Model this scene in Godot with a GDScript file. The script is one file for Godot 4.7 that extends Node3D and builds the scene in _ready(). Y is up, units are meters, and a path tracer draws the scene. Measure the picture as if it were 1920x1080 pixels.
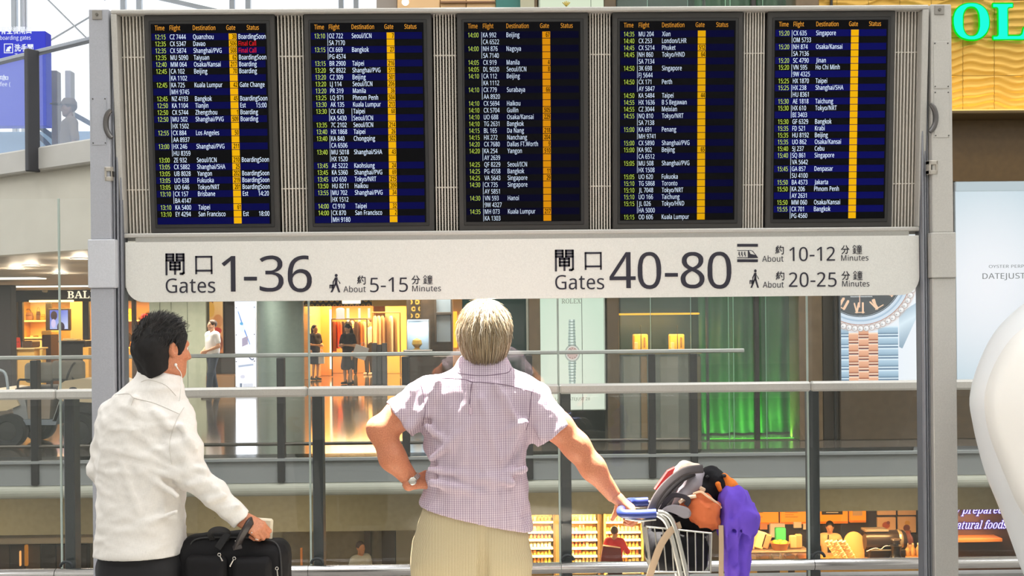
extends Node3D
# An airport hall: departures board over a walkway sign, two travellers seen from behind, shops across a void.
# y is up, metres; the camera stands at (0, 1.7, 0) and looks along -z.

const FOCAL := 2000.0          # focal length in pixels of a 1920 x 1080 frame
const CENTRE := Vector2(960, 598)   # where the horizontal view axis meets the frame
const EYE := Vector3(0, 1.7, 0)
const YAW := -0.0136
const ROLL := -0.0098

# ---------------------------------------------------------------- mesh collector
class G:
	var v := PackedVector3Array()
	var n := PackedVector3Array()
	var uv := PackedVector2Array()
	var ix := PackedInt32Array()
	var c := PackedColorArray()
	var made: ArrayMesh = null

	func vert(p: Vector3, nn: Vector3, t := Vector2.ZERO) -> int:
		v.append(p); n.append(nn); uv.append(t)
		return v.size() - 1

	# flat polygon, turned so that it faces `out`
	func poly(pts: Array, out: Vector3) -> void:
		var nn: Vector3 = (pts[1] - pts[0]).cross(pts[2] - pts[0])
		if nn.length_squared() < 1e-16 and pts.size() > 3:
			nn = (pts[2] - pts[0]).cross(pts[3] - pts[0])
		nn = nn.normalized()
		var flip := nn.dot(out) < 0.0
		if flip: nn = -nn
		var b := v.size()
		for p in pts: vert(p, nn)
		for i in range(1, pts.size() - 1):
			if flip:
				ix.append_array([b, b + i, b + i + 1])
			else:
				ix.append_array([b, b + i + 1, b + i])

	# quad a b c d with picture coordinates: a lower left, b lower right, c upper right, d upper left seen from the front
	func card(a: Vector3, b: Vector3, cc: Vector3, d: Vector3, u0 := 0.0, v0 := 0.0, u1 := 1.0, v1 := 1.0) -> void:
		var nn := (b - a).cross(d - a).normalized()
		var s := v.size()
		vert(a, nn, Vector2(u0, v1)); vert(b, nn, Vector2(u1, v1)); vert(cc, nn, Vector2(u1, v0)); vert(d, nn, Vector2(u0, v0))
		ix.append_array([s, s + 2, s + 1, s, s + 3, s + 2])

	func box(at: Vector3, size: Vector3, bev := 0.0, bs := Basis()) -> void:
		var h := size / 2.0
		bev = minf(bev, minf(h.x, minf(h.y, h.z)) * 0.9)
		for a in 3:
			var e := [(a + 1) % 3, (a + 2) % 3]
			for s in [-1.0, 1.0]:
				var pts := []
				for q in [[-1, -1], [1, -1], [1, 1], [-1, 1]]:
					var p := Vector3.ZERO
					p[a] = s * h[a]
					p[e[0]] = q[0] * (h[e[0]] - bev)
					p[e[1]] = q[1] * (h[e[1]] - bev)
					pts.append(at + bs * p)
				var o := Vector3.ZERO
				o[a] = s
				poly(pts, bs * o)
		if bev <= 0.0: return
		for a in 3:
			var b2 := (a + 1) % 3
			var c2 := (a + 2) % 3
			for sa in [-1.0, 1.0]:
				for sb in [-1.0, 1.0]:
					var pts := []
					for q in [[0, -1.0], [0, 1.0], [1, 1.0], [1, -1.0]]:
						var p := Vector3.ZERO
						p[a] = sa * (h[a] - (bev if q[0] == 1 else 0.0))
						p[b2] = sb * (h[b2] - (bev if q[0] == 0 else 0.0))
						p[c2] = q[1] * (h[c2] - bev)
						pts.append(at + bs * p)
					var o := Vector3.ZERO
					o[a] = sa; o[b2] = sb
					poly(pts, bs * o)
		for sx in [-1.0, 1.0]:
			for sy in [-1.0, 1.0]:
				for sz in [-1.0, 1.0]:
					var s := Vector3(sx, sy, sz)
					var pts := []
					for a in 3:
						var p := s * (h - Vector3.ONE * bev)
						p[a] = s[a] * h[a]
						pts.append(at + bs * p)
					poly(pts, bs * s)

	func box2(lo: Vector3, hi: Vector3, bev := 0.0) -> void:
		box((lo + hi) / 2.0, (hi - lo).abs(), bev)

	# a tube along points; r is a number or one number per point; flat squashes it along `up`
	func tube(pts: Array, r, sides := 8, caps := true) -> void:
		var t0: Vector3 = (pts[1] - pts[0]).normalized()
		var up := Vector3.UP if absf(t0.y) < 0.9 else Vector3.RIGHT
		var x := t0.cross(up).normalized()
		var start := v.size()
		var m := pts.size()
		for i in m:
			var t: Vector3 = (pts[mini(i + 1, m - 1)] - pts[maxi(i - 1, 0)]).normalized()
			x = (x - t * x.dot(t)).normalized()
			var y := t.cross(x)
			var rr: float = r[i] if r is Array else r
			for k in sides:
				var a := TAU * k / sides
				var d := x * cos(a) + y * sin(a)
				vert(pts[i] + d * rr, d, Vector2(float(k) / sides, float(i) / m))
		for i in m - 1:
			for k in sides:
				var a := start + i * sides + k
				var b := start + i * sides + (k + 1) % sides
				ix.append_array([a, b + sides, b, a, a + sides, b + sides])
		if caps:
			for e in [0, m - 1]:
				var ring := []
				for k in sides: ring.append(v[start + e * sides + k])
				poly(ring, (pts[0] - pts[1]) if e == 0 else (pts[m - 1] - pts[m - 2]))

	# profile of (radius, height) turned about the y axis of xf
	func lathe(pr: Array, segs: int, xf := Transform3D(), sweep := TAU) -> void:
		var m := pr.size()
		var nm := []
		for i in m - 1:
			var d: Vector2 = pr[i + 1] - pr[i]
			nm.append(Vector2(d.y, -d.x).normalized())
		for i in m - 1:
			var n0: Vector2 = nm[i]
			var n1: Vector2 = nm[i]
			if i > 0 and nm[i - 1].dot(nm[i]) > 0.7: n0 = (nm[i - 1] + nm[i]).normalized()
			if i < m - 2 and nm[i + 1].dot(nm[i]) > 0.7: n1 = (nm[i + 1] + nm[i]).normalized()
			var s := v.size()
			for k in segs + 1:
				var a := sweep * k / segs
				var ca := cos(a)
				var sa := sin(a)
				vert(xf * Vector3(pr[i].x * ca, pr[i].y, pr[i].x * sa), (xf.basis * Vector3(n0.x * ca, n0.y, n0.x * sa)).normalized(), Vector2(float(k) / segs, 0))
				vert(xf * Vector3(pr[i + 1].x * ca, pr[i + 1].y, pr[i + 1].x * sa), (xf.basis * Vector3(n1.x * ca, n1.y, n1.x * sa)).normalized(), Vector2(float(k) / segs, 1))
			for k in segs:
				var q := s + k * 2
				ix.append_array([q, q + 2, q + 1, q + 1, q + 2, q + 3])

	# outline in the xy plane of xf, from z = 0 back to z = -depth
	func slab(outline: PackedVector2Array, depth: float, xf := Transform3D()) -> void:
		var tr := Geometry2D.triangulate_polygon(outline)
		if Geometry2D.is_polygon_clockwise(outline): outline.reverse(); tr = Geometry2D.triangulate_polygon(outline)
		for side in [0, 1]:
			var s := v.size()
			var nn := (xf.basis * (Vector3.BACK if side == 0 else Vector3.FORWARD)).normalized()
			for p in outline: vert(xf * Vector3(p.x, p.y, 0.0 if side == 0 else -depth), nn, p)
			for i in range(0, tr.size(), 3):
				var a := outline[tr[i]]; var b := outline[tr[i + 1]]; var d := outline[tr[i + 2]]
				var ccw := (b - a).cross(d - a) > 0.0
				if ccw == (side == 0): ix.append_array([s + tr[i], s + tr[i + 2], s + tr[i + 1]])
				else: ix.append_array([s + tr[i], s + tr[i + 1], s + tr[i + 2]])
		if depth <= 0.0: return
		for i in outline.size():
			var a := outline[i]
			var b := outline[(i + 1) % outline.size()]
			var o := b - a
			poly([xf * Vector3(a.x, a.y, 0), xf * Vector3(b.x, b.y, 0), xf * Vector3(b.x, b.y, -depth), xf * Vector3(a.x, a.y, -depth)], xf.basis * Vector3(o.y, -o.x, 0))

	# smooth skin over rings of equal length
	func loft(rings: Array, closed := true, caps := false) -> void:
		var m: int = rings[0].size()
		var s := v.size()
		var k := rings.size()
		for i in k:
			for j in m:
				vert(rings[i][j], Vector3.ZERO, Vector2(float(j) / m, float(i) / k))
		var f := ix.size()
		for i in k - 1:
			for j in (m if closed else m - 1):
				var a := s + i * m + j
				var b := s + i * m + (j + 1) % m
				ix.append_array([a, b, b + m, a, b + m, a + m])
		# which way is out: away from the middle of the rings
		var flip := 0.0
		if closed:
			for i in range(0, k - 1):
				var mid := Vector3.ZERO
				for j in m: mid += rings[i][j]
				mid /= m
				for j in range(0, m, maxi(1, m / 6)):
					var a: Vector3 = rings[i][j]
					var nn: Vector3 = (rings[i + 1][j] - a).cross(rings[i][(j + 1) % m] - a)
					flip += nn.dot(a - mid)
		if flip < 0.0:
			for q in range(f, ix.size(), 3):
				var t := ix[q + 1]; ix[q + 1] = ix[q + 2]; ix[q + 2] = t
		smooth(s, f)
		if caps and closed:
			for e in [0, k - 1]:
				var o := 1 if e == 0 else k - 2
				var mid := Vector3.ZERO
				var mid2 := Vector3.ZERO
				for j in m: mid += rings[e][j]; mid2 += rings[o][j]
				var pts := []
				for j in m: pts.append(rings[e][j])
				if (mid - mid2).length() > 1e-5: poly(pts, mid - mid2)

	# smooth normals for vertices from s on, from faces from f on
	func smooth(s: int, f: int) -> void:
		for q in range(f, ix.size(), 3):
			var a := v[ix[q]]; var b := v[ix[q + 1]]; var d := v[ix[q + 2]]
			var nn := (d - a).cross(b - a)
			n[ix[q]] += nn; n[ix[q + 1]] += nn; n[ix[q + 2]] += nn
		for i in range(s, v.size()): n[i] = n[i].normalized()

	func add(m: Mesh, xf: Transform3D) -> void:
		for k in m.get_surface_count():
			var a := m.surface_get_arrays(k)
			if a.is_empty() or a[Mesh.ARRAY_VERTEX] == null: continue
			var s := v.size()
			var av: PackedVector3Array = a[Mesh.ARRAY_VERTEX]
			var an: PackedVector3Array = a[Mesh.ARRAY_NORMAL]
			for i in av.size(): vert(xf * av[i], (xf.basis * an[i]).normalized())
			for i in a[Mesh.ARRAY_INDEX]: ix.append(s + i)

	func join(o: G) -> void:
		var s := v.size()
		v.append_array(o.v); n.append_array(o.n); uv.append_array(o.uv); c.append_array(o.c)
		for i in o.ix: ix.append(s + i)

	func mesh() -> ArrayMesh:
		if made == null:
			var a := []
			a.resize(Mesh.ARRAY_MAX)
			a[Mesh.ARRAY_VERTEX] = v; a[Mesh.ARRAY_NORMAL] = n; a[Mesh.ARRAY_TEX_UV] = uv; a[Mesh.ARRAY_INDEX] = ix
			if c.size() == v.size() and c.size() > 0: a[Mesh.ARRAY_COLOR] = c
			made = ArrayMesh.new()
			made.add_surface_from_arrays(Mesh.PRIMITIVE_TRIANGLES, a)
		return made

# ---------------------------------------------------------------- distance fields, for bodies and soft things
class Prim:
	var t := 0
	var op := 1
	var k := 0.02
	var a := Vector3.ZERO      # start, or centre
	var ba := Vector3.ZERO
	var l := 1.0
	var ra := 0.0
	var dr := 0.0
	var r := Vector3.ONE       # half axes
	var inv := Basis()
	var cen := PackedVector3Array()
	var hw := PackedFloat32Array()
	var hd := PackedFloat32Array()
	var pw := 2.4
	func d(p: Vector3) -> float:
		if t == 0:
			var pa := p - a
			var h := clampf(pa.dot(ba) / l, 0.0, 1.0)
			return (pa - ba * h).length() - ra - dr * h
		if t == 1:
			var qr := (inv * (p - a)) / r
			var k0 := qr.length()
			return k0 * (k0 - 1.0) / maxf((qr / r).length(), 1e-6)
		if t == 2:
			var i := 0
			var m := cen.size()
			while i < m - 2 and p.y > cen[i + 1].y: i += 1
			var y0 := cen[i].y
			var f := clampf((p.y - y0) / (cen[i + 1].y - y0), 0.0, 1.0)
			var ce := cen[i].lerp(cen[i + 1], f)
			var wa := lerpf(hw[i], hw[i + 1], f)
			var wb := lerpf(hd[i], hd[i + 1], f)
			var rr := pow(pow(absf(p.x - ce.x) / wa, pw) + pow(absf(p.z - ce.z) / wb, pw), 1.0 / pw)
			return maxf((rr - 1.0) * minf(wa, wb), maxf(cen[0].y - p.y, p.y - cen[m - 1].y))
		var q := (inv * (p - a)).abs() - r
		return q.max(Vector3.ZERO).length() + minf(maxf(q.x, maxf(q.y, q.z)), 0.0) - ra

class Field:
	var prims: Array[Prim] = []
	var cuts := []             # [point, normal]: keeps the side away from the normal
	var noise: FastNoiseLite = null
	var noise_amp := 0.0
	var crease: FastNoiseLite = null     # second, sharper noise, laid along `crease_map`
	var crease_amp := 0.0
	var crease_map := Basis()
	var lo := Vector3(1e9, 1e9, 1e9)
	var hi := Vector3(-1e9, -1e9, -1e9)

	func grow(p: Vector3, r: float) -> void:
		lo = lo.min(p - Vector3.ONE * r); hi = hi.max(p + Vector3.ONE * r)

	func limb(a: Vector3, b: Vector3, ra: float, rb: float, k := 0.02, op := 1) -> void:
		var q := Prim.new()
		q.a = a; q.ba = b - a; q.l = maxf((b - a).length_squared(), 1e-9); q.ra = ra; q.dr = rb - ra; q.k = k; q.op = op
		prims.append(q)
		if op == 1: grow(a, ra); grow(b, rb)

	func chain(pts: Array, rs: Array, k := 0.02) -> void:
		for i in pts.size() - 1: limb(pts[i], pts[i + 1], rs[i], rs[i + 1], k)

	func egg(at: Vector3, r: Vector3, bs := Basis(), k := 0.02, op := 1) -> void:
		var q := Prim.new()
		q.t = 1; q.a = at; q.r = r; q.inv = bs.transposed(); q.k = k; q.op = op
		prims.append(q)
		if op == 1: grow(at, maxf(r.x, maxf(r.y, r.z)))

	# stack of sections: [centre, half width, half depth], from low to high
	func stack(sec: Array, _turn := 0.0, k := 0.03, pw := 2.4) -> void:
		var q := Prim.new()
		q.t = 2; q.k = k; q.pw = pw
		for s in sec:
			q.cen.append(s[0]); q.hw.append(s[1]); q.hd.append(s[2])
			grow(s[0], maxf(s[1], s[2]))
		prims.append(q)

	func block(at: Vector3, h: Vector3, rr: float, bs := Basis(), k := 0.02, op := 1) -> void:
		var q := Prim.new()
		q.t = 3; q.a = at; q.r = h - Vector3.ONE * rr; q.ra = rr; q.inv = bs.transposed(); q.k = k; q.op = op
		prims.append(q)
		if op == 1: grow(at, h.length())

	func at(p: Vector3, list: Array[Prim]) -> float:
		var r := 1e3
		for d in list:
			var e := d.d(p)
			var k := d.k
			if d.op == 1:
				var h := maxf(k - absf(r - e), 0.0) / k
				r = minf(r, e) - h * h * k * 0.25
			else:
				e = -e
				var h := maxf(k - absf(r - e), 0.0) / k
				r = maxf(r, e) + h * h * k * 0.25
		if noise: r += noise.get_noise_3dv(p) * noise_amp
		if crease: r -= crease.get_noise_3dv(crease_map * p) * crease_amp
		for q in cuts: r = maxf(r, (p - q[0]).dot(q[1]))
		return r

	func mesh(h: float) -> G:
		var g := G.new()
		var o := lo - Vector3.ONE * h * 3.0
		var sz := (hi - lo) / h
		var B := 4
		var nx := (int(ceil(sz.x) + 6) / B + 1) * B
		var ny := (int(ceil(sz.y) + 6) / B + 1) * B
		var nz := (int(ceil(sz.z) + 6) / B + 1) * B
		var sx := 1
		var sy := nx + 1
		var szz := (nx + 1) * (ny + 1)
		var val := PackedFloat32Array()
		val.resize(szz * (nz + 1))
		val.fill(1e9)
		var cell := PackedInt32Array()
		cell.resize(szz * (nz + 1))
		cell.fill(-1)
		var reach := B * h * 0.9
		var cells := PackedInt32Array()
		for bz in nz / B:
			for by in ny / B:
				for bx in nx / B:
					var mid := o + Vector3(bx + 0.5, by + 0.5, bz + 0.5) * (B * h)
					var list: Array[Prim] = []
					var dm := 1e3
					var ds := PackedFloat32Array()
					for d in prims:
						var e := d.d(mid)
						ds.append(e)
						if d.op == 1: dm = minf(dm, e)
					if dm > reach * 1.6 + 0.02: continue
					for i in prims.size():
						var d := prims[i]
						if d.op == 1:
							if ds[i] < dm + reach * 3.0 + d.k: list.append(d)
						elif ds[i] < reach * 2.0 + d.k: list.append(d)
					if absf(at(mid, list)) > reach * 2.2 + noise_amp + crease_amp: continue
					var x0 := bx * B
					var y0 := by * B
					var z0 := bz * B
					for k in B + 1:
						for j in B + 1:
							var row := (z0 + k) * szz + (y0 + j) * sy + x0
							for i in B + 1:
								if val[row + i] > 1e8:
									val[row + i] = at(o + Vector3(x0 + i, y0 + j, z0 + k) * h, list)
					for k in B:
						for j in B:
							for i in B:
								cells.append((z0 + k) * szz + (y0 + j) * sy + x0 + i)
		var cor := [0, 1, sy, sy + 1, szz, szz + 1, szz + sy, szz + sy + 1]
		var off := [Vector3(0, 0, 0), Vector3(1, 0, 0), Vector3(0, 1, 0), Vector3(1, 1, 0), Vector3(0, 0, 1), Vector3(1, 0, 1), Vector3(0, 1, 1), Vector3(1, 1, 1)]
		var edges := [[0, 1], [2, 3], [4, 5], [6, 7], [0, 2], [1, 3], [4, 6], [5, 7], [0, 4], [1, 5], [2, 6], [3, 7]]
		var live := PackedInt32Array()
		for q in cells:
			var neg := 0
			for t in 8:
				if val[q + cor[t]] < 0.0: neg += 1
			if neg == 0 or neg == 8: continue
			var sum := Vector3.ZERO
			var cnt := 0
			for e in edges:
				var a := val[q + cor[e[0]]]
				var b := val[q + cor[e[1]]]
				if (a < 0.0) != (b < 0.0):
					sum += off[e[0]].lerp(off[e[1]], a / (a - b))
					cnt += 1
			var iz := q / szz
			var iy := (q - iz * szz) / sy
			var ixx := q - iz * szz - iy * sy
			cell[q] = g.vert(o + (Vector3(ixx, iy, iz) + sum / cnt) * h, Vector3.ZERO)
			live.append(q)
		var ax := [[1, sy, szz], [sy, szz, 1], [szz, 1, sy]]
		for q in live:
			for a in ax:
				var va := val[q]
				var vb := val[q + a[0]]
				if (va < 0.0) == (vb < 0.0): continue
				var c0 := cell[q]
				var c1 := cell[q - a[1]]
				var c2 := cell[q - a[1] - a[2]]
				var c3 := cell[q - a[2]]
				if c1 < 0 or c2 < 0 or c3 < 0: continue
				if va < 0.0: g.ix.append_array([c0, c2, c1, c0, c3, c2])
				else: g.ix.append_array([c0, c1, c2, c0, c2, c3])
		g.smooth(0, 0)
		return g

# ---------------------------------------------------------------- nodes
var used := {}
func numbered(called: String) -> String:
	used[called] = used.get(called, -1) + 1
	return called if used[called] == 0 else "%s_%03d" % [called, used[called]]

func tag(o: Node, label := "", category := "", group := "", kind := "") -> void:
	if label: o.set_meta("label", label)
	if category: o.set_meta("category", category)
	if group: o.set_meta("group", group)
	if kind: o.set_meta("kind", kind)

func thing(called: String, label: String, category: String, at := Vector3.ZERO, group := "") -> Node3D:
	var o := Node3D.new()
	o.name = numbered(called)
	add_child(o)
	o.position = at
	tag(o, label, category, group)
	return o

# a part; its mesh is written in the scene's own coordinates unless `own` is set
func part(called: String, g, mt: Material, parent: Node3D, own := false) -> MeshInstance3D:
	var o := MeshInstance3D.new()
	o.mesh = g.mesh() if g is G else g
	o.material_override = mt
	o.name = called
	parent.add_child(o, true)
	if not own and parent != self and not parent is MeshInstance3D: o.position = -parent.position
	return o

func single(called: String, g, mt: Material, label: String, category: String, group := "") -> MeshInstance3D:
	var o := part(numbered(called), g, mt, self)
	tag(o, label, category, group)
	return o

func struct(called: String, g, mt: Material, parent: Node3D = self) -> MeshInstance3D:
	var o := part(numbered(called) if parent == self else called, g, mt, parent)
	if parent == self: tag(o, "", "", "", "structure")
	return o

# ---------------------------------------------------------------- materials
var mats := {}
func M(c: Color, rough := 0.6, metal := 0.0, spec := 0.5) -> StandardMaterial3D:
	var key := "%s %s %s %s" % [c.to_html(), rough, metal, spec]
	if not mats.has(key):
		var m := StandardMaterial3D.new()
		m.albedo_color = c; m.roughness = rough; m.metallic = metal; m.metallic_specular = spec
		mats[key] = m
	return mats[key]

func rgb(r: int, g: int, b: int) -> Color: return Color8(r, g, b)

func glow(c: Color, e: float) -> StandardMaterial3D:
	var key := "glow %s %s" % [c.to_html(), e]
	if not mats.has(key):
		var m := StandardMaterial3D.new()
		m.albedo_color = Color(0.02, 0.02, 0.02); m.roughness = 0.5; m.metallic_specular = 0.12
		m.emission_enabled = true; m.emission = c; m.emission_energy_multiplier = e
		mats[key] = m
	return mats[key]

func pane(tint := Color(1, 1, 1), a := 0.04, rough := 0.0) -> StandardMaterial3D:
	var key := "pane %s %s %s" % [tint.to_html(), a, rough]
	if not mats.has(key):
		var m := StandardMaterial3D.new()
		m.transparency = BaseMaterial3D.TRANSPARENCY_ALPHA
		m.albedo_color = Color(tint, a); m.roughness = rough
		mats[key] = m
	return mats[key]

func noise_tex(freq: float, ramp: Array, size := 512, seed_ := 1, kind := FastNoiseLite.TYPE_SIMPLEX_SMOOTH, oct := 4) -> NoiseTexture2D:
	var n := FastNoiseLite.new()
	n.noise_type = kind; n.frequency = freq; n.seed = seed_; n.fractal_octaves = oct
	var t := NoiseTexture2D.new()
	t.width = size; t.height = size; t.seamless = true; t.noise = n
	if ramp.size():
		var gr := Gradient.new()
		var cols := PackedColorArray()
		var offs := PackedFloat32Array()
		for i in ramp.size():
			cols.append(ramp[i]); offs.append(float(i) / (ramp.size() - 1))
		gr.colors = cols; gr.offsets = offs
		t.color_ramp = gr
	return t

# a material with a mottled colour, laid on by world position
func mottled(a: Color, b: Color, rough: float, metal := 0.0, scale := 1.0, freq := 0.02, seed_ := 1) -> StandardMaterial3D:
	var m := StandardMaterial3D.new()
	m.albedo_texture = noise_tex(freq, [a, b], 256, seed_)
	m.roughness = rough; m.metallic = metal
	m.uv1_triplanar = true; m.uv1_world_triplanar = true
	m.uv1_scale = Vector3.ONE * scale
	return m

# ---------------------------------------------------------------- picture frame to place
var eye_basis := Basis.from_euler(Vector3(0, YAW, ROLL))
func ray(px: float, py: float) -> Vector3:
	return eye_basis * Vector3((px - CENTRE.x) / FOCAL, -(py - CENTRE.y) / FOCAL, -1)

# the point of the upright plane z = -d that the picture shows at px, py
func P(px: float, py: float, d: float) -> Vector3:
	var r := ray(px, py)
	return EYE + r * (d / -r.z)

func X(px: float, py: float, d: float) -> float: return P(px, py, d).x
func Y(px: float, py: float, d: float) -> float: return P(px, py, d).y

# ---------------------------------------------------------------- lettering
var fonts := {}
func font(family := "Droid Sans", weight := 400) -> SystemFont:
	var key := "%s %d" % [family, weight]
	if not fonts.has(key):
		var f := SystemFont.new()
		f.font_names = PackedStringArray([family]); f.font_weight = weight
		fonts[key] = f
	return fonts[key]

var glyphs := {}
# mesh of one line, 1 unit = the em, starting at x = 0 on the baseline
func line_mesh(s: String, f: SystemFont) -> Array:
	var key := s + str(f.get_instance_id())
	if not glyphs.has(key):
		var t := TextMesh.new()
		t.text = s; t.font = f; t.font_size = 64; t.pixel_size = 1.0 / 64.0; t.depth = 0.0; t.curve_step = 1.5
		t.horizontal_alignment = HORIZONTAL_ALIGNMENT_LEFT
		t.vertical_alignment = VERTICAL_ALIGNMENT_BOTTOM
		var box := t.get_aabb()
		glyphs[key] = [t, box]
	return glyphs[key]

# writes s with its left end (align 0), middle (0.5) or right end (1) at p; cap is the height of capitals; wide stretches
func write(g: G, s: String, p: Vector3, cap: float, wide := 1.0, align := 0.0, bs := Basis(), f: SystemFont = null) -> void:
	if f == null: f = font()
	var lm := line_mesh(s, f)
	var box: AABB = lm[1]
	var e := cap / 0.714
	var cap_box: AABB = line_mesh("H", f)[1]
	var x0: float = box.position.x + box.size.x * align
	g.add(lm[0], Transform3D(bs * Basis.from_scale(Vector3(e * wide, e, 1)), p - bs * Vector3(x0 * e * wide, base_of(f) * e, 0)))

var bases := {}
func base_of(f: SystemFont) -> float:
	if not bases.has(f): bases[f] = line_mesh("H", f)[1].position.y
	return bases[f]

# a character drawn with strokes in a 100 x 100 square, y down; s is its side, w the stroke width
func strokes(g: G, list: Array, p: Vector3, s: float, w: float, bs := Basis()) -> void:
	for st in list:
		for i in st.size() / 2 - 1:
			var a := Vector2(st[i * 2], -st[i * 2 + 1]) * s / 100.0
			var b := Vector2(st[i * 2 + 2], -st[i * 2 + 3]) * s / 100.0
			var d := (b - a).normalized() * w / 2.0
			var q := Vector2(-d.y, d.x)
			a -= d * 0.8; b += d * 0.8
			var cs := []
			for c in [a + q, a - q, b - q, b + q]: cs.append(p + bs * Vector3(c.x, c.y, 0))
			g.poly(cs, bs * Vector3.BACK)

const GLYPH := {
	"gate": [[8,8,8,96], [8,8,42,8,42,34,8,34], [8,21,42,21], [92,8,58,8,58,34,92,34], [92,21,58,21], [92,8,92,90,86,94,76,94], [27,44,73,44,73,74,27,74,27,44], [27,59,73,59], [50,44,50,94]],
	"mouth": [[14,18,14,90], [14,18,86,18,86,90], [14,78,86,78]],
	"about": [[34,4,12,28,30,32], [40,18,10,50,44,46], [16,62,8,84], [26,60,28,80], [38,58,44,74], [62,4,50,34], [56,20,92,20,92,80,86,92,74,90], [60,44,70,60]],
	"part": [[38,8,28,28,8,48], [62,8,72,28,92,48], [24,46,76,46,72,84,66,92,52,90], [48,46,40,72,16,94]],
	"bell": [[22,4,4,26], [22,4,40,22], [12,34,34,34], [6,50,40,50], [22,34,22,88], [4,90,42,86], [10,62,14,78], [36,60,30,78], [72,2,72,10], [50,12,96,12], [60,16,64,24], [86,16,82,24], [48,28,98,28], [54,38,92,38,92,66,54,66,54,38], [54,52,92,52], [73,28,73,92], [52,78,94,78], [46,94,98,94]],
	"have": [[6,20,94,20], [46,2,36,34,8,62], [32,42,32,98], [32,42,78,42,78,94,66,94], [32,58,78,58], [32,74,78,74]],
	"climb": [[10,10,36,10,30,30,6,46], [14,18,26,26], [64,4,72,22,96,44], [60,16,80,6], [78,28,92,16], [34,38,66,38], [30,50,70,50,70,68,30,68,30,50], [38,76,44,86], [62,76,56,86], [8,94,92,94]],
	"machine": [[4,26,34,26], [20,2,20,98], [18,34,4,66], [22,36,34,52], [50,4,40,22,52,24,42,40], [66,2,66,60,84,96], [80,4,72,20,86,22,76,38], [36,50,96,50], [46,56,42,94], [46,70,58,78], [88,58,66,92]],
	"wash": [[8,8,18,18], [4,34,14,42], [16,64,6,96], [38,8,30,32], [34,24,88,24], [62,2,62,48], [26,48,96,48], [48,48,44,74,26,96], [68,48,68,90,96,90,96,78]],
	"hand": [[70,6,20,16], [12,38,88,38], [4,62,96,62], [50,12,50,92,34,92]],
	"room": [[8,8,8,96], [8,8,42,8,42,34,8,34], [8,21,42,21], [92,8,58,8,58,34,92,34], [92,21,58,21], [92,8,92,94,80,94], [32,46,68,46,68,84,32,84,32,46], [32,65,68,65]],
	"coffee": [[8,26,28,26,28,70,8,70,8,26], [40,30,60,30,56,84,48,86], [48,8,46,50,36,88], [70,34,94,34,94,78,70,78,70,34]],
}

# ================================================================ the scene
func _ready() -> void:
	# ---- camera
	var cam := Camera3D.new()
	cam.name = "camera"
	add_child(cam)
	cam.projection = Camera3D.PROJECTION_FRUSTUM
	cam.near = 0.1
	cam.far = 200.0
	cam.size = 2.0 * 540.0 / FOCAL * 0.1
	cam.frustum_offset = Vector2(0, (CENTRE.y - 540.0) / FOCAL * 0.1)
	cam.position = EYE
	cam.basis = eye_basis
	cam.current = true
	# ---- sky and exposure
	var env := Environment.new()
	env.background_mode = Environment.BG_COLOR
	env.background_color = Color(0.97, 0.985, 1.0)
	env.background_energy_multiplier = 1.6
	env.tonemap_mode = Environment.TONE_MAPPER_LINEAR
	env.tonemap_exposure = 1.0
	env.sdfgi_enabled = true
	env.ssao_enabled = true
	env.ssil_enabled = true
	var we := WorldEnvironment.new()
	we.name = "surroundings"
	we.environment = env
	add_child(we)
	hall_lights()
	hall()
	upper_deck()
	far_shops_left()
	clothes_store()
	watch_store()
	lower_level()
	far_railing()
	electric_cart()
	near_railing()
	board()
	sign_panel()
	pod()
	old_man()
	young_man()
	luggage()
	trolley()

# ---------------------------------------------------------------- lights of the hall
func area(called: String, at: Vector3, size: Vector2, energy: float, c := Color.WHITE, aim := Vector3.DOWN) -> void:
	var l := AreaLight3D.new()
	l.name = called
	l.area_size = size
	l.area_normalize_energy = true
	l.light_energy = energy
	l.light_color = c
	l.area_range = 60.0
	l.shadow_enabled = true
	add_child(l, true)
	l.look_at_from_position(at, at + aim, Vector3.BACK if absf(aim.y) > 0.9 else Vector3.UP)

# a flat ceiling lamp: glowing diffuser in a housing, and the light it gives
func lamp_panel(at: Vector3, size: Vector2, energy: float, c: Color, label: String) -> void:
	var t := thing("ceiling_lamp", label, "light", at)
	var g := G.new(); g.box(Vector3(0, -0.012, 0), Vector3(size.x, 0.02, size.y), 0.004); part("light_diffuser", g, glow(c, 1.4), t, true)
	g = G.new(); g.box(Vector3(0, 0.012, 0), Vector3(size.x + 0.06, 0.028, size.y + 0.06), 0.004); part("light_housing", g, M(rgb(214, 206, 192), 0.5), t, true)
	area("ceiling_lamp_light", at + Vector3(0, -0.03, 0), size, energy, c)

func omni(at: Vector3, energy: float, c := Color.WHITE, size := 0.1) -> void:
	var l := OmniLight3D.new()
	l.name = "lamp_light"
	l.light_energy = energy; l.light_color = c; l.light_size = size
	l.omni_range = 40.0; l.omni_attenuation = 2.0; l.shadow_enabled = true
	add_child(l, true)
	l.position = at

const CEILING := 14.5
func hall_lights() -> void:
	for x in [-13.5, -4.5, 4.5, 13.5]:
		for z in [4.5, -3.5, -11.5]:
			area("ceiling_panel_light", Vector3(x, CEILING - 0.16, z), Vector2(4.6, 3.2), 36.0, Color(0.98, 0.99, 1.0))
	var s := SpotLight3D.new()
	s.name = "spotlight_beam"
	s.spot_angle = 3.6
	s.spot_angle_attenuation = 0.5
	s.light_energy = 3200.0
	s.light_color = Color(1.0, 0.97, 0.92)
	s.light_size = 0.07
	s.spot_range = 40.0; s.spot_attenuation = 2.0; s.shadow_enabled = true
	add_child(s)
	s.look_at_from_position(SPOT_AT, SPOT_TO, Vector3.BACK)

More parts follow.
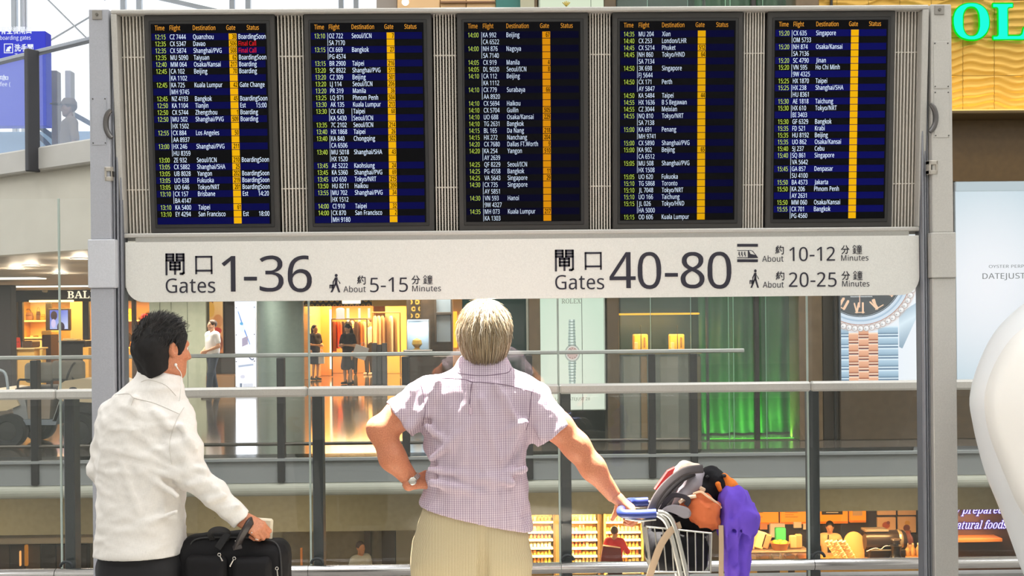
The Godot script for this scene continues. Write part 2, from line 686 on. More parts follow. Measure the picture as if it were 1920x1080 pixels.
const SPOT_AT := Vector3(-0.75, 13.6, -6.9)
const SPOT_TO := Vector3(-0.02, 1.35, -4.45)

# ---------------------------------------------------------------- the shell
const NEAR_EDGE := 6.75
const FAR_EDGE := 13.3
const LOWER := -4.6
const HL := -24.0
const HR := 16.0
const HB := 9.0
const HF := -40.0

func hall() -> void:
	var white := mottled(rgb(226, 224, 218), rgb(236, 234, 228), 0.75, 0.0, 0.4)
	var g := G.new()
	g.box2(Vector3(HL, -0.5, HB), Vector3(HR, 0.0, -NEAR_EDGE))
	var fl := mottled(rgb(150, 146, 140), rgb(172, 168, 160), 0.25, 0.0, 0.8, 0.05, 3)
	struct("floor", g, fl)
	g = G.new()
	g.box2(Vector3(HL, CEILING, HB), Vector3(HR, CEILING + 0.3, HF))
	struct("ceiling", g, white)
	g = G.new()
	g.box2(Vector3(HL, LOWER, HB), Vector3(HR, CEILING, HB + 0.3))
	struct("wall_back", g, white)
	g = G.new()
	g.box2(Vector3(HR, LOWER, HB), Vector3(HR + 0.3, CEILING, HF))
	struct("wall_right", g, white)
	g = G.new()
	g.box2(Vector3(HL - 0.3, LOWER, HB), Vector3(HL, CEILING, -12.0))
	struct("wall_left", g, white)
	# light panels and the spotlight in the ceiling
	var pg := G.new()
	pg.box(Vector3.ZERO, Vector3(4.6, 0.1, 3.2), 0.02)
	var pf := G.new()
	for s in [-1, 1]:
		pf.box(Vector3(s * 2.34, 0, 0), Vector3(0.08, 0.16, 3.36), 0.01)
		pf.box(Vector3(0, 0, s * 1.64), Vector3(4.6, 0.16, 0.08), 0.01)
	for x in [-13.5, -4.5, 4.5, 13.5]:
		for z in [4.5, -3.5, -11.5]:
			var t := thing("ceiling_light_panel", "large white luminous ceiling panel high over the hall", "light", Vector3(x, CEILING - 0.06, z), "luminous ceiling panels")
			part("panel_diffuser", pg, glow(Color(1, 0.985, 0.96), 2.0), t, true)
			part("panel_frame", pf, M(rgb(200, 200, 200), 0.5), t, true)
	var sp := thing("ceiling_spotlight", "small grey spotlight can under the ceiling above the travellers", "light", SPOT_AT)
	var sb := G.new()
	var dir := (SPOT_TO - SPOT_AT).normalized()
	var bx := Basis(Quaternion(Vector3.DOWN, dir))
	sb.lathe([Vector2(0, 0.42), Vector2(0.13, 0.42), Vector2(0.16, 0.1), Vector2(0.16, -0.02), Vector2(0.14, -0.02), Vector2(0.13, 0.1)], 20, Transform3D(bx, SPOT_AT + Vector3(0, 0.05, 0)))
	part("spotlight_can", sb, M(rgb(90, 90, 92), 0.5), sp)
	sb = G.new()
	sb.tube([SPOT_AT + Vector3(0, 0.3, 0), Vector3(SPOT_AT.x, CEILING, SPOT_AT.z)], 0.025)
	part("spotlight_stem", sb, M(rgb(90, 90, 92), 0.5), sp)
	# far end: a glass wall with pairs of white mullions
	var gw := 40.0
	g = G.new()
	g.box2(Vector3(-2.0, -0.5, HF), Vector3(HR, CEILING, HF - 0.3))
	g.box2(Vector3(HL, -0.5, HF), Vector3(-2.0, 3.5, HF - 0.3))
	struct("wall_front", g, white)
	var win := thing("window_1", "", "", Vector3(-13, 3.5, HF))
	tag(win, "", "", "", "structure")
	g = G.new()
	g.card(Vector3(HL, 3.5, HF), Vector3(-2, 3.5, HF), Vector3(-2, CEILING, HF), Vector3(HL, CEILING, HF))
	part("window_pane", g, pane(Color(1, 1, 1), 0.02), win)
	var steel := M(rgb(205, 212, 220), 0.5)
	for px in [28, 45, 232, 262, 436, 466, 640, 668]:
		g = G.new()
		var x := X(px, 20, gw - 0.3)
		g.box2(Vector3(x - 0.09, 3.5, -gw + 0.2), Vector3(x + 0.09, CEILING, -gw + 0.45), 0.02)
		part("mullion", g, steel, win)
	for q in [[70, -20, 175, 84], [185, 22, 60, 96], [195, 0, 250, -30], [262, -12, 420, 24]]:
		g = G.new()
		g.tube([P(q[0], q[1], gw - 1.0), P(q[2], q[3], gw - 1.0)], 0.035 if q[0] != 262 else 0.09, 6)
		part("brace_rod", g, steel, win)

# ---------------------------------------------------------------- the departures board
var bo: Vector3
var bb: Basis
func on_board(px: float, py: float) -> Vector2:
	var r := ray(px, py)
	var t := (bo - EYE).dot(bb.z) / r.dot(bb.z)
	var q := bb.transposed() * (EYE + r * t - bo)
	return Vector2(q.x, q.y)
func BU(px: float) -> float: return on_board(px, 230.0 - (px - 971.0) * 0.0085).x
func BV(py: float) -> float: return on_board(971.0, py).y
func BP(u: float, v: float, w := 0.0) -> Vector3: return bo + bb * Vector3(u, v, w)
func bbox(g: G, u0: float, u1: float, v0: float, v1: float, w0: float, w1: float, bev := 0.0) -> void:
	g.box(BP((u0 + u1) / 2, (v0 + v1) / 2, (w0 + w1) / 2), Vector3(absf(u1 - u0), absf(v1 - v0), absf(w1 - w0)), bev, bb)

# flights: time | flight codes | destination | gate | status ; several codes take several rows
const FLIGHTS := [
	"12:15|CZ 7444|Quanzhou|30|BoardingSoon;12:35|CX 5347|Davao|506|Final Call;12:35|CX 5874|Shanghai/PVG|508|Final Call;12:35|MU 5090|Taiyuan|62|BoardingSoon;12:40|MM 064|Osaka/Kansai|217|Boarding;12:45|CA 102,KA 1102|Beijing|70|Boarding;12:45|KA 725,MH 9745|Kuala Lumpur|42|Gate Change;12:45|NZ 4193|Bangkok|45|BoardingSoon;12:50|KA 1104|Tianjin||Est 15:00;12:50|CX 5744|Zhengzhou|1|Boarding;12:50|MU 502,HX 1502|Shanghai/PVG|509|Boarding;12:55|CX 884,AA 8937|Los Angeles|50|;13:00|HX 246,HU 8359|Shanghai/PVG|211|;13:00|ZE 932|Seoul/ICN|210|BoardingSoon;13:05|CX 5882|Shanghai/SHA|25|;13:05|UB 8028|Yangon|202|BoardingSoon;13:05|UO 638|Fukuoka|219|BoardingSoon;13:05|UO 646|Tokyo/NRT|201|BoardingSoon;13:10|CX 157,BA 4147|Brisbane||Est 14:20;13:10|KA 5400|Taipei|61|;13:10|EY 4294|San Francisco||Est 18:00",
	"13:10|OZ 722,SA 7170|Seoul/ICN|7|;13:15|CX 669,PG 4574|Bangkok|27|;13:15|BR 2900|Taipei|216|;13:20|9C 8922|Shanghai/PVG|511|;13:20|CZ 309|Beijing|501|;13:20|LJ 114|Seoul/ICN|206|;13:20|PR 319|Manila|36|;13:25|LQ 971|Phnom Penh|504|;13:30|AK 135|Kuala Lumpur|213|;13:30|CX 430,KA 5430|Taipei,Seoul/ICN|68|;13:35|7C 2102|Seoul/ICN|214|;13:40|HX 1868|Taipei|26|;13:40|KA 840,CA 6506|Chongqing|502|;13:40|MU 5018,HX 1520|Shanghai/SHA|43|;13:45|AE 5222|Kaohsiung|24|;13:45|KA 5360|Shanghai/PVG|69|;13:45|UO 650|Tokyo/NRT|215|;13:50|HU 8211|Haikou|209|;13:55|MU 702,HX 1512|Shanghai/PVG|34|;14:00|CI 910|Taipei|32|;14:00|CX 870,MH 9180|San Francisco|2|",
	"14:00|KA 992,CA 6522|Beijing|67|;14:00|NH 876,SA 7140|Nagoya||;14:05|CX 919|Manila|4|;14:05|DL 9020|Seoul/ICN|8|;14:10|CA 112,KA 1112|Beijing||;14:10|CX 779,AA 8920|Surabaya|66|;14:10|CX 5694|Haikou||;14:10|CX 5704|Guilin|505|;14:10|UO 688|Osaka/Kansai|229|;14:10|TG 2631|Bangkok||;14:15|BL 165|Da Nang|218|;14:15|HX 272|Nanchang|204|;14:20|CX 7680|Dallas FT.Worth|9|;14:20|KA 254,AY 2639|Yangon|510|;14:25|QF 8229|Seoul/ICN||;14:25|PG 4558|Bangkok|11|;14:25|VA 5643|Singapore|29|;14:30|CX 735,AY 5851|Singapore||;14:30|VN 593,9W 4327|Hanoi||;14:35|MH 073,KA 1303|Kuala Lumpur|217|",
	"14:35|MU 204|Xian||;14:40|CX 253|London/LHR||;14:45|CX 5214|Phuket|512|;14:45|NH 860,SA 7134|Tokyo/HND|64|;14:50|3K 698,FJ 5644|Singapore||;14:50|CX 171,AY 5847|Perth||;14:50|KA 5484|Taipei|44|;14:55|HX 1636|B S Begawan||;14:55|CZ 3044|Meixian||;14:55|NQ 810,SA 7138|Tokyo/NRT||;15:00|KA 691,MH 9741|Penang||;15:00|CX 5890|Shanghai/PVG||;15:00|KA 902,CA 6512|Beijing|65|;15:05|MU 508,HX 1508|Shanghai/PVG||;15:05|UO 620|Fukuoka||;15:10|TG 5868|Toronto||;15:10|JL 7048|Tokyo/NRT||;15:10|UO 166|Taichung||;15:15|JL 026,HA 5000|Tokyo/HND||;15:15|OD 606|Kuala Lumpur||",
	"15:20|CX 635,OM 5733|Singapore||;15:20|NH 874,SA 7136|Osaka/Kansai||;15:20|SC 4790|Jinan||;15:20|VN 595,9W 4325|Ho Chi Minh||;15:25|HX 1870|Taipei||;15:25|HX 238,HU 8361|Shanghai/SHA||;15:30|AE 1818|Taichung||;15:30|HX 610,BI 3403|Tokyo/NRT||;15:30|GF 6329|Bangkok||;15:35|FD 521|Krabi||;15:35|HU 8192|Beijing||;15:35|UO 862|Osaka/Kansai||;15:40|5J 237|Cebu||;15:40|SQ 861,VA 5642|Singapore||;15:45|GA 857,SU 4100|Denpasar||;15:50|BA 4573|Jakarta||;15:50|KA 206,AY 2631|Phnom Penh||;15:50|MM 060|Osaka/Kansai||;15:55|CX 701,PG 4560|Bangkok||",
]

func board() -> void:
	bo = P(971, 230, 5.6)
	bb = Basis(Vector3.RIGHT, deg_to_rad(4.4))
	var alu := metal_grain(rgb(196, 193, 187), 0.5, 0.15)
	var alu2 := metal_grain(rgb(178, 180, 188), 0.5, 0.15)
	var dark := M(rgb(58, 56, 54), 0.45)
	var t := thing("departures_board", "wide grey framed departures board with five flight screens", "board", bo)
	var u0 := BU(221); var u1 := BU(1731)
	var v0 := BV(440); var v1 := BV(17)
	var iu0 := BU(232); var iu1 := BU(1719); var iv0 := BV(431.5); var iv1 := BV(25.5)
	var g := G.new(); bbox(g, u0, u1, iv1, v1, 0.05, -0.14, 0.006); part("frame_rail", g, alu, t)
	g = G.new(); bbox(g, u0, u1, v0, iv0, 0.05, -0.14, 0.006); part("frame_rail", g, alu, t)
	g = G.new(); bbox(g, u0, iu0, iv0, iv1, 0.05, -0.14, 0.004); part("frame_stile", g, alu, t)
	g = G.new(); bbox(g, iu1, u1, iv0, iv1, 0.05, -0.14, 0.004); part("frame_stile", g, alu, t)
	g = G.new(); bbox(g, u0 + 0.02, u1 - 0.02, BV(446), v0, 0.0, -0.1, 0.003); part("drip_lip", g, M(rgb(206, 204, 198), 0.4, 0.2), t)
	g = G.new(); bbox(g, iu0, iu1, iv0, iv1, -0.1, -0.13); part("back_panel", g, M(rgb(60, 56, 50), 0.6), t)
	# seam of the long rails
	# screens
	var sc := [[279, 521], [575, 812], [859, 1103], [1148, 1391], [1436, 1673]]
	for i in 5: screen(t, i, BU(sc[i][0]), BU(sc[i][1]), iv0, iv1, dark)
	# grilles between the screens: upright slats before a perforated sheet
	var gr := [[228, 277], [523, 573], [814, 857], [1105, 1146], [1393, 1434], [1675, 1722]]
	var sheet := perforated()
	var slat_m := M(rgb(222, 216, 206), 0.45, 0.1)
	for i in 6:
		var a := BU(gr[i][0]); var b := BU(gr[i][1])
		g = G.new(); bbox(g, a, b, iv0, iv1, -0.055, -0.07)
		var gp := part("grille", g, sheet, t)
		var sl := G.new(); sl.box(Vector3.ZERO, Vector3(0.0062, iv1 - iv0, 0.03), 0.001)
		for k in 8:
			var o := part("slat", sl, slat_m, gp, true)
			var u := lerpf(a + 0.006, b - 0.006, k / 7.0)
			o.transform = Transform3D(bb, BP(u, (iv0 + iv1) / 2, -0.02))
		for py in [102.0, 350.0]:
			var cr := G.new()
			bbox(cr, a, b, BV(py) - 0.003, BV(py) + 0.003, -0.012, -0.03, 0.001)
			part("cross_bar", cr, slat_m, gp, true)
	# handles and latches on the side of the frame
	for s in [-1, 1]:
		var uu := u0 - 0.004 if s < 0 else u1 + 0.004
		var pts := []
		for k in 13:
			var a := lerpf(-1.15, 1.15, k / 12.0)
			pts.append(BP(uu + s * (cos(a) * 0.052 - 0.021), BV(230) + sin(a) * 0.078, 0.078))
		var hg := G.new(); hg.tube(pts, [0.01, 0.012, 0.014, 0.014, 0.014, 0.014, 0.014, 0.014, 0.014, 0.014, 0.014, 0.012, 0.01], 8)
		part("pull_handle", hg, M(rgb(110, 108, 108), 0.35, 0.7), t)
		hg = G.new()
		var vm := BV(322)
		for q in [[-0.036, -0.014], [0.014, 0.036]]: bbox(hg, uu - 0.006, uu + s * 0.04, vm + q[0], vm + q[1], 0.098, 0.02, 0.003)
		bbox(hg, uu + s * 0.03, uu + s * 0.04, vm - 0.036, vm + 0.036, 0.098, 0.02, 0.002)
		bbox(hg, uu - 0.006, uu + s * 0.004, vm - 0.036, vm + 0.036, 0.098, 0.02, 0.002)
		part("latch_bracket", hg, M(rgb(188, 182, 172), 0.4, 0.3), t)
		hg = G.new(); bbox(hg, uu, uu + s * 0.03, vm - 0.014, vm + 0.014, 0.085, 0.02)
		part("latch_bolt", hg, M(rgb(50, 48, 46), 0.4, 0.3), t)
	# ---- posts
	for s in [-1, 1]:
		var left: bool = s < 0
		var at := P(190 if left else 1762, 1080, 5.6)
		var pt := thing("board_post", "grey aluminium post carrying the %s end of the departures board" % ("window" if left else "gold wall"), "post", Vector3(at.x, 0, -5.6), "posts of the departures board")
		if left: pt.set_meta("label", "grey aluminium post beside the young man in white shirt, carrying the board")
		else: pt.set_meta("label", "grey aluminium post before the gold wave wall, carrying the board")
		var zf := -5.53
		var fx0 := X(168, 240, 5.53) if left else X(1747, 240, 5.53)
		var fx1 := X(206, 240, 5.53) if left else X(1786, 240, 5.53)
		var yt := Y(185 if left else 1765, 17 if left else 8, 5.53)
		var yc := Y(190 if left else 1765, 449 if left else 436, 5.53)
		var yl := Y(190 if left else 1765, 540 if left else 521, 5.53)
		var dxl := fx1 - fx0
		g = G.new(); g.box2(Vector3(fx0, yc, zf - 0.13), Vector3(fx1, yt, zf), 0.004)
		part("upper_column", g, alu2 if left else alu, pt)
		g = G.new(); g.box2(Vector3(fx0 - 0.012, yl, zf - 0.14), Vector3(fx1 + 0.024 if left else fx1 + 0.008, yc, zf + 0.012), 0.004)
		part("collar", g, metal_grain(rgb(208, 210, 217), 0.5, 0.1) if left else alu, pt)
		g = G.new(); g.box2(Vector3(fx0 - 0.004, 0, zf - 0.13), Vector3(fx1 + 0.01, yl, zf), 0.004)
		part("lower_column", g, alu2 if left else alu, pt)
		# inner channel: a darker recessed extrusion with ribs
		var cx0 := fx1 if left else fx0 - 0.046
		var cx1 := fx1 + 0.046 if left else fx0
		g = G.new(); g.box2(Vector3(cx0, 0, zf - 0.12), Vector3(cx1, yt - 0.02, zf - 0.05), 0.003)
		part("channel", g, metal_grain(rgb(112, 114, 122), 0.45, 0.3), pt)
		for k in 3:
			g = G.new()
			var x := lerpf(cx0, cx1, (k + 0.5) / 3.0)
			g.box2(Vector3(x - 0.005, 0, zf - 0.055), Vector3(x + 0.005, yt - 0.03, zf - 0.025 - 0.008 * k), 0.002)
			part("channel_rib", g, metal_grain(rgb(150, 152, 160), 0.4, 0.5), pt)
		# cover plates with screws, cap plate
		var plates := [[182, 272]] if left else [[78, 166], [170, 258]]
		for q in plates:
			var pl := G.new()
			var ya := Y(190 if left else 1765, q[0], 5.53)
			var yb := Y(190 if left else 1765, q[1], 5.53)
			pl.box2(Vector3(fx0 + 0.012, yb, zf - 0.001), Vector3(fx1 - 0.016, ya, zf + 0.003), 0.001)
			var po := part("cover_plate", pl, alu2 if left else alu, pt)
			for c in [[0.019, -0.01], [-0.022, -0.01], [0.019, 0.01], [-0.022, 0.01]]:
				var sg := G.new()
				var sx: float = (fx0 if c[0] > 0 else fx1) + c[0]
				var sy: float = (ya if c[1] < 0 else yb) + c[1]
				sg.lathe([Vector2(0, 0.003), Vector2(0.0035, 0.003), Vector2(0.0035, 0)], 8, Transform3D(Basis(Vector3.RIGHT, PI / 2), Vector3(sx, sy, zf + 0.003)))
				part("screw", sg, M(rgb(80, 78, 76), 0.4, 0.6), po)
		g = G.new()
		var kx := fx0 + 0.02
		g.box2(Vector3(kx, yt - 0.055, zf - 0.001), Vector3(kx + 0.05, yt - 0.006, zf + 0.006), 0.002)
		var kp := part("cap_plate", g, M(rgb(150, 146, 140), 0.5, 0.3), pt)
		g = G.new(); g.lathe([Vector2(0, 0.004), Vector2(0.008, 0.004), Vector2(0.008, 0)], 10, Transform3D(Basis(Vector3.RIGHT, PI / 2), Vector3(kx + 0.025, yt - 0.03, zf + 0.006)))
		part("bolt", g, M(rgb(110, 106, 100), 0.4, 0.6), kp)

func metal_grain(c: Color, rough: float, metal: float) -> StandardMaterial3D:
	var key := "grain" + c.to_html() + str(rough)
	if not mats.has(key):
		var m := StandardMaterial3D.new()
		if not mats.has("grain_tex"): mats["grain_tex"] = noise_tex(0.35, [Color(0.94, 0.94, 0.94), Color(1, 1, 1)], 256, 7, FastNoiseLite.TYPE_VALUE, 2)
		m.albedo_texture = mats["grain_tex"]
		m.albedo_color = c
		m.roughness = rough; m.metallic = metal
		m.uv1_triplanar = true; m.uv1_world_triplanar = true
		m.uv1_scale = Vector3.ONE * 2.5
		mats[key] = m
	return mats[key]

# a sheet with rows of small holes
func perforated() -> StandardMaterial3D:
	var im := Image.create(64, 64, false, Image.FORMAT_RGB8)
	im.fill(Color8(140, 132, 118))
	for j in 4:
		for i in 4:
			var o := 8 if j % 2 else 0
			for y in 16:
				for x in 16:
					if Vector2(x - 7.5, y - 7.5).length() < 6.0: im.set_pixel((i * 16 + x + o) % 64, j * 16 + y, Color8(30, 28, 26))
	var m := StandardMaterial3D.new()
	m.albedo_texture = ImageTexture.create_from_image(im)
	m.roughness = 0.6
	m.uv1_triplanar = true; m.uv1_world_triplanar = true
	m.uv1_scale = Vector3.ONE * 24.0
	return m

func screen(t: Node3D, i: int, a: float, b: float, v0: float, v1: float, dark: Material) -> void:
	# bezel: an outer housing and a stepped inner frame
	var g := G.new()
	bbox(g, a, b, v0, v1, 0.02, -0.09, 0.004)
	var s := part("screen", g, dark, t)
	var pm := (b - a) / 242.0    # metres for one pixel across
	var sv := func(py: float) -> float: return BV(py)
	g = G.new()
	bbox(g, a + 9 * pm, b - 9 * pm, BV(422), BV(37), 0.026, 0.0, 0.003)
	part("inner_bezel", g, M(rgb(36, 35, 35), 0.4), s)
	g = G.new()
	bbox(g, a + 13 * pm, b - 15 * pm, BV(415.5), BV(43), 0.0285, 0.02)
	part("display", g, M(rgb(7, 7, 11), 0.35, 0.0, 0.2), s)
	var W := 0.0292
	var dim: float = [1.0, 1.0, 0.82, 0.85, 1.0][i]
	var rows := []
	for f in FLIGHTS[i].split(";"):
		var q: PackedStringArray = f.split("|")
		var codes := q[1].split(",")
		var dests := q[2].split(",")
		for k in codes.size():
			rows.append([q[0] if k == 0 else "", codes[k], dests[k] if k < dests.size() else "", q[3] if k == 0 else "", q[4] if k == 0 else "", codes.size() if k == 0 else 0, dests.size() if k == 0 else 0])
	var stripes := G.new(); var white := G.new(); var times := G.new(); var head := G.new(); var cells := G.new(); var nums := G.new(); var red := G.new(); var bars := G.new()
	var xt := a + 20.5 * pm; var xf := a + 48 * pm; var xd := a + 91 * pm; var xg0 := a + 157 * pm; var xg1 := a + 171.5 * pm; var xs := a + 175 * pm; var xe := b - 18 * pm
	var cap := 0.0238
	var wide := 0.70
	var hb := BV(54.8)
	write(head, "Time", BP(xt, hb, W), cap, wide, 0, bb)
	write(head, "Flight", BP(xf, hb, W), cap, wide, 0, bb)
	write(head, "Destination", BP(xd, hb, W), cap, wide, 0, bb)
	write(head, "Gate", BP(xg0 - 4 * pm, hb, W), cap, wide, 0, bb)
	write(head, "Status", BP(xs + 16 * pm, hb, W), cap, wide, 0, bb)
	var y0 := BV(67.2)
	var pitch := (BV(67.2) - BV(409.0)) / 27.0
	for r in 28:
		var y := y0 - r * pitch
		if (r % 2 == 0) != (r > 17 and i < 2): bbox_face(stripes, a + 14 * pm, xe, y - pitch / 2, y + pitch / 2, 0.0287)
		bbox_face(cells, xg0, xg1, y - pitch / 2 + 0.0016, y + pitch / 2 - 0.0016, 0.0289)
		if r >= rows.size(): continue
		var q: Array = rows[r]
		var yb := y - cap / 2
		if q[0]: write(times, q[0], BP(xt, yb, W), cap, wide, 0, bb)
		write(white, q[1], BP(xf, yb, W), cap, wide, 0, bb)
		if q[2]: write(white, q[2], BP(xd, yb, W), cap, wide, 0, bb)
		if q[3]: write(nums, q[3], BP(xg1 - 1 * pm, yb, W), cap, wide * 0.84, 1.0, bb, font("Droid Sans", 700))
		if q[5] > 1: bbox_face(bars, xf - 3 * pm, xf - 2.1 * pm, y - pitch * 1.45, y + pitch * 0.42, W)
		if q[6] > 1: bbox_face(bars, xd - 3 * pm, xd - 2.1 * pm, y - pitch * 1.45, y + pitch * 0.42, W)
		if q[4].begins_with("Est"):
			write(white, "Est", BP(xs, yb, W), cap, wide, 0, bb)
			write(white, q[4].substr(4), BP(xe, yb, W), cap, wide, 1, bb)
		elif q[4] == "Final Call": write(red, q[4], BP(xs, yb, W), cap, wide, 0, bb)
		elif q[4]: write(white, q[4], BP(xs, yb, W), cap, wide * 0.98, 0, bb)
	part("row_stripes", stripes, glow(Color(0.03, 0.04, 0.34), [0.65, 0.65, 0.15, 0.3, 1.0][i]), s).set_meta("kind", "stuff")
	part("heading_text", head, glow(Color(0.96, 0.66, 0.22), 0.95 * dim), s).set_meta("kind", "stuff")
	part("time_text", times, glow(Color(0.82, 0.93, 0.36), 0.95 * dim), s).set_meta("kind", "stuff")
	part("flight_text", white, glow(Color(0.86, 0.92, 1.0), 1.25 * dim), s).set_meta("kind", "stuff")
	part("code_bars", bars, glow(Color(0.86, 0.92, 1.0), 0.9 * dim), s).set_meta("kind", "stuff")
	part("gate_cells", cells, glow(Color(0.97, 0.72, 0.03) if i != 2 else Color(0.95, 0.62, 0.04), 0.95 * dim), s).set_meta("kind", "stuff")
	if nums.v.size(): part("gate_numbers", nums, M(rgb(44, 26, 2), 0.7, 0.0, 0.1), s).set_meta("kind", "stuff")
	if red.v.size(): part("final_call_text", red, glow(Color(0.95, 0.12, 0.16), 0.9), s).set_meta("kind", "stuff")

func bbox_face(g: G, u0: float, u1: float, v0: float, v1: float, w: float) -> void:
	g.card(BP(u0, v0, w), BP(u1, v0, w), BP(u1, v1, w), BP(u0, v1, w))

# ---------------------------------------------------------------- the gate sign under the board
const SIGN_D := 5.59
func fit(g: G, s: String, x0: float, x1: float, yb: float, cap: float, f: SystemFont = null, d := SIGN_D, lift := 0.0022) -> void:
	if f == null: f = font()
	var a := P(x0, yb, d)
	var b := P(x1, yb, d)
	var bx: AABB = line_mesh(s, f)[1]
	var cm := cap * d / FOCAL
	var wide := (b.x - a.x) / (bx.size.x * cm / 0.714)
	write(g, s, a + Vector3(0, 0, lift), cm, wide, 0, Basis(), f)

func han(g: G, key: String, x0: float, y0: float, w: float, h: float, sw: float, d := SIGN_D, lift := 0.0022) -> void:
	var p := P(x0, y0, d) + Vector3(0, 0, lift)
	var k := d / FOCAL
	strokes(g, GLYPH[key], p, 100.0, sw * k * 100.0 / (w * k), Basis.from_scale(Vector3(w * k / 100.0, h * k / 100.0, 1)))

func sign_panel() -> void:
	var k := SIGN_D / FOCAL
	var c0 := P(235, 452, SIGN_D)
	var c1 := P(1723, 443, SIGN_D)
	var yb := Y(960, 560, SIGN_D)
	var yt := Y(960, 448, SIGN_D)
	var t := thing("gate_sign", "long pale grey sign plate reading Gates 1-36 and Gates 40-80", "sign", Vector3((c0.x + c1.x) / 2, yb, -SIGN_D))
	var pts := PackedVector2Array([Vector2(c0.x, yt), Vector2(c1.x, yt)])
	var r := 34 * k
	for q in 9:
		var a := -PI / 2 * q / 8.0
		pts.append(Vector2(c1.x - r + cos(a) * r, yb + r + sin(a) * r))
	for q in 9:
		var a := -PI / 2 - PI / 2 * q / 8.0
		pts.append(Vector2(c0.x + r + cos(a) * r, yb + r + sin(a) * r))
	var g := G.new()
	g.slab(pts, 0.05, Transform3D(Basis(), Vector3(0, 0, -SIGN_D)))
	part("sign_plate", g, metal_grain(rgb(226, 225, 219), 0.55, 0.0), t)
	for s in [-1, 1]:
		g = G.new()
		var x := c0.x if s < 0 else c1.x
		g.box2(Vector3(x, Y(228, 540, SIGN_D) if s < 0 else Y(1730, 524, SIGN_D), -SIGN_D - 0.055), Vector3(x + s * 0.048, yt, -SIGN_D - 0.008), 0.003)
		var br := part("bracket", g, metal_grain(rgb(176, 174, 168), 0.5, 0.3), t)
		for py in ([475, 518] if s < 0 else [460, 504]):
			var bg := G.new()
			bg.lathe([Vector2(0, 0.004), Vector2(0.004, 0.004), Vector2(0.0075, 0.001), Vector2(0.0075, 0)], 12, Transform3D(Basis(Vector3.RIGHT, PI / 2), Vector3(x + s * 0.019, Y(228 if s < 0 else 1729, py, SIGN_D), -SIGN_D - 0.008)))
			part("bolt", bg, M(rgb(190, 188, 182), 0.35, 0.5), br)
	# hanger plate joining sign and board
	g = G.new(); g.box2(Vector3(c0.x + 0.05, yt - 0.002, -SIGN_D - 0.045), Vector3(c1.x - 0.05, yt + 0.03, -SIGN_D - 0.01))
	part("hanger_strip", g, metal_grain(rgb(176, 174, 168), 0.5, 0.3), t)
	var ink := M(rgb(38, 36, 50), 0.5)
	for q in [["gate", 309, 474, 38, 42, 3.8], ["mouth", 362, 474, 40, 43, 3.4], ["gate", 1039, 467, 38, 42, 3.8], ["mouth", 1092, 467, 40, 42, 3.4]]:
		g = G.new(); han(g, q[0], q[1], q[2], q[3], q[4], q[5]); part("chinese_character", g, ink, t)
	g = G.new(); fit(g, "Gates", 311, 404, 549.5, 27); part("gates_text", g, ink, t)
	for q in [["1", 416, 442, 547, 66], ["3", 487, 532, 547, 67], ["6", 540, 585, 547, 67], ["4", 1143, 1192, 540.5, 67], ["0", 1196, 1240, 541, 68], ["8", 1276, 1321, 541, 68], ["0", 1327, 1371.5, 540.5, 68]]:
		g = G.new(); fit(g, q[0], q[1], q[2], q[3], q[4]); part("gate_number", g, ink, t)
	for q in [[457.5, 519, 482, 526], [1246.5, 512, 1271, 518.8]]:
		g = G.new()
		var z := Vector3(0, 0, 0.0022)
		g.card(P(q[0], q[3], SIGN_D) + z, P(q[2], q[3], SIGN_D) + z, P(q[2], q[1], SIGN_D) + z, P(q[0], q[1], SIGN_D) + z); part("gate_dash", g, ink, t)
	g = G.new(); fit(g, "Gates", 1041, 1133, 543, 27); part("gates_text", g, ink, t)
	var rowsets := [[669, 517, 644, 686, 548, 694, 765, 547.5, 27, 771, 793, 516, 773, 827, 546.5], [1453, 460.5, 1429, 1469, 491, 1480, 1565.5, 489.5, 26, 1576, 1598, 459.5, 1577, 1628, 489], [1454, 509, 1430, 1469.5, 539.5, 1479, 1568.5, 538, 27, 1577, 1599, 508, 1579, 1630, 537.5]]
	for q in rowsets:
		for c in [["about", q[0], q[1], 17, 1.7], ["part", q[9], q[11], 17, 1.7], ["bell", q[10], q[11], 18, 1.25]]:
			g = G.new(); han(g, c[0], c[1], c[2], c[3], 17.5, c[4]); part("chinese_character", g, ink, t)
		g = G.new()
		fit(g, "About", q[2], q[3], q[4], 11.2); fit(g, "Minutes", q[12], q[13], q[14], 10.6)
		part("minutes_text", g, ink, t)
		var nums: String = ["5-15", "10-12", "20-25"][rowsets.find(q)]
		g = G.new(); fit(g, nums, q[5], q[6], q[7], q[8]); part("minutes_number", g, ink, t)
	for q in [[617.5, 513.5], [1405, 505]]:
		g = G.new(); walker(g, q[0], q[1], 21.0 if q[0] < 1000 else 18.0, 35.0)
		part("walker_pictogram", g, ink, t)
	g = G.new()
	var B := func(x0: float, y0: float, x1: float, y1: float) -> void:
		g.poly([P(x0, y1, SIGN_D) + Vector3(0, 0, 0.002), P(x1, y1, SIGN_D) + Vector3(0, 0, 0.002), P(x1, y0, SIGN_D) + Vector3(0, 0, 0.002), P(x0, y0, SIGN_D) + Vector3(0, 0, 0.002)], Vector3.BACK)
	B.call(1382, 457.3, 1421, 462.6); B.call(1382, 486.2, 1421, 491.5); B.call(1382, 469, 1409, 470); B.call(1382, 482.6, 1421, 484)
	var cab := []
	for q in [[1402, 482.6], [1421, 482.6], [1419, 480], [1416, 478], [1407, 476], [1404, 470], [1402, 470]]: cab.append(P(q[0], q[1], SIGN_D) + Vector3(0, 0, 0.002))
	g.poly([cab[0], cab[1], cab[2], cab[3], cab[4]], Vector3.BACK); g.poly([cab[0], cab[4], cab[5], cab[6]], Vector3.BACK)
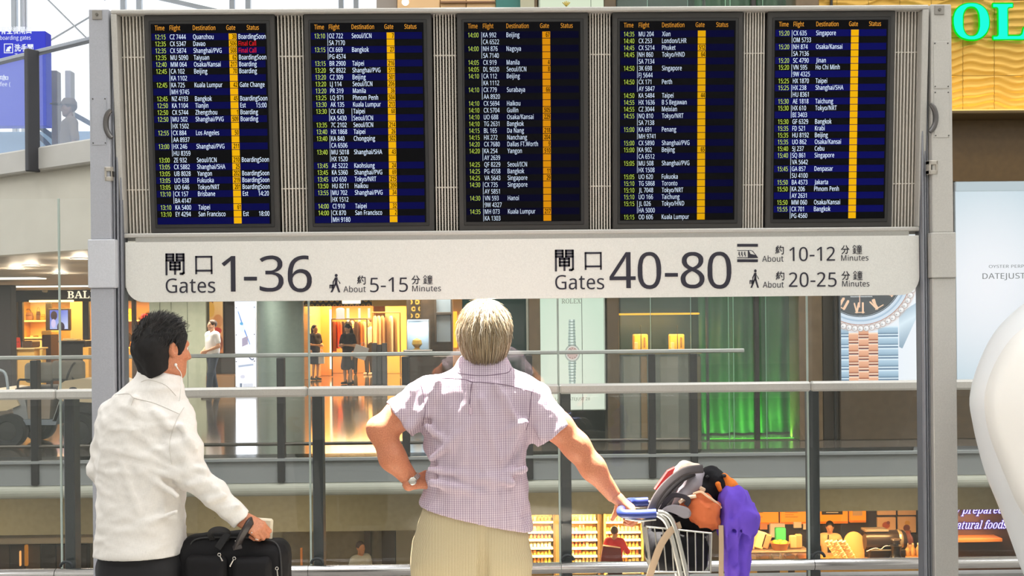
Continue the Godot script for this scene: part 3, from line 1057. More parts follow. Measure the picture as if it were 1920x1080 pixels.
	g.poly([P(1409, 470, SIGN_D) + Vector3(0, 0, 0.002), P(1411, 470, SIGN_D) + Vector3(0, 0, 0.002), P(1419.6, 480.4, SIGN_D) + Vector3(0, 0, 0.002), P(1417, 479, SIGN_D) + Vector3(0, 0, 0.002)], Vector3.BACK)
	for x in [1386, 1391, 1396.5]:
		B.call(x - 1.3, 472, x + 0.8, 474.2); B.call(x - 1.5, 474.6, x + 1.0, 478); B.call(x, 478, x + 1.6, 481)
	part("train_pictogram", g, ink, t)

func walker(g: G, x: float, y: float, w: float, h: float) -> void:
	var Q := func(u: float, v: float) -> Vector3: return P(x + u * w, y + v * h, SIGN_D) + Vector3(0, 0, 0.0022)
	var disc := []
	for k in 14: disc.append(Q.call(0.62 + cos(TAU * k / 14) * 0.135, 0.085 + sin(TAU * k / 14) * 0.085))
	g.poly(disc, Vector3.BACK)
	for f in [[0.5, 0.19, 0.74, 0.19, 0.72, 0.55, 0.5, 0.55], [0.5, 0.5, 0.66, 0.5, 0.28, 0.99, 0.1, 0.99], [0.52, 0.5, 0.72, 0.5, 0.99, 0.99, 0.82, 0.99], [0.68, 0.24, 0.74, 0.3, 1.0, 0.5, 0.94, 0.54], [0.5, 0.2, 0.56, 0.26, 0.4, 0.46, 0.3, 0.44], [0.3, 0.4, 0.4, 0.42, 0.4, 0.62, 0.3, 0.62], [0.02, 0.58, 0.42, 0.58, 0.42, 0.64, 0.02, 0.64], [0.02, 0.64, 0.12, 0.64, 0.12, 0.78, 0.02, 0.78], [0.18, 0.6, 0.42, 0.6, 0.42, 0.78, 0.18, 0.78]]:
		var pts := []
		for k in f.size() / 2: pts.append(Q.call(f[k * 2], f[k * 2 + 1]))
		g.poly(pts, Vector3.BACK)

# ---------------------------------------------------------------- near railing: glass screen, handrail, bumper tube
func near_railing() -> void:
	var d := 6.5
	var k := d / FOCAL
	var yr := Y(960, 730, d)
	var t := thing("glass_railing", "tall glass railing with pale handrail right behind the gate sign posts", "railing", Vector3(0, 0, -d))
	var joints := []
	for i in range(-2, 9): joints.append(X(107 + 470.5 * i, 730, d))
	var rail_m := metal_grain(rgb(208, 206, 200), 0.35, 0.25)
	var post_m := M(rgb(52, 56, 58), 0.45, 0.3)
	var tube_m := M(rgb(206, 204, 204), 0.16, 1.0)
	var edge_m := M(rgb(176, 190, 182), 0.2)
	var top := Y(60, 371, d)
	for i in joints.size() - 1:
		var a: float = joints[i]
		var b: float = joints[i + 1]
		var g := G.new()
		g.box2(Vector3(a + 0.001, yr - 0.03, -d - 0.03), Vector3(b - 0.001, yr + 0.03, -d + 0.035), 0.012)
		part("handrail", g, rail_m, t)
		g = G.new()
		g.card(Vector3(a + 0.008, 0.06, -d - 0.05), Vector3(b - 0.008, 0.06, -d - 0.05), Vector3(b - 0.008, top, -d - 0.05), Vector3(a + 0.008, top, -d - 0.05))
		part("glass_pane", g, pane(Color(0.93, 1.0, 0.96), 0.025), t)
		g = G.new()
		g.tube([Vector3(a + 0.002, Y(960, 1063, d), -d + 0.04), Vector3(b - 0.002, Y(960, 1063, d), -d + 0.04)], 0.034, 20)
		part("bumper_tube", g, tube_m, t)
		g = G.new()
		g.box2(Vector3(a - 0.006, 0.06, -d - 0.056), Vector3(a + 0.006, top, -d - 0.044), 0.002)
		part("glass_edge", g, edge_m, t)
		g = G.new()
		g.box2(Vector3(a + 0.012, 0.0, -d - 0.16), Vector3(a + 0.075, yr - 0.03, -d - 0.06), 0.006)
		part("post", g, post_m, t)
		g = G.new()
		var arc := []
		for q in 9: arc.append(Vector3(a + 0.045 + cos(PI * q / 8.0) * 0.035, Y(960, 1052, d) + sin(PI * q / 8.0) * 0.03, -d))
		g.tube(arc, 0.009, 8)
		part("tube_clip", g, post_m, t)
	# edge of the floor under it
	var g := G.new()
	g.box2(Vector3(HL, -0.5, -NEAR_EDGE), Vector3(HR, 0.06, -NEAR_EDGE - 0.06), 0.01)
	struct("trim_1", g, M(rgb(150, 150, 148), 0.5))

# ---------------------------------------------------------------- slab across the void, its railing
func far_railing() -> void:
	# floor
	var fg := G.new()
	fg.box2(Vector3(HL, -0.3, -FAR_EDGE - 0.012), Vector3(HR, 0, HF))
	var fm := mottled(rgb(86, 80, 72), rgb(104, 97, 88), 0.09, 0.0, 0.35, 0.02, 5)
	fm.metallic_specular = 0.75
	struct("floor", fg, fm)
	# fascia: a light nosing, a flat grey band, a rounded lip
	var fd := FAR_EDGE
	var xf := Transform3D(Basis(Vector3.UP, PI / 2), Vector3(HR, 0, -fd))   # outline x runs into the slab, y up; extruded along world x
	var prof := PackedVector2Array([Vector2(0.4, 0.0), Vector2(-0.05, 0.0), Vector2(-0.05, -0.035), Vector2(0.0, -0.04), Vector2(0.0, -0.31)])
	var g := G.new(); run_profile(g, prof, -fd, HL, HR); struct("trim_2", g, M(rgb(156, 161, 160), 0.5))
	prof = PackedVector2Array([Vector2(0.02, -0.31)])
	for q in 9:
		var a := PI * q / 8.0
		prof.append(Vector2(-0.01 - sin(a) * 0.05, -0.395 + cos(a) * 0.075))
	prof.append(Vector2(0.3, -0.5))
	g = G.new(); run_profile(g, prof, -fd, HL, HR); struct("trim_3", g, mottled(rgb(178, 180, 164), rgb(188, 190, 174), 0.55, 0.0, 0.7))
	# railing
	var d := 13.36
	var t := thing("far_glass_railing", "glass railing with thin handrail and dark posts across the void", "railing", Vector3(X(640, 857, d), 0, -d))
	var yr := Y(760, 663.5, d)
	var xe := X(1395, 660, d)
	g = G.new(); g.box2(Vector3(X(-150, 670, d), yr - 0.025, -d - 0.02), Vector3(xe, yr + 0.025, -d + 0.03), 0.01)
	part("handrail", g, M(rgb(182, 186, 180), 0.4, 0.2), t)
	g = G.new(); g.tube([Vector3(X(-150, 832, d), Y(760, 829, d), -d + 0.05), Vector3(X(1299, 825, d), Y(760, 829, d), -d + 0.05)], 0.022, 10)
	part("bumper_tube", g, M(rgb(90, 86, 78), 0.3, 0.6), t)
	var posts := [-160, 70, 300, 529, 762, 992, 1221, 1299]
	for i in posts.size():
		var x := X(posts[i], 790, d)
		g = G.new(); g.box2(Vector3(x - 0.045, -0.3, -d - 0.02), Vector3(x + 0.045, yr - 0.03, -d + 0.1), 0.008)
		part("post", g, M(rgb(52, 52, 52), 0.5, 0.2), t)
		if i + 1 < posts.size():
			var x2 := X(posts[i + 1], 790, d)
			g = G.new(); g.card(Vector3(x + 0.05, 0.03, -d), Vector3(x2 - 0.05, 0.03, -d), Vector3(x2 - 0.05, yr - 0.03, -d), Vector3(x + 0.05, yr - 0.03, -d))
			part("glass_pane", g, pane(Color(0.93, 1, 0.97), 0.03), t)

# an outline (x into the slab, y up, from top to bottom) run along world x from a to b at z
func run_profile(g: G, pts: PackedVector2Array, z: float, a: float, b: float) -> void:
	for i in pts.size() - 1:
		var p := pts[i]
		var q := pts[i + 1]
		g.poly([Vector3(a, p.y, z - p.x), Vector3(b, p.y, z - p.x), Vector3(b, q.y, z - q.x), Vector3(a, q.y, z - q.x)], Vector3(0, 0.6 if q.x < p.x else -0.6, 1.0))

# ---------------------------------------------------------------- upper deck at the left, seen over the void
func upper_deck() -> void:
	var e0 := P(0, 300, 13.5); e0.y = 0
	var e1 := P(165, 300, 12.5); e1.y = 0
	var dr := (e1 - e0).normalized()
	var nr := Vector3.UP.cross(dr).normalized()     # towards the back or the void
	if nr.z > 0: nr = -nr
	var A := e0 - dr * 6.0
	var B := e1 + dr * 1.6
	var yb := Y(165, 466, 12.5)
	var ys := Y(165, 309, 12.5)
	var yt := Y(165, 263, 12.5)
	var yh := Y(165, 76, 12.5)
	var bs := Basis(dr, Vector3.UP, dr.cross(Vector3.UP))
	var L := (B - A).length()
	var mid := (A + B) / 2
	var g := G.new()
	g.box(mid + nr * 0.15 + Vector3(0, (yb + ys) / 2, 0), Vector3(L, ys - yb, 0.2), 0.0, bs)
	struct("wall_deck", g, mottled(rgb(214, 210, 196), rgb(226, 222, 208), 0.6, 0.0, 0.4))
	g = G.new()
	g.box(mid + nr * 0.05 + Vector3(0, (yt + ys) / 2, 0), Vector3(L, yt - ys, 0.24), 0.02, bs)
	struct("trim_4", g, mottled(rgb(196, 194, 188), rgb(208, 206, 200), 0.45, 0.0, 0.4))
	# deck slab with its soffit over the shops
	g = G.new()
	var C := Vector3(B.x + 0.3, 0, -28.0)
	var D := Vector3(A.x - 3.0, 0, -28.0)
	for y in [yb, 3.3]:
		var o := Vector3(0, y, 0)
		g.poly([A + nr * 0.25 + o, B + nr * 0.25 + o, C + o, D + o], Vector3.DOWN if y == yb else Vector3.UP)
	g.poly([B + nr * 0.25 + Vector3(0, yb, 0), C + Vector3(0, yb, 0), C + Vector3(0, 3.3, 0), B + nr * 0.25 + Vector3(0, 3.3, 0)], Vector3.RIGHT)
	struct("ceiling_deck", g, mottled(rgb(176, 168, 156), rgb(188, 180, 168), 0.5, 0.0, 0.3))
	for q in [[30, 503], [150, 484], [58, 497], [112, 512]]:
		var r := ray(q[0], q[1])
		var p := EYE + r * ((yb - EYE.y) / r.y)
		var dl := thing("downlight", "small round downlight in the pale soffit over the bag shop", "light", p, "downlights of the soffit")
		var dg := G.new(); dg.lathe([Vector2(0.1, -0.012), Vector2(0.13, -0.012), Vector2(0.135, 0.0)], 16, Transform3D())
		part("ring", dg, M(rgb(230, 228, 222), 0.4), dl, true)
		dg = G.new(); dg.lathe([Vector2(0, -0.01), Vector2(0.1, -0.01)], 16, Transform3D())
		part("lamp_lens", dg, glow(Color(1, 0.96, 0.88), 3.0), dl, true)
		omni(p + Vector3(0, -0.16, 0), 0.35, Color(1, 0.93, 0.82), 0.08)
	for q in [[-9.6, -20.0], [-6.2, -20.0], [-10.4, -24.5], [-6.6, -24.5]]:  # lamps added to lift the dark walls under the deck
		added_soffit_panel(Vector3(q[0], yb, q[1]), "long white added light panel in the deck soffit before the bag shop")
	# flat ceiling over the walkway between the deck and the watch store
	g = G.new(); g.box2(Vector3(B.x + 0.35, 3.0, -15.4), Vector3(X(866, 600, 14.6), 3.3, -29.3)); struct("ceiling_walkway", g, M(rgb(214, 210, 200), 0.6))
	for z in [-18.5, -24.0]: added_soffit_panel(Vector3(-2.0, 3.0, z), "long white added light panel in the walkway ceiling before the clothes store")  # two more added lamps, brightening the walkway and the column
	# glass balustrade on the deck edge
	var t := thing("deck_railing", "glass railing on the upper deck edge with one dark post", "railing", mid + Vector3(0, yt, 0))
	g = G.new(); g.box(mid + Vector3(0, yh, 0), Vector3(L, 0.06, 0.08), 0.015, bs)
	part("handrail", g, M(rgb(170, 176, 186), 0.4, 0.3), t)
	var xs := [-320, 78, 330]
	for i in xs.size():
		var r := ray(xs[i], 250)
		var s := 0.0
		# meet the plane of the deck edge
		var n2 := dr.cross(Vector3.UP)
		var tt := (A - EYE).dot(n2) / r.dot(n2)
		var p := EYE + r * tt; p.y = 0
		g = G.new(); g.box(p - nr * 0.12 + Vector3(0, (yh + ys - 0.02) / 2, 0), Vector3(0.075, yh - ys + 0.02, 0.16), 0.01, bs)
		part("post", g, M(rgb(66, 66, 70), 0.5, 0.2), t)
	for h in 2:
		var a := A.lerp(B, 0.0 if h == 0 else 0.5)
		var b := A.lerp(B, 0.49 if h == 0 else 1.0)
		g = G.new(); g.card(a + Vector3(0, yt, 0), b + Vector3(0, yt, 0), b + Vector3(0, yh - 0.03, 0), a + Vector3(0, yh - 0.03, 0))
		part("glass_pane", g, pane(Color(0.74, 0.85, 1.0), 0.26), t)
	# blue wayfinding sign hanging beyond the deck
	var sd := 19.0
	var sg := thing("wayfinding_sign", "blue hanging sign with white lettering about boarding gates", "sign", P(20, 140, sd))
	g = G.new()
	var tl := P(-200, 18, sd); var br := P(87, 58, sd); var bl := P(87, 236, sd)
	g.box2(Vector3(tl.x, bl.y, -sd - 0.25), Vector3(bl.x, br.y, -sd), 0.01)
	part("sign_box", g, glow_mat(rgb(30, 42, 168), Color(0.05, 0.08, 0.55), 0.9), sg)
	g = G.new()
	han(g, "have", 1, 50, 11, 14, 1.6, sd, 0.012); han(g, "climb", 13, 50, 11, 14, 1.3, sd, 0.012); han(g, "machine", 25, 50, 11, 14, 1.3, sd, 0.012); han(g, "gate", 37, 50, 11, 14, 1.3, sd, 0.012); han(g, "mouth", 49, 50, 11, 14, 1.6, sd, 0.012)
	han(g, "wash", 28, 83, 11, 14, 1.4, sd, 0.012); han(g, "hand", 40, 83, 11, 14, 1.6, sd, 0.012); han(g, "room", 52, 83, 11, 14, 1.4, sd, 0.012)
	han(g, "coffee", 0, 140, 16, 12, 1.4, sd, 0.012)
	fit(g, "boarding gates", 1, 58, 75, 7.5, font(), sd, 0.012)
	fit(g, "Toilets", 28, 60, 108, 7.5, font(), sd, 0.012)
	fit(g, "Coffee (", -14, 20, 162, 7.5, font(), sd, 0.012)
	part("sign_text", g, glow(Color(0.95, 0.97, 1), 1.0), sg)
	g = G.new()
	for q in [[8, 82, 25, 83.5], [8, 98.5, 25, 100], [8, 82, 9.5, 100], [23.5, 82, 25, 100]]:
		g.card(P(q[0], q[3], sd) + Vector3(0, 0, 0.012), P(q[2], q[3], sd) + Vector3(0, 0, 0.012), P(q[2], q[1], sd) + Vector3(0, 0, 0.012), P(q[0], q[1], sd) + Vector3(0, 0, 0.012))
	for q in [[11, 97, 20, 97, 18, 90, 13, 92], [13, 90, 20, 86, 22, 90, 17, 94]]:
		var pp := []
		for i in 4: pp.append(P(q[i * 2], q[i * 2 + 1], sd) + Vector3(0, 0, 0.012))
		g.poly(pp, Vector3.BACK)
	part("toilet_pictogram", g, glow(Color(0.95, 0.97, 1), 1.0), sg)
	g = G.new()
	for x in [-150, 40]: g.tube([P(x, 50, sd) + Vector3(0, 0, -0.12), Vector3(P(x, 50, sd).x, CEILING, -sd - 0.12)], 0.03, 6)
	part("hanger_rod", g, M(rgb(190, 195, 205), 0.5), sg)
	# escalator beyond the deck: pale glass side, dark curved handrails, two brown columns
	var ed := 22.0
	var es := thing("escalator", "escalator with pale blue glass side and dark curved handrails", "escalator", Vector3(X(60, 260, ed), 3.3, -ed))
	for q in [[[-60, 178], [20, 182], [90, 192], [170, 232], [215, 262]], [[-60, 196], [0, 206], [50, 224], [88, 248], [120, 275]], [[-60, 205], [0, 216], [40, 232], [76, 258], [100, 282]]]:
		var pts := []
		for c in q: pts.append(P(c[0], c[1], ed))
		g = G.new(); g.tube(smooth_path(pts, 4), 0.05, 8)
		part("handrail_belt", g, M(rgb(58, 72, 96), 0.4), es)
	g = G.new(); g.box2(Vector3(X(-60, 250, ed), 3.3, -ed - 1.0), Vector3(X(165, 250, ed), Y(60, 232, ed), -ed - 0.9), 0.01)
	part("glass_side", g, M(rgb(170, 205, 236), 0.25), es)
	g = G.new(); g.box2(Vector3(X(-60, 282, ed), 3.28, -ed - 0.9), Vector3(X(165, 282, ed), 3.36, -ed + 0.3), 0.01)
	part("landing_plate", g, M(rgb(168, 172, 176), 0.4, 0.3), es)
	for px in [102, 128]:
		g = G.new(); g.box2(Vector3(X(px - 6, 200, 20.0), 3.3, -20.2), Vector3(X(px + 5, 200, 20.0), Y(px, 132, 20.0), -20.0), 0.01)
		single("signal_column", g, M(rgb(138, 124, 112) if px == 102 else rgb(176, 172, 168), 0.6), ("brown" if px == 102 else "pale grey") + " column standing on the upper deck by the capped person", "column")

func added_soffit_panel(at: Vector3, label: String) -> void:  # an added light panel, only there to brighten the far walkway
	var t := thing("added_soffit_light", label, "light", at, "added light panels over the far walkway")
	var g := G.new(); g.box(Vector3(0, -0.02, 0), Vector3(2.2, 0.03, 0.5), 0.008); part("light_diffuser", g, glow(Color(1.0, 0.97, 0.9), 1.6), t, true)
	g = G.new(); g.box(Vector3(0, -0.008, 0), Vector3(2.3, 0.015, 0.6), 0.005); part("light_housing", g, M(rgb(210, 208, 204), 0.5), t, true)
	area("added_soffit_lamp_light", at + Vector3(0, -0.06, 0), Vector2(2.2, 0.5), 11.0, Color(1.0, 0.95, 0.86))

func glow_mat(c: Color, e: Color, k: float) -> StandardMaterial3D:
	var m := StandardMaterial3D.new()
	m.albedo_color = c; m.roughness = 0.4
	m.emission_enabled = true; m.emission = e; m.emission_energy_multiplier = k
	return m

# Catmull-Rom points through a path
func smooth_path(p: Array, n: int) -> Array:
	var out := []
	for i in p.size() - 1:
		var a: Vector3 = p[maxi(i - 1, 0)]; var b: Vector3 = p[i]; var c: Vector3 = p[i + 1]; var d: Vector3 = p[mini(i + 2, p.size() - 1)]
		for k in n: out.append(b.cubic_interpolate(c, a, d, float(k) / n))
	out.append(p[p.size() - 1])
	return out

# ---------------------------------------------------------------- white pod at the right edge
func pod() -> void:
	var d := 5.0
	var t := thing("egg_pod", "big white egg-shaped pod cut off by the right picture edge", "pod", Vector3(X(2010, 760, d), 0, -d))
	var c := P(2012, 760, d)
	var prof := []
	var inner := []
	# radius against height (pixels from the widest level), egg narrowing downwards
	for q in [[0, -222], [45, -216], [92, -185], [136, -136], [166, -70], [180, -10], [175, 40], [165, 90], [152, 140], [130, 200], [107, 270], [90, 320], [66, 370], [55, 400]]:
		prof.append(Vector2(q[0], -q[1]) * d / FOCAL)
	prof.reverse()
	var g := G.new(); g.lathe(smooth2(prof, 4), 40, Transform3D(Basis(), c))
	part("shell", g, M(rgb(236, 238, 240), 0.35), t)
	# the round white face set before the shell, leaving a grey-white rim
	var pts := []
	for q in [[0, -172], [50, -166], [92, -136], [120, -95], [138, -50], [144, -10], [138, 40], [122, 90], [107, 130], [90, 172], [56, 226], [0, 262]]: pts.append(Vector3(q[0], -q[1], 0) * d / FOCAL)
	pts = smooth_path(pts, 4)
	var rings := []
	var fw := Vector3(-c.x, 0, -c.z).normalized()      # the face looks out over the walkway
	var sd := Vector3.UP.cross(fw)
	for r in 6:
		var f := r / 5.0
		var ring := PackedVector3Array()
		var z := 0.36 + sin(f * PI / 2) * 0.12
		for i in pts.size(): ring.append(c - sd * pts[i].x * (1 - f * 0.999) + Vector3.UP * pts[i].y * (1 - f * 0.999) + fw * z)
		for i in range(pts.size() - 2, 0, -1): ring.append(c + sd * pts[i].x * (1 - f * 0.999) + Vector3.UP * pts[i].y * (1 - f * 0.999) + fw * z)
		rings.append(ring)
	var back := PackedVector3Array()
	for p in rings[0]: back.append(p - fw * 0.25)
	rings.push_front(back)
	g = G.new(); g.loft(rings, true, true)
	part("face", g, M(rgb(252, 250, 245), 0.4), t)
	g = G.new(); g.lathe([Vector2(0, 0), Vector2(0.42, 0), Vector2(0.42, 0.025), Vector2(0.1, 0.06), Vector2(0.09, c.y - 0.95)], 32, Transform3D(Basis(), Vector3(c.x, 0, c.z)))
	part("foot", g, M(rgb(210, 210, 208), 0.35, 0.3), t)

func smooth2(p: Array, n: int) -> Array:
	var v := []
	for q in p: v.append(Vector3(q.x, q.y, 0))
	var out := []
	for q in smooth_path(v, n): out.append(Vector2(maxf(q.x, 0), q.y))
	return out

# ---------------------------------------------------------------- people
# adds a head to a field; c is the middle of the head, bs has x to the side, y up, z towards the face
func head_field(f: Field, c: Vector3, bs: Basis, s := 1.0) -> void:
	var H := func(x: float, y: float, z: float) -> Vector3: return c + bs * (Vector3(x, y, z) * s)
	f.egg(H.call(0, 0.033, -0.012), Vector3(0.077, 0.086, 0.097) * s, bs, 0.02)
	f.egg(H.call(0, -0.035, 0.028), Vector3(0.060, 0.082, 0.064) * s, bs, 0.03)
	f.egg(H.call(0, -0.092, 0.058), Vector3(0.027, 0.024, 0.026) * s, bs, 0.03)
	f.limb(H.call(-0.05, -0.03, 0.0), H.call(-0.022, -0.09, 0.05), 0.022 * s, 0.018 * s, 0.03)
	f.limb(H.call(0.05, -0.03, 0.0), H.call(0.022, -0.09, 0.05), 0.022 * s, 0.018 * s, 0.03)
	f.limb(H.call(-0.034, 0.024, 0.078), H.call(0.034, 0.024, 0.078), 0.011 * s, 0.011 * s, 0.015)
	f.limb(H.call(0, 0.016, 0.088), H.call(0, -0.03, 0.106), 0.008 * s, 0.012 * s, 0.012)
	f.limb(H.call(-0.013, -0.034, 0.092), H.call(0.013, -0.034, 0.092), 0.009 * s, 0.009 * s, 0.008)
	for y in [-0.058, -0.07]: f.limb(H.call(-0.02, y, 0.078), H.call(0.02, y, 0.078), 0.007 * s, 0.007 * s, 0.006)
	for q in [-1.0, 1.0]:
		f.limb(H.call(q * 0.045, -0.018, 0.06), H.call(q * 0.05, -0.02, 0.04), 0.018 * s, 0.018 * s, 0.02)
		f.egg(H.call(q * 0.031, 0.004, 0.096), Vector3(0.016, 0.011, 0.014) * s, bs, 0.008, -1)
		var eb := bs * Basis(Vector3.UP, q * 0.35) * Basis(Vector3.RIGHT, -0.2)
		f.egg(H.call(q * 0.081, 0.0, -0.008), Vector3(0.010, 0.032, 0.019) * s, eb, 0.006)
		f.egg(H.call(q * 0.092, 0.004, -0.004), Vector3(0.008, 0.019, 0.010) * s, eb, 0.004, -1)

func eyes(c: Vector3, bs: Basis, s: float, body: Node3D) -> void:
	for q in [-1.0, 1.0]:
		var g := G.new()
		var e := Field.new()
		var at := c + bs * (Vector3(q * 0.031, 0.004, 0.0755) * s)
		g.lathe(ball(0.0115 * s), 14, Transform3D(bs, at))
		var o := part("eye", g, M(rgb(236, 230, 224), 0.2), body)
		g = G.new()
		g.lathe([Vector2(0, 0.0012), Vector2(0.0055 * s, 0.0)], 12, Transform3D(bs * Basis(Vector3.RIGHT, PI / 2), at + bs * Vector3(0, 0, 0.0112 * s)))
		part("iris", g, M(rgb(52, 36, 26), 0.2), body)

func ball(r: float, n := 8) -> Array:
	var p := []
	for i in n + 1: p.append(Vector2(sin(PI * i / n) * r, -cos(PI * i / n) * r))
	return p

# a hand with four fingers and a thumb; d along the palm, back out of the back of the hand, side +1 or -1 for where the thumb is
func hand_field(f: Field, w: Vector3, d: Vector3, back: Vector3, side: float, curl: Array, thumb := [0.7, 0.3, 0.4], s := 1.0) -> void:
	d = d.normalized()
	back = (back - d * back.dot(d)).normalized()
	var l := d.cross(back) * side
	var off := [0.029, 0.0095, -0.0095, -0.027]
	var dist := [0.086, 0.090, 0.085, 0.077]
	var lens := [[0.043, 0.026, 0.021], [0.047, 0.030, 0.022], [0.043, 0.028, 0.022], [0.034, 0.021, 0.019]]
	f.limb(w - d * 0.03 * s, w + d * 0.012 * s, 0.026 * s, 0.025 * s, 0.015)
	for k in 4:
		var kn: Vector3 = w + (d * dist[k] + l * off[k]) * s
		f.limb(w + l * off[k] * 0.5 * s, kn, 0.0165 * s, 0.0125 * s, 0.012)
		var a := 0.0
		var p := kn
		for j in 3:
			a += curl[j] * (1.0 + 0.08 * (k - 1))
			var dd := d * cos(a) - back * sin(a)
			var q: Vector3 = p + dd * lens[k][j] * s
			f.limb(p, q, (0.0103 - 0.0009 * j - (0.001 if k == 3 else 0.0)) * s, (0.0096 - 0.0009 * j - (0.001 if k == 3 else 0.0)) * s, 0.004)
			p = q
	var tb := w + (d * 0.022 + l * 0.022) * s
	var a1: float = thumb[0]
	var td: Vector3 = (l * sin(a1) + d * cos(a1) - back * thumb[1]).normalized()
	var t1: Vector3 = tb + td * 0.045 * s
	f.limb(tb, t1, 0.0165 * s, 0.0125 * s, 0.012)
	var td2: Vector3 = (td - back * thumb[2] + d * 0.15).normalized()
	var t2: Vector3 = t1 + td2 * 0.031 * s
	f.limb(t1, t2, 0.012 * s, 0.0105 * s, 0.004)
	f.limb(t2, t2 + (td2 - back * thumb[2] * 0.6).normalized() * 0.025 * s, 0.0105 * s, 0.0085 * s, 0.004)

# the point of a field that the picture shows at px, py
func surf(f: Field, px: float, py: float, lift := 0.0) -> Vector3:
	var r := ray(px, py).normalized()
	var t := 3.2
	for i in 90:
		var e := f.at(EYE + r * t, f.prims)
		if e < 0.0006 + lift or t > 8.0: break
		t += maxf(e - lift, 0.0005) * 0.75
	return EYE + r * t

func seam(g: G, f: Field, pts: Array, r := 0.0013, lift := 0.0005, sub := 6) -> void:
	var v := []
	for q in pts: v.append(Vector3(q[0], q[1], 0))
	var out := []
	for q in smooth_path(v, sub): out.append(surf(f, q.x, q.y, lift))
	g.tube(out, r, 5)

func make_noise(seed_: int, freq: float, oct := 3) -> FastNoiseLite:
	var n := FastNoiseLite.new()
	n.seed = seed_; n.frequency = freq; n.fractal_octaves = oct
	n.noise_type = FastNoiseLite.TYPE_SIMPLEX_SMOOTH
	return n

func ridges(seed_: int, freq: float) -> FastNoiseLite:
	var n := make_noise(seed_, freq, 2)
	n.fractal_type = FastNoiseLite.FRACTAL_RIDGED
	return n

func facing(dir: Vector3, up := Vector3.UP) -> Basis:
	var z := dir.normalized()
	var x := up.cross(z).normalized()
	return Basis(x, z.cross(x), z)

func skin(c: Color) -> StandardMaterial3D:
	var key := "skin" + c.to_html()
	if not mats.has(key):
		var m := StandardMaterial3D.new()
		if not mats.has("skin_tex"): mats["skin_tex"] = noise_tex(0.06, [Color(0.82, 0.72, 0.68), Color(1, 0.96, 0.93)], 256, 21, FastNoiseLite.TYPE_SIMPLEX_SMOOTH, 5)
		m.albedo_texture = mats["skin_tex"]
		m.albedo_color = c; m.roughness = 0.52
		m.subsurf_scatter_enabled = true; m.subsurf_scatter_strength = 0.15
		m.uv1_triplanar = true; m.uv1_world_triplanar = true
		m.uv1_scale = Vector3.ONE * 9.0
		mats[key] = m
	return mats[key]

func cloth(tex: Texture2D, c: Color, scale: float, bump := 0.0, rough := 0.85) -> StandardMaterial3D:
	var m := StandardMaterial3D.new()
	m.albedo_texture = tex; m.albedo_color = c; m.roughness = rough
	m.metallic_specular = 0.3
	m.uv1_triplanar = true; m.uv1_world_triplanar = true
	m.uv1_triplanar_sharpness = 4.0
	m.uv1_scale = Vector3.ONE * scale
	if bump > 0.0:
		m.heightmap_enabled = true; m.heightmap_texture = tex; m.heightmap_scale = bump
	return m

# woven check: pale lilac ground with dark and white threads
func check_tex() -> ImageTexture:
	var n := 192
	var im := Image.create(n, n, false, Image.FORMAT_RGB8)
	var rng := RandomNumberGenerator.new(); rng.seed = 5
	var across := []
	var down := []
	for i in n:
		across.append(Vector3(0, 0, 0)); down.append(Vector3(0, 0, 0))
	for list in [across, down]:
		var i := 3
		while i < n - 4:
			var dk: float = rng.randf_range(0.16, 0.42)
			for q in 3: list[i + q] -= Vector3(1.0, 1.08, 0.85) * dk * [0.7, 1.0, 0.6][q]
			var w := i + rng.randi_range(7, 9)
			for q in 4: list[mini(w + q, n - 1)] += Vector3(1, 1.15, 1.02) * rng.randf_range(0.07, 0.13)
			i += rng.randi_range(14, 18)
	for y in n:
		for x in n:
			var v: Vector3 = Vector3(0.745, 0.675, 0.72) + across[x] * 0.8 + down[y] * 0.32
			v += Vector3.ONE * (rng.randf() - 0.5) * 0.05
			im.set_pixel(x, y, Color(clampf(v.x, 0, 1), clampf(v.y, 0, 1), clampf(v.z, 0, 1)))
	return ImageTexture.create_from_image(im)

func rib_tex(a: Color, b: Color, ribs: int) -> ImageTexture:
	var n := 256
	var im := Image.create(n, n, false, Image.FORMAT_RGB8)
	var rng := RandomNumberGenerator.new(); rng.seed = 9
	for y in n:
		for x in n:
			var s := 0.5 + 0.5 * sin(TAU * x * ribs / n)
			im.set_pixel(x, y, b.lerp(a, clampf(pow(s, 0.6) + (rng.randf() - 0.5) * 0.25, 0, 1)))
	return ImageTexture.create_from_image(im)

func slub_tex() -> ImageTexture:
	var n := 256
	var im := Image.create(n, n, false, Image.FORMAT_RGB8)
	var rng := RandomNumberGenerator.new(); rng.seed = 11
	var nz := make_noise(3, 0.05)
	for y in n:
		for x in n:
			var v := 0.965 + nz.get_noise_2d(x * 6.0, y * 0.5) * 0.035 + nz.get_noise_2d(x * 0.5 + 400, y * 6.0) * 0.03
			im.set_pixel(x, y, Color(v, v, v).clamp())
	return ImageTexture.create_from_image(im)

# hair strands that run over an egg of half axes r (frame bs at c), from directions given by `root`
func strand(g: G, c: Vector3, bs: Basis, r: Vector3, dir: Vector3, flow: Callable, steps: int, step: float, lift0: float, lift1: float, w: float, col: Color, nz: FastNoiseLite) -> void:
	var pts := []
	var rs := []
	var p := dir.normalized() * r
	for i in steps + 1:
		var f := float(i) / steps
		var q := p / r
		var nn := (q / r).normalized()
		var on := q.normalized() * r
		pts.append(c + bs * (on + nn * lerpf(lift0, lift1, f * f)))
		rs.append(w * (1.0 - 0.75 * f))
		var fl: Vector3 = flow.call(p / r, f)
		fl += Vector3(nz.get_noise_3dv(p * 30.0), nz.get_noise_3dv(p * 30.0 + Vector3(9, 0, 0)), nz.get_noise_3dv(p * 30.0 + Vector3(0, 7, 0))) * 0.95
		fl = (fl - nn * fl.dot(nn)).normalized()
		p = on + fl * step
	var b := g.v.size()
	g.tube(pts, rs, 3, false)
	for i in g.v.size() - b: g.c.append(col)

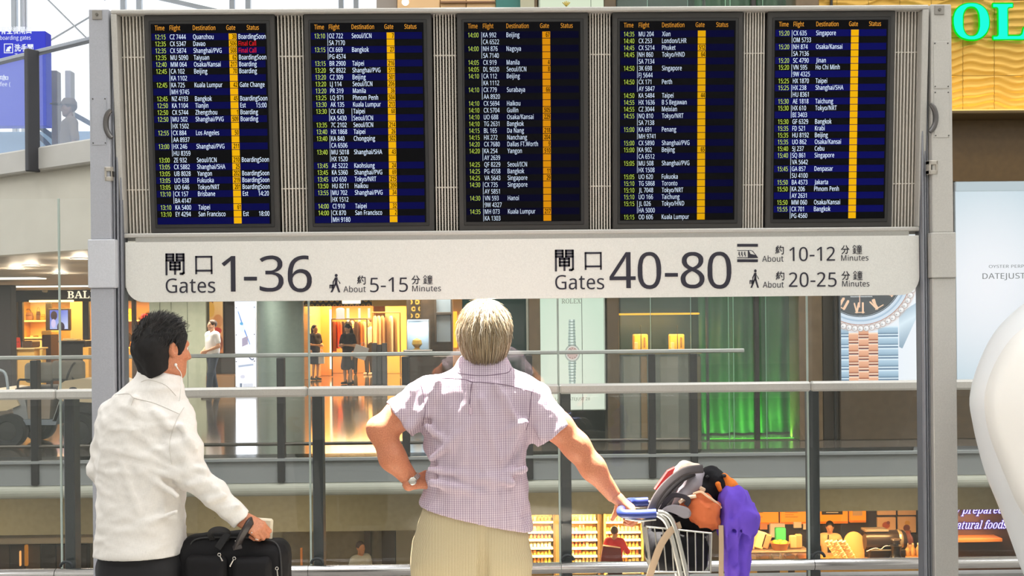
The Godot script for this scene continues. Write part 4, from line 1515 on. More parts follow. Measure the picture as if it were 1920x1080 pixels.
func hair_mat() -> StandardMaterial3D:
	if not mats.has("hair"):
		var m := StandardMaterial3D.new()
		m.vertex_color_use_as_albedo = true; m.roughness = 0.45
		mats["hair"] = m
	return mats["hair"]

# ---------------------------------------------------------------- the older man with the trolley
func old_man() -> void:
	var d := 4.42
	var J := func(px: float, py: float, dd := 4.42) -> Vector3: return P(px, py, dd)
	var base := P(905, 900, d); base.y = 0
	var t := thing("person", "grey-haired person in lilac check shirt and beige trousers, hand on hip", "person", base)
	var S := func(y: float, l: float, r: float, b: float, dd := 4.42) -> Array:
		var a := P(l, y, dd); var c := P(r, y, dd)
		return [(a + c) / 2, (c.x - a.x) / 2, b]
	# shirt
	var sh := Field.new()
	var sec := [S.call(1010, 776, 1000, 0.14), S.call(985, 779, 996, 0.142), S.call(950, 787, 991, 0.138), S.call(910, 799, 986, 0.132), S.call(870, 800, 984, 0.128), S.call(830, 798, 986, 0.126), S.call(790, 796, 992, 0.125), S.call(760, 792, 1000, 0.12), S.call(735, 786, 1008, 0.112), S.call(716, 800, 1000, 0.098), S.call(703, 826, 984, 0.084), S.call(692, 848, 962, 0.07), S.call(684, 860, 952, 0.062)]
	sh.stack(sec, 0.0, 0.03, 2.35)
	var ls: Vector3 = J.call(800, 742, 4.43); var le: Vector3 = J.call(742, 792, 4.40)
	var rs_: Vector3 = J.call(996, 752, 4.43); var re: Vector3 = J.call(1046, 818, 4.42)
	sh.limb(ls, le + (le - ls) * 0.2, 0.076, 0.088, 0.05)
	sh.limb(rs_, re + (re - rs_) * 0.2, 0.078, 0.088, 0.05)
	# folds lying on the back
	var fold := func(x0: float, y0: float, x1: float, y1: float, r0: float, r1: float, dep := 0.112) -> void:
		sh.limb(J.call(x0, y0, d - dep), J.call(x1, y1, d - dep - 0.004), r0, r1, 0.025)
	fold.call(886, 720, 846, 840, 0.010, 0.004)
	fold.call(903, 750, 936, 862, 0.012, 0.005, 0.118)
	fold.call(884, 722, 872, 860, 0.012, 0.006, 0.116)
	fold.call(930, 722, 968, 785, 0.010, 0.004, 0.108)
	fold.call(820, 715, 800, 780, 0.012, 0.006, 0.09)
	fold.call(806, 880, 960, 905, 0.008, 0.012, 0.12)
	fold.call(810, 905, 905, 925, 0.012, 0.006, 0.126)
	fold.call(985, 880, 900, 898, 0.012, 0.006, 0.112)
	fold.call(975, 800, 955, 850, 0.012, 0.006, 0.098)
	fold.call(985, 792, 940, 812, 0.010, 0.004, 0.108)
	fold.call(800, 800, 850, 840, 0.010, 0.004, 0.104)
	fold.call(808, 860, 880, 800, 0.008, 0.003, 0.118)
	# sleeve folds
	sh.limb(J.call(770, 735, 4.36), J.call(745, 800, 4.33), 0.012, 0.008, 0.025)
	sh.limb(J.call(795, 760, 4.36), J.call(770, 800, 4.33), 0.012, 0.01, 0.025)
	sh.limb(J.call(1010, 760, 4.36), J.call(1015, 820, 4.34), 0.012, 0.008, 0.025)
	# collar
	sh.stack([S.call(700, 851, 963, 0.083, 4.43), S.call(676, 858, 953, 0.070, 4.44), S.call(668, 862, 950, 0.064, 4.45)], 0.0, 0.008, 2.2)
	sh.noise = make_noise(31, 11.0); sh.noise_amp = 0.005
	sh.crease = ridges(131, 6.0); sh.crease_amp = 0.006; sh.crease_map = Basis(Vector3.BACK, 0.5) * Basis.from_scale(Vector3(1.3, 0.6, 1))
	# ends: hem, cuffs, collar
	var h0: Vector3 = J.call(783, 946); var h1: Vector3 = J.call(990, 993)
	var hx := (h1 - h0).normalized()
	sh.cuts = [[(h0 + h1) / 2, Vector3(hx.y, -hx.x, 0).normalized()]]
	var lc: Vector3 = (J.call(713, 770, 4.39) + J.call(788, 806, 4.40)) / 2.0
	var rc: Vector3 = (J.call(1062, 790, 4.42) + J.call(1018, 836, 4.42)) / 2.0
	var shirt := sh
	# cuts are applied near their own limb only: cut the cuffs with blocks taken away
	var la := (le - ls).normalized()
	var ra := (re - rs_).normalized()
	sh.block(lc + la * 0.2, Vector3(0.2, 0.2, 0.2), 0.001, Basis(Quaternion(Vector3.RIGHT, Vector3(-0.93, -0.42, -0.05).normalized().slerp(la, 0.75))), 0.003, -1)
	sh.block(rc + ra * 0.2, Vector3(0.2, 0.13, 0.2), 0.001, Basis(Quaternion(Vector3.RIGHT, ra)), 0.003, -1)
	# trousers
	var tr := Field.new()
	tr.stack([S.call(1120, 772, 994, 0.125), S.call(1060, 772, 996, 0.138), S.call(1010, 776, 992, 0.14), S.call(960, 790, 984, 0.128), S.call(915, 806, 974, 0.115)], 0.0, 0.03, 2.3)
	var hl: Vector3 = J.call(830, 1050); var hr: Vector3 = J.call(936, 1050)
	tr.limb(hl, Vector3(hl.x - 0.01, 0.5, hl.z + 0.0), 0.118, 0.085, 0.04)
	tr.limb(Vector3(hl.x - 0.01, 0.5, hl.z), Vector3(hl.x - 0.015, 0.05, hl.z + 0.03), 0.085, 0.075, 0.04)
	tr.limb(hr, Vector3(hr.x + 0.02, 0.5, hr.z - 0.03), 0.118, 0.085, 0.04)
	tr.limb(Vector3(hr.x + 0.02, 0.5, hr.z - 0.03), Vector3(hr.x + 0.03, 0.05, hr.z + 0.0), 0.085, 0.075, 0.04)
	tr.limb(J.call(905, 1000, d - 0.14), J.call(906, 1090, d - 0.12), 0.008, 0.02, 0.03, -1)
	tr.noise = make_noise(41, 7.0); tr.noise_amp = 0.005
	# body: one continuous skin
	var body := Field.new()
	var inner := []
	for q in sec: inner.append([q[0], q[1] * 0.86, q[2] * 0.82])
	body.stack(inner, 0.0, 0.03, 2.2)
	body.stack([[hl.lerp(hr, 0.5), 0.19, 0.10], [sec[0][0], 0.19, 0.11]], 0.0, 0.03)
	body.limb(hl, Vector3(hl.x - 0.01, 0.5, hl.z), 0.09, 0.06, 0.03)
	body.limb(Vector3(hl.x - 0.01, 0.5, hl.z), Vector3(hl.x - 0.015, 0.06, hl.z + 0.03), 0.055, 0.04, 0.03)
	body.limb(hr, Vector3(hr.x + 0.02, 0.5, hr.z - 0.03), 0.09, 0.06, 0.03)
	body.limb(Vector3(hr.x + 0.02, 0.5, hr.z - 0.03), Vector3(hr.x + 0.03, 0.06, hr.z), 0.055, 0.04, 0.03)
	# left arm, hand on hip
	var lsh: Vector3 = J.call(792, 745, 4.43)
	var lel: Vector3 = J.call(716, 806, 4.38)
	var lmid: Vector3 = J.call(736, 858, 4.37)
	var lwr: Vector3 = J.call(772, 902, 4.38)
	body.chain([lsh, J.call(752, 776, 4.40), lel], [0.06, 0.062, 0.056], 0.03)
	body.limb(J.call(702, 800, 4.36), J.call(706, 806, 4.36), 0.028, 0.028, 0.03)
	body.chain([lel, lmid, lwr], [0.052, 0.052, 0.034], 0.03)
	# right arm to the trolley
	var rsh: Vector3 = J.call(1000, 752, 4.43)
	var rel: Vector3 = J.call(1080, 836, 4.42)
	var rmid: Vector3 = J.call(1112, 878, 4.42)
	var rwr: Vector3 = J.call(1150, 928, 4.43)
	body.chain([rsh, J.call(1046, 800, 4.42), rel], [0.06, 0.06, 0.055], 0.03)
	body.chain([rel, rmid, rwr], [0.055, 0.05, 0.032], 0.03)
	# neck
	var hc: Vector3 = J.call(908, 622, 4.44)
	var hbs := facing(Vector3(-0.05, 0.10, -1))
	body.limb(hc + Vector3(0, -0.07, 0.02), J.call(905, 700, 4.43), 0.056, 0.066, 0.03)
	var gb := body.mesh(0.010)
	var hf := Field.new(); head_field(hf, hc, hbs, 1.0)
	gb.join(hf.mesh(0.0042))
	var lh := Field.new()
	hand_field(lh, lwr + Vector3(0.012, -0.006, 0), Vector3(0.72, 0.18, -0.62), Vector3(-0.5, 0.25, 0.8), 1.0, [0.5, 0.5, 0.3], [0.8, 0.1, 0.1])
	gb.join(lh.mesh(0.0034))
	var rh := Field.new()
	hand_field(rh, rwr + Vector3(0.008, -0.008, 0), Vector3(0.62, -0.5, -0.05), Vector3(0.62, 0.75, 0.22), -1.0, [0.5, 1.15, 0.9], [0.35, 1.6, 0.9], 1.05)
	gb.join(rh.mesh(0.0034))
	var bd := part("body", gb, skin(rgb(216, 150, 116)), t)
	eyes(hc, hbs, 1.0, bd)
	part("shirt", sh.mesh(0.0072), cloth(check_tex(), Color(1, 1, 1), 9.5), t)
	part("trousers", tr.mesh(0.010), cloth(rib_tex(rgb(206, 192, 160), rgb(150, 136, 104), 32), Color(1, 1, 1), 5.0, 0.12), t)
	# seams of yoke, armholes, pleat, side slit
	var g := G.new()
	seam(g, sh, [[786, 713], [830, 709], [868, 711], [886, 716], [905, 717], [950, 722], [1000, 735]])
	seam(g, sh, [[788, 716], [794, 740], [797, 770], [792, 798]])
	seam(g, sh, [[1001, 722], [995, 750], [993, 780], [987, 806]])
	seam(g, sh, [[885, 717], [880, 758]], 0.0016)
	seam(g, sh, [[855, 690], [862, 700], [905, 704], [950, 699], [958, 690]])
	part("shirt_seams", g, M(rgb(122, 98, 118), 0.9), t)
	g = G.new()
	g.box(surf(sh, 882, 770, 0.001), Vector3(0.012, 0.03, 0.002), 0.001)
	part("locker_loop", g, M(rgb(196, 172, 188), 0.9), t)
	# hair
	var hair := Field.new()
	var er := Vector3(0.107, 0.124, 0.120)
	var ec := hc + hbs * Vector3(0, 0.010, -0.012)
	hair.egg(ec, er * 0.975, hbs, 0.02)
	hair.limb(hc + hbs * Vector3(-0.03, -0.07, -0.052), hc + hbs * Vector3(0.03, -0.07, -0.052), 0.045, 0.045, 0.04)
	hair.cuts = [[hc + hbs * Vector3(0, 0, 0.05), (hbs * Vector3(0, -0.35, 1)).normalized()], [hc + hbs * Vector3(0, -0.112, -0.02), (hbs * Vector3(0, -1, 0.3)).normalized()]]
	hair.noise = make_noise(51, 26.0); hair.noise_amp = 0.006
	var hm := part("hair", hair.mesh(0.0055), M(rgb(176, 156, 124), 0.6), t)
	g = G.new()
	var rng := RandomNumberGenerator.new(); rng.seed = 77
	var nz := make_noise(61, 2.0, 2)
	var tones := [Color(0.56, 0.44, 0.28), Color(0.34, 0.24, 0.13), Color(0.74, 0.65, 0.50), Color(0.24, 0.17, 0.10), Color(0.62, 0.51, 0.36), Color(0.82, 0.76, 0.66)]
	for i in 3600:
		var th := rng.randf_range(-PI, PI)
		var y := rng.randf_range(-0.72, 1.0)
		var q := Vector3(sin(th) * sqrt(maxf(0, 1 - y * y)), y, cos(th) * sqrt(maxf(0, 1 - y * y)))
		if q.z > 0.45 and y < 0.6: continue
		if y < -0.3 and q.z > -0.1: continue
		var flow := func(u: Vector3, f: float) -> Vector3:
			return Vector3(u.x * 0.5, -1.0 - 0.4 * f, -0.15) if u.y < 0.75 else Vector3(u.x * 1.2 + 0.1, -0.5, -0.9 if u.z < 0.5 else 0.3)
		var ly := rng.randf_range(0.0, 0.006)
		strand(g, ec, hbs, er * 0.985, q, flow, 7, rng.randf_range(0.010, 0.0145), ly, ly + rng.randf_range(-0.004, 0.016), rng.randf_range(0.0009, 0.0016), tones[rng.randi() % 6] if y > 0.25 else tones[rng.randi() % 5].lerp(tones[1], 0.45), nz)
	for i in 900:
		var a := rng.randf_range(-1.75, 1.75)
		var y := rng.randf_range(-0.45, 0.2)
		var u := Vector3(sin(a) * sqrt(1 - y * y), y, -cos(a) * sqrt(1 - y * y))
		var p0 := u * er * rng.randf_range(0.98, 1.04)
		var p3 := Vector3(p0.x * rng.randf_range(0.66, 0.8), -0.118 - 0.010 * cos(a) + rng.randf_range(-0.012, 0.012), p0.z * rng.randf_range(0.68, 0.8))
		var p1 := p0.lerp(p3, 0.4) * Vector3(1.1, 1, 1.1)
		var p2 := p0.lerp(p3, 0.75) * Vector3(1.07, 1, 1.07)
		var pts := []
		for q in [p0, p1, p2, p3]: pts.append(ec + hbs * q)
		var b0 := g.v.size()
		g.tube(smooth_path(pts, 2), [0.0012, 0.0013, 0.0013, 0.0012, 0.001, 0.0007, 0.0004], 3, false)
		var tone: Color = tones[rng.randi() % 5].lerp(tones[1], 0.35)
		for k in g.v.size() - b0: g.c.append(tone)
	var st := part("hair_strands", g, hair_mat(), hm)
	st.set_meta("kind", "stuff")
	# wrist watch with metal band
	g = G.new()
	var wa := (lwr - lmid).normalized()
	var wb := Basis(Quaternion(Vector3.UP, wa))
	for k in 14:
		var a := TAU * k / 14
		var o := wb * Vector3(cos(a), 0, sin(a))
		g.box(lwr - wa * 0.004 + o * 0.039, Vector3(0.005, 0.021, 0.016), 0.0012, wb * Basis(Vector3.UP, -a))
	var wt := thing("wrist_watch", "steel wrist watch with linked band on the left wrist of the grey-haired person", "watch", lwr)
	part("band", g, M(rgb(206, 200, 190), 0.22, 0.9), wt)
	g = G.new()
	g.lathe([Vector2(0, 0.006), Vector2(0.014, 0.006), Vector2(0.017, 0.003), Vector2(0.017, -0.004)], 20, Transform3D(wb * Basis(Vector3.RIGHT, PI / 2), lwr - wa * 0.004 + wb * Vector3(0, 0, 0.044)))
	part("case", g, M(rgb(210, 206, 198), 0.2, 0.9), wt)
	# shoes
	for q in [[hl.x - 0.015, hl.z + 0.03], [hr.x + 0.03, hr.z]]:
		part("shoe", shoe(Vector3(q[0], 0, q[1]), Vector3(0, 0, -1)), M(rgb(70, 52, 38), 0.5), t)

func shoe(at: Vector3, dir: Vector3) -> G:
	var f := Field.new()
	var x := Vector3.UP.cross(dir)
	f.limb(at + Vector3(0, 0.045, 0) - dir * 0.05, at + Vector3(0, 0.04, 0) + dir * 0.15, 0.042, 0.036, 0.03)
	f.limb(at + Vector3(0, 0.05, 0) - dir * 0.04, at + Vector3(0, 0.10, 0) - dir * 0.03, 0.042, 0.044, 0.03)
	f.limb(at + Vector3(0, 0.04, 0) + dir * 0.1 + x * 0.012, at + Vector3(0, 0.035, 0) + dir * 0.17, 0.042, 0.034, 0.03)
	f.cuts = [[at + Vector3(0, 0.004, 0), Vector3.DOWN]]
	return f.mesh(0.012)

# ---------------------------------------------------------------- the young man in the white shirt
func young_man() -> void:
	var d := 4.42
	var J := func(px: float, py: float, dd := 4.42) -> Vector3: return P(px, py, dd)
	var base := P(265, 900, d); base.y = 0
	var t := thing("person", "dark-haired person in white shirt with earphone, seen from behind", "person", base)
	var turn := 0.5
	var S := func(y: float, l: float, r: float, b: float, dd := 4.42) -> Array:
		var a := P(l, y, dd); var c := P(r, y, dd)
		return [(a + c) / 2, (c.x - a.x) / 2, b]
	var hcen: Vector3 = J.call(297, 690, 4.43)
	var sh := Field.new()
	var sec := [S.call(1060, 182, 350, 0.15), S.call(1030, 183, 347, 0.15), S.call(990, 186, 343, 0.145), S.call(950, 187, 343, 0.14), S.call(900, 187, 346, 0.138), S.call(850, 187, 350, 0.138), S.call(810, 188, 352, 0.135), S.call(780, 192, 350, 0.128), S.call(758, 200, 346, 0.115), S.call(740, 216, 342, 0.10), S.call(724, 238, 338, 0.082), S.call(712, 252, 334, 0.07), S.call(704, 258, 330, 0.062)]
	sh.stack(sec, 0.0, 0.03, 2.3)
	# arms
	var lsh: Vector3 = J.call(214, 782, 4.46); var lel: Vector3 = J.call(190, 876, 4.46); var lwr: Vector3 = J.call(222, 940, 4.66)
	var rsh: Vector3 = J.call(334, 786, 4.40); var rel: Vector3 = J.call(356, 888, 4.35); var rwr: Vector3 = J.call(446, 968, 4.36)
	sh.chain([lsh, lel], [0.062, 0.054], 0.04)
	sh.chain([lel, lwr], [0.052, 0.042], 0.02)
	sh.chain([rsh, J.call(344, 840, 4.36), rel], [0.068, 0.066, 0.06], 0.04)
	sh.chain([rel, J.call(398, 924, 4.35), J.call(432, 954, 4.36), J.call(450, 970, 4.36)], [0.058, 0.054, 0.044, 0.044], 0.02)
	# sleeve creases
	for q in [[352, 872, 386, 884], [350, 888, 384, 900], [360, 905, 396, 905], [372, 918, 408, 916], [392, 936, 424, 928], [340, 800, 366, 840]]:
		sh.limb(J.call(q[0], q[1], 4.30), J.call(q[2], q[3], 4.305), 0.011, 0.008, 0.02)
	sh.limb(J.call(424, 966, 4.32), J.call(446, 948, 4.32), 0.008, 0.008, 0.012)
	var fold := func(x0: float, y0: float, x1: float, y1: float, r0: float, r1: float, dep := 0.118) -> void:
		sh.limb(J.call(x0, y0, d - dep), J.call(x1, y1, d - dep - 0.004), r0, r1, 0.025)
	fold.call(250, 748, 232, 800, 0.011, 0.005, 0.11)
	fold.call(252, 750, 262, 790, 0.008, 0.003, 0.112)
	fold.call(324, 862, 250, 810, 0.010, 0.004, 0.122)
	fold.call(328, 880, 240, 840, 0.010, 0.004, 0.124)
	fold.call(330, 896, 236, 866, 0.010, 0.004, 0.126)
	fold.call(332, 930, 262, 880, 0.009, 0.004, 0.126)
	fold.call(230, 870, 262, 960, 0.008, 0.004, 0.128)
	fold.call(330, 960, 240, 990, 0.009, 0.004, 0.126)
	fold.call(318, 800, 290, 770, 0.010, 0.004, 0.112)
	# collar
	sh.limb(J.call(296, 722, 4.42), J.call(299, 716, 4.43), 0.082, 0.082, 0.006)
	sh.stack([S.call(730, 256, 340, 0.086, 4.43), S.call(712, 257, 337, 0.08, 4.44), S.call(694, 259, 334, 0.074, 4.44)], 0.0, 0.006, 2.1)
	sh.block(P(297, 690, 4.43) + Vector3(0.02, 0.057, 0), Vector3(0.14, 0.06, 0.14), 0.001, Basis(Vector3.BACK, -0.42), 0.003, -1)
	sh.limb(hcen, hcen + Vector3(0, -0.3, 0), 0.066, 0.066, 0.003, -1)
	sh.noise = make_noise(32, 9.0); sh.noise_amp = 0.004
	sh.crease = ridges(132, 5.5); sh.crease_amp = 0.007; sh.crease_map = Basis(Vector3.BACK, -0.7) * Basis.from_scale(Vector3(0.6, 1.5, 1))
	# hem: a curved tail, cut with an egg-shaped scoop and planes
	var ha: Vector3 = J.call(184, 1030); var hb: Vector3 = J.call(270, 1037); var hc2: Vector3 = J.call(350, 1010)
	sh.cuts = [[hb, Vector3(0.02, -1, 0).normalized()]]
	sh.limb(J.call(352, 1034, 4.28), J.call(346, 1060, 4.28), 0.05, 0.09, 0.01, -1)
	var ca := (rwr - rel).normalized()
	sh.block(J.call(454, 973, 4.36) + ca * 0.1, Vector3(0.1, 0.1, 0.1), 0.001, Basis(Quaternion(Vector3.RIGHT, ca)), 0.003, -1)
	# trousers
	var tr := Field.new()
	tr.stack([S.call(1110, 184, 348, 0.13), S.call(1060, 186, 346, 0.135), S.call(1020, 190, 341, 0.13), S.call(990, 196, 334, 0.12)], 0.0, 0.03, 2.3)
	var hl: Vector3 = J.call(228, 1066, 4.46); var hr: Vector3 = J.call(304, 1066, 4.40)
	for q in [hl, hr]:
		tr.limb(q, Vector3(q.x, 0.48, q.z - 0.01), 0.098, 0.072, 0.03)
		tr.limb(Vector3(q.x, 0.48, q.z - 0.01), Vector3(q.x, 0.05, q.z + 0.02), 0.072, 0.062, 0.03)
	tr.noise = make_noise(43, 8.0); tr.noise_amp = 0.004
	# body
	var body := Field.new()
	var inner := []
	for q in sec: inner.append([q[0], q[1] * 0.84, q[2] * 0.8])
	body.stack(inner, 0.0, 0.03, 2.2)
	for q in [hl, hr]:
		body.limb(q + Vector3(0, 0.05, 0), Vector3(q.x, 0.48, q.z - 0.01), 0.075, 0.052, 0.03)
		body.limb(Vector3(q.x, 0.48, q.z - 0.01), Vector3(q.x, 0.06, q.z + 0.02), 0.05, 0.038, 0.03)
	body.chain([lsh, lel, lwr], [0.05, 0.042, 0.03], 0.03)
	body.chain([rsh, rel, rwr], [0.05, 0.044, 0.03], 0.03)
	var f2 := Vector3(sin(0.76), -0.02, -cos(0.76))
	var hc: Vector3 = J.call(308, 656, 4.43)
	var hbs := facing(f2)
	var s := 1.04
	body.limb(hc + hbs * Vector3(0, -0.06, -0.03), J.call(297, 726, 4.43), 0.056, 0.064, 0.03)
	var gb := body.mesh(0.010)
	var hf := Field.new(); head_field(hf, hc, hbs, s)
	hf.limb(hc + hbs * Vector3(0, -0.04, -0.03), hc + hbs * Vector3(0, -0.12, -0.035), 0.056, 0.056, 0.03)
	gb.join(hf.mesh(0.004))
	var lh := Field.new()
	hand_field(lh, lwr, Vector3(0.3, -0.5, -0.8), Vector3(-0.9, 0.2, -0.3), 1.0, [0.4, 0.5, 0.4])
	gb.join(lh.mesh(0.0036))
	var rh := Field.new()
	hand_field(rh, rwr + Vector3(0.012, -0.012, 0), Vector3(0.80, -0.42, 0.10), Vector3(0.30, 0.62, 0.72), -1.0, [0.75, 1.25, 0.7], [0.5, 0.55, 0.5], 1.0)
	gb.join(rh.mesh(0.0034))
	var bd := part("body", gb, skin(rgb(222, 158, 122)), t)
	eyes(hc, hbs, s, bd)
	part("shirt", sh.mesh(0.0072), cloth(slub_tex(), rgb(243, 238, 232), 6.0, 0.04), t)
	part("trousers", tr.mesh(0.011), M(rgb(28, 27, 30), 0.8), t)
	var g := G.new()
	seam(g, sh, [[206, 742], [240, 738], [252, 746], [290, 756], [336, 776]])
	seam(g, sh, [[345, 764], [330, 790], [318, 830], [322, 870]])
	seam(g, sh, [[252, 746], [246, 760]])
	seam(g, sh, [[264, 716], [280, 712], [310, 722], [330, 742]])
	part("shirt_seams", g, M(rgb(214, 208, 200), 0.9), t)
	# collar: a folded band standing round the neck
	var cr := []
	for q in [[290, 738, 0.106, 0.098, -0.42, 0.0], [294, 728, 0.094, 0.09, -0.5, 0.0], [298, 714, 0.080, 0.080, -0.6, 0.0], [299, 711, 0.075, 0.076, -0.62, 0.0], [298, 718, 0.071, 0.072, -0.6, 0.0]]:
		var ring := PackedVector3Array()
		var cb := Basis(Vector3.BACK, q[4])
		for k in 28: ring.append(P(q[0], q[1], 4.43) + cb * Vector3(cos(TAU * k / 28) * q[2], 0.004 * sin(k * 1.7), sin(TAU * k / 28) * q[3]))
		cr.append(ring)
	g = G.new(); g.loft(cr, true)
	part("collar", g, cloth(slub_tex(), rgb(243, 238, 232), 6.0), t)
	for q in [[403, 971], [432, 988]]:
		g = G.new(); g.lathe(ball(0.0042, 6), 8, Transform3D(Basis.from_scale(Vector3(1, 1, 0.5)), surf(sh, q[0], q[1])))
		part("cuff_button", g, M(rgb(60, 54, 50), 0.4), t)
	# hair: a cap with short strands
	var er := Vector3(0.087, 0.100, 0.110) * s
	var ec := hc + hbs * (Vector3(0, 0.036, -0.014) * s)
	var hair := Field.new()
	hair.egg(ec, er, hbs, 0.02)
	hair.limb(hc + hbs * Vector3(-0.03, 0.0, -0.075), hc + hbs * Vector3(0.03, 0.0, -0.075), 0.048, 0.048, 0.04)
	hair.limb(hc + hbs * Vector3(-0.032, -0.055, -0.058), hc + hbs * Vector3(0.032, -0.055, -0.058), 0.042, 0.042, 0.04)
	hair.limb(hc + hbs * Vector3(-0.026, -0.10, -0.045), hc + hbs * Vector3(0.026, -0.10, -0.045), 0.044, 0.044, 0.03)
	for q in [-1.0, 1.0]:
		hair.limb(hc + hbs * Vector3(q * 0.066, 0.05, 0.03), hc + hbs * Vector3(q * 0.072, -0.01, 0.026), 0.016, 0.007, 0.02)
		hair.egg(hc + hbs * Vector3(q * 0.098, -0.004, -0.004), Vector3(0.026, 0.044, 0.024), hbs, 0.008, -1)
	hair.cuts = [[hc + hbs * Vector3(0, 0, 0.054), (hbs * Vector3(0, -0.38, 1)).normalized()], [hc + hbs * Vector3(0, -0.068, 0), (hbs * Vector3(0, -1, 0.6)).normalized()]]
	hair.noise = make_noise(53, 26.0); hair.noise_amp = 0.003
	var hm := part("hair", hair.mesh(0.005), M(rgb(20, 17, 17), 0.85), t)
	g = G.new()
	var rng := RandomNumberGenerator.new(); rng.seed = 78
	var nz := make_noise(62, 2.0, 2)
	var tones := [Color(0.012, 0.010, 0.010), Color(0.024, 0.020, 0.018), Color(0.006, 0.006, 0.006), Color(0.05, 0.042, 0.036)]
	for i in 5200:
		var th := rng.randf_range(-PI, PI)
		var y := rng.randf_range(-0.8, 1.0)
		var q := Vector3(sin(th) * sqrt(maxf(0, 1 - y * y)), y, cos(th) * sqrt(maxf(0, 1 - y * y)))
		if q.z > 0.42 + 0.4 * y: continue
		if y < 0.1 and q.z > -0.1 and absf(q.x) > 0.5: continue
		if y < -0.3 and q.z > -0.35: continue
		var topp := y > rng.randf_range(0.15, 0.75)
		var flow := func(u: Vector3, f: float) -> Vector3:
			return Vector3(0.25, 0.35, 1.0) if topp else Vector3(u.x * 0.2, -0.8, -0.5)
		strand(g, ec, hbs, er * 0.99, q, flow, 5, rng.randf_range(0.006, 0.010), 0.0, rng.randf_range(0.008, 0.03) if topp else rng.randf_range(0.003, 0.010), rng.randf_range(0.0012, 0.0020), tones[rng.randi() % 4], nz)
	var st := part("hair_strands", g, hair_mat(), hm)
	st.set_meta("kind", "stuff")
	# earphone
	var ear := surf(hf, 329.5, 684, 0.002)
	var ep := thing("earphone", "white earphone with thin cord in the ear of the dark-haired person", "earphone", ear)
	g = G.new(); g.lathe(ball(0.0065), 12, Transform3D(Basis(), ear)); g.tube([ear, surf(hf, 333, 691, 0.004)], 0.003, 8)
	part("earbud", g, M(rgb(240, 238, 234), 0.3), ep)
	g = G.new()
	var cord := [surf(hf, 333, 691, 0.004), surf(hf, 338, 697, 0.006), surf(hf, 340.5, 706, 0.007), P(340, 720, 4.36), P(338.5, 735, 4.35), surf(sh, 336, 752, 0.002)]
	g.tube(smooth_path(cord, 5), 0.0016, 6)
	part("cord", g, M(rgb(240, 238, 234), 0.4), ep)
	for q in [hl, hr]:
		part("shoe", shoe(Vector3(q.x, 0, q.z + 0.02), Vector3(0.45, 0, -0.9).normalized()), M(rgb(24, 22, 22), 0.4), t)

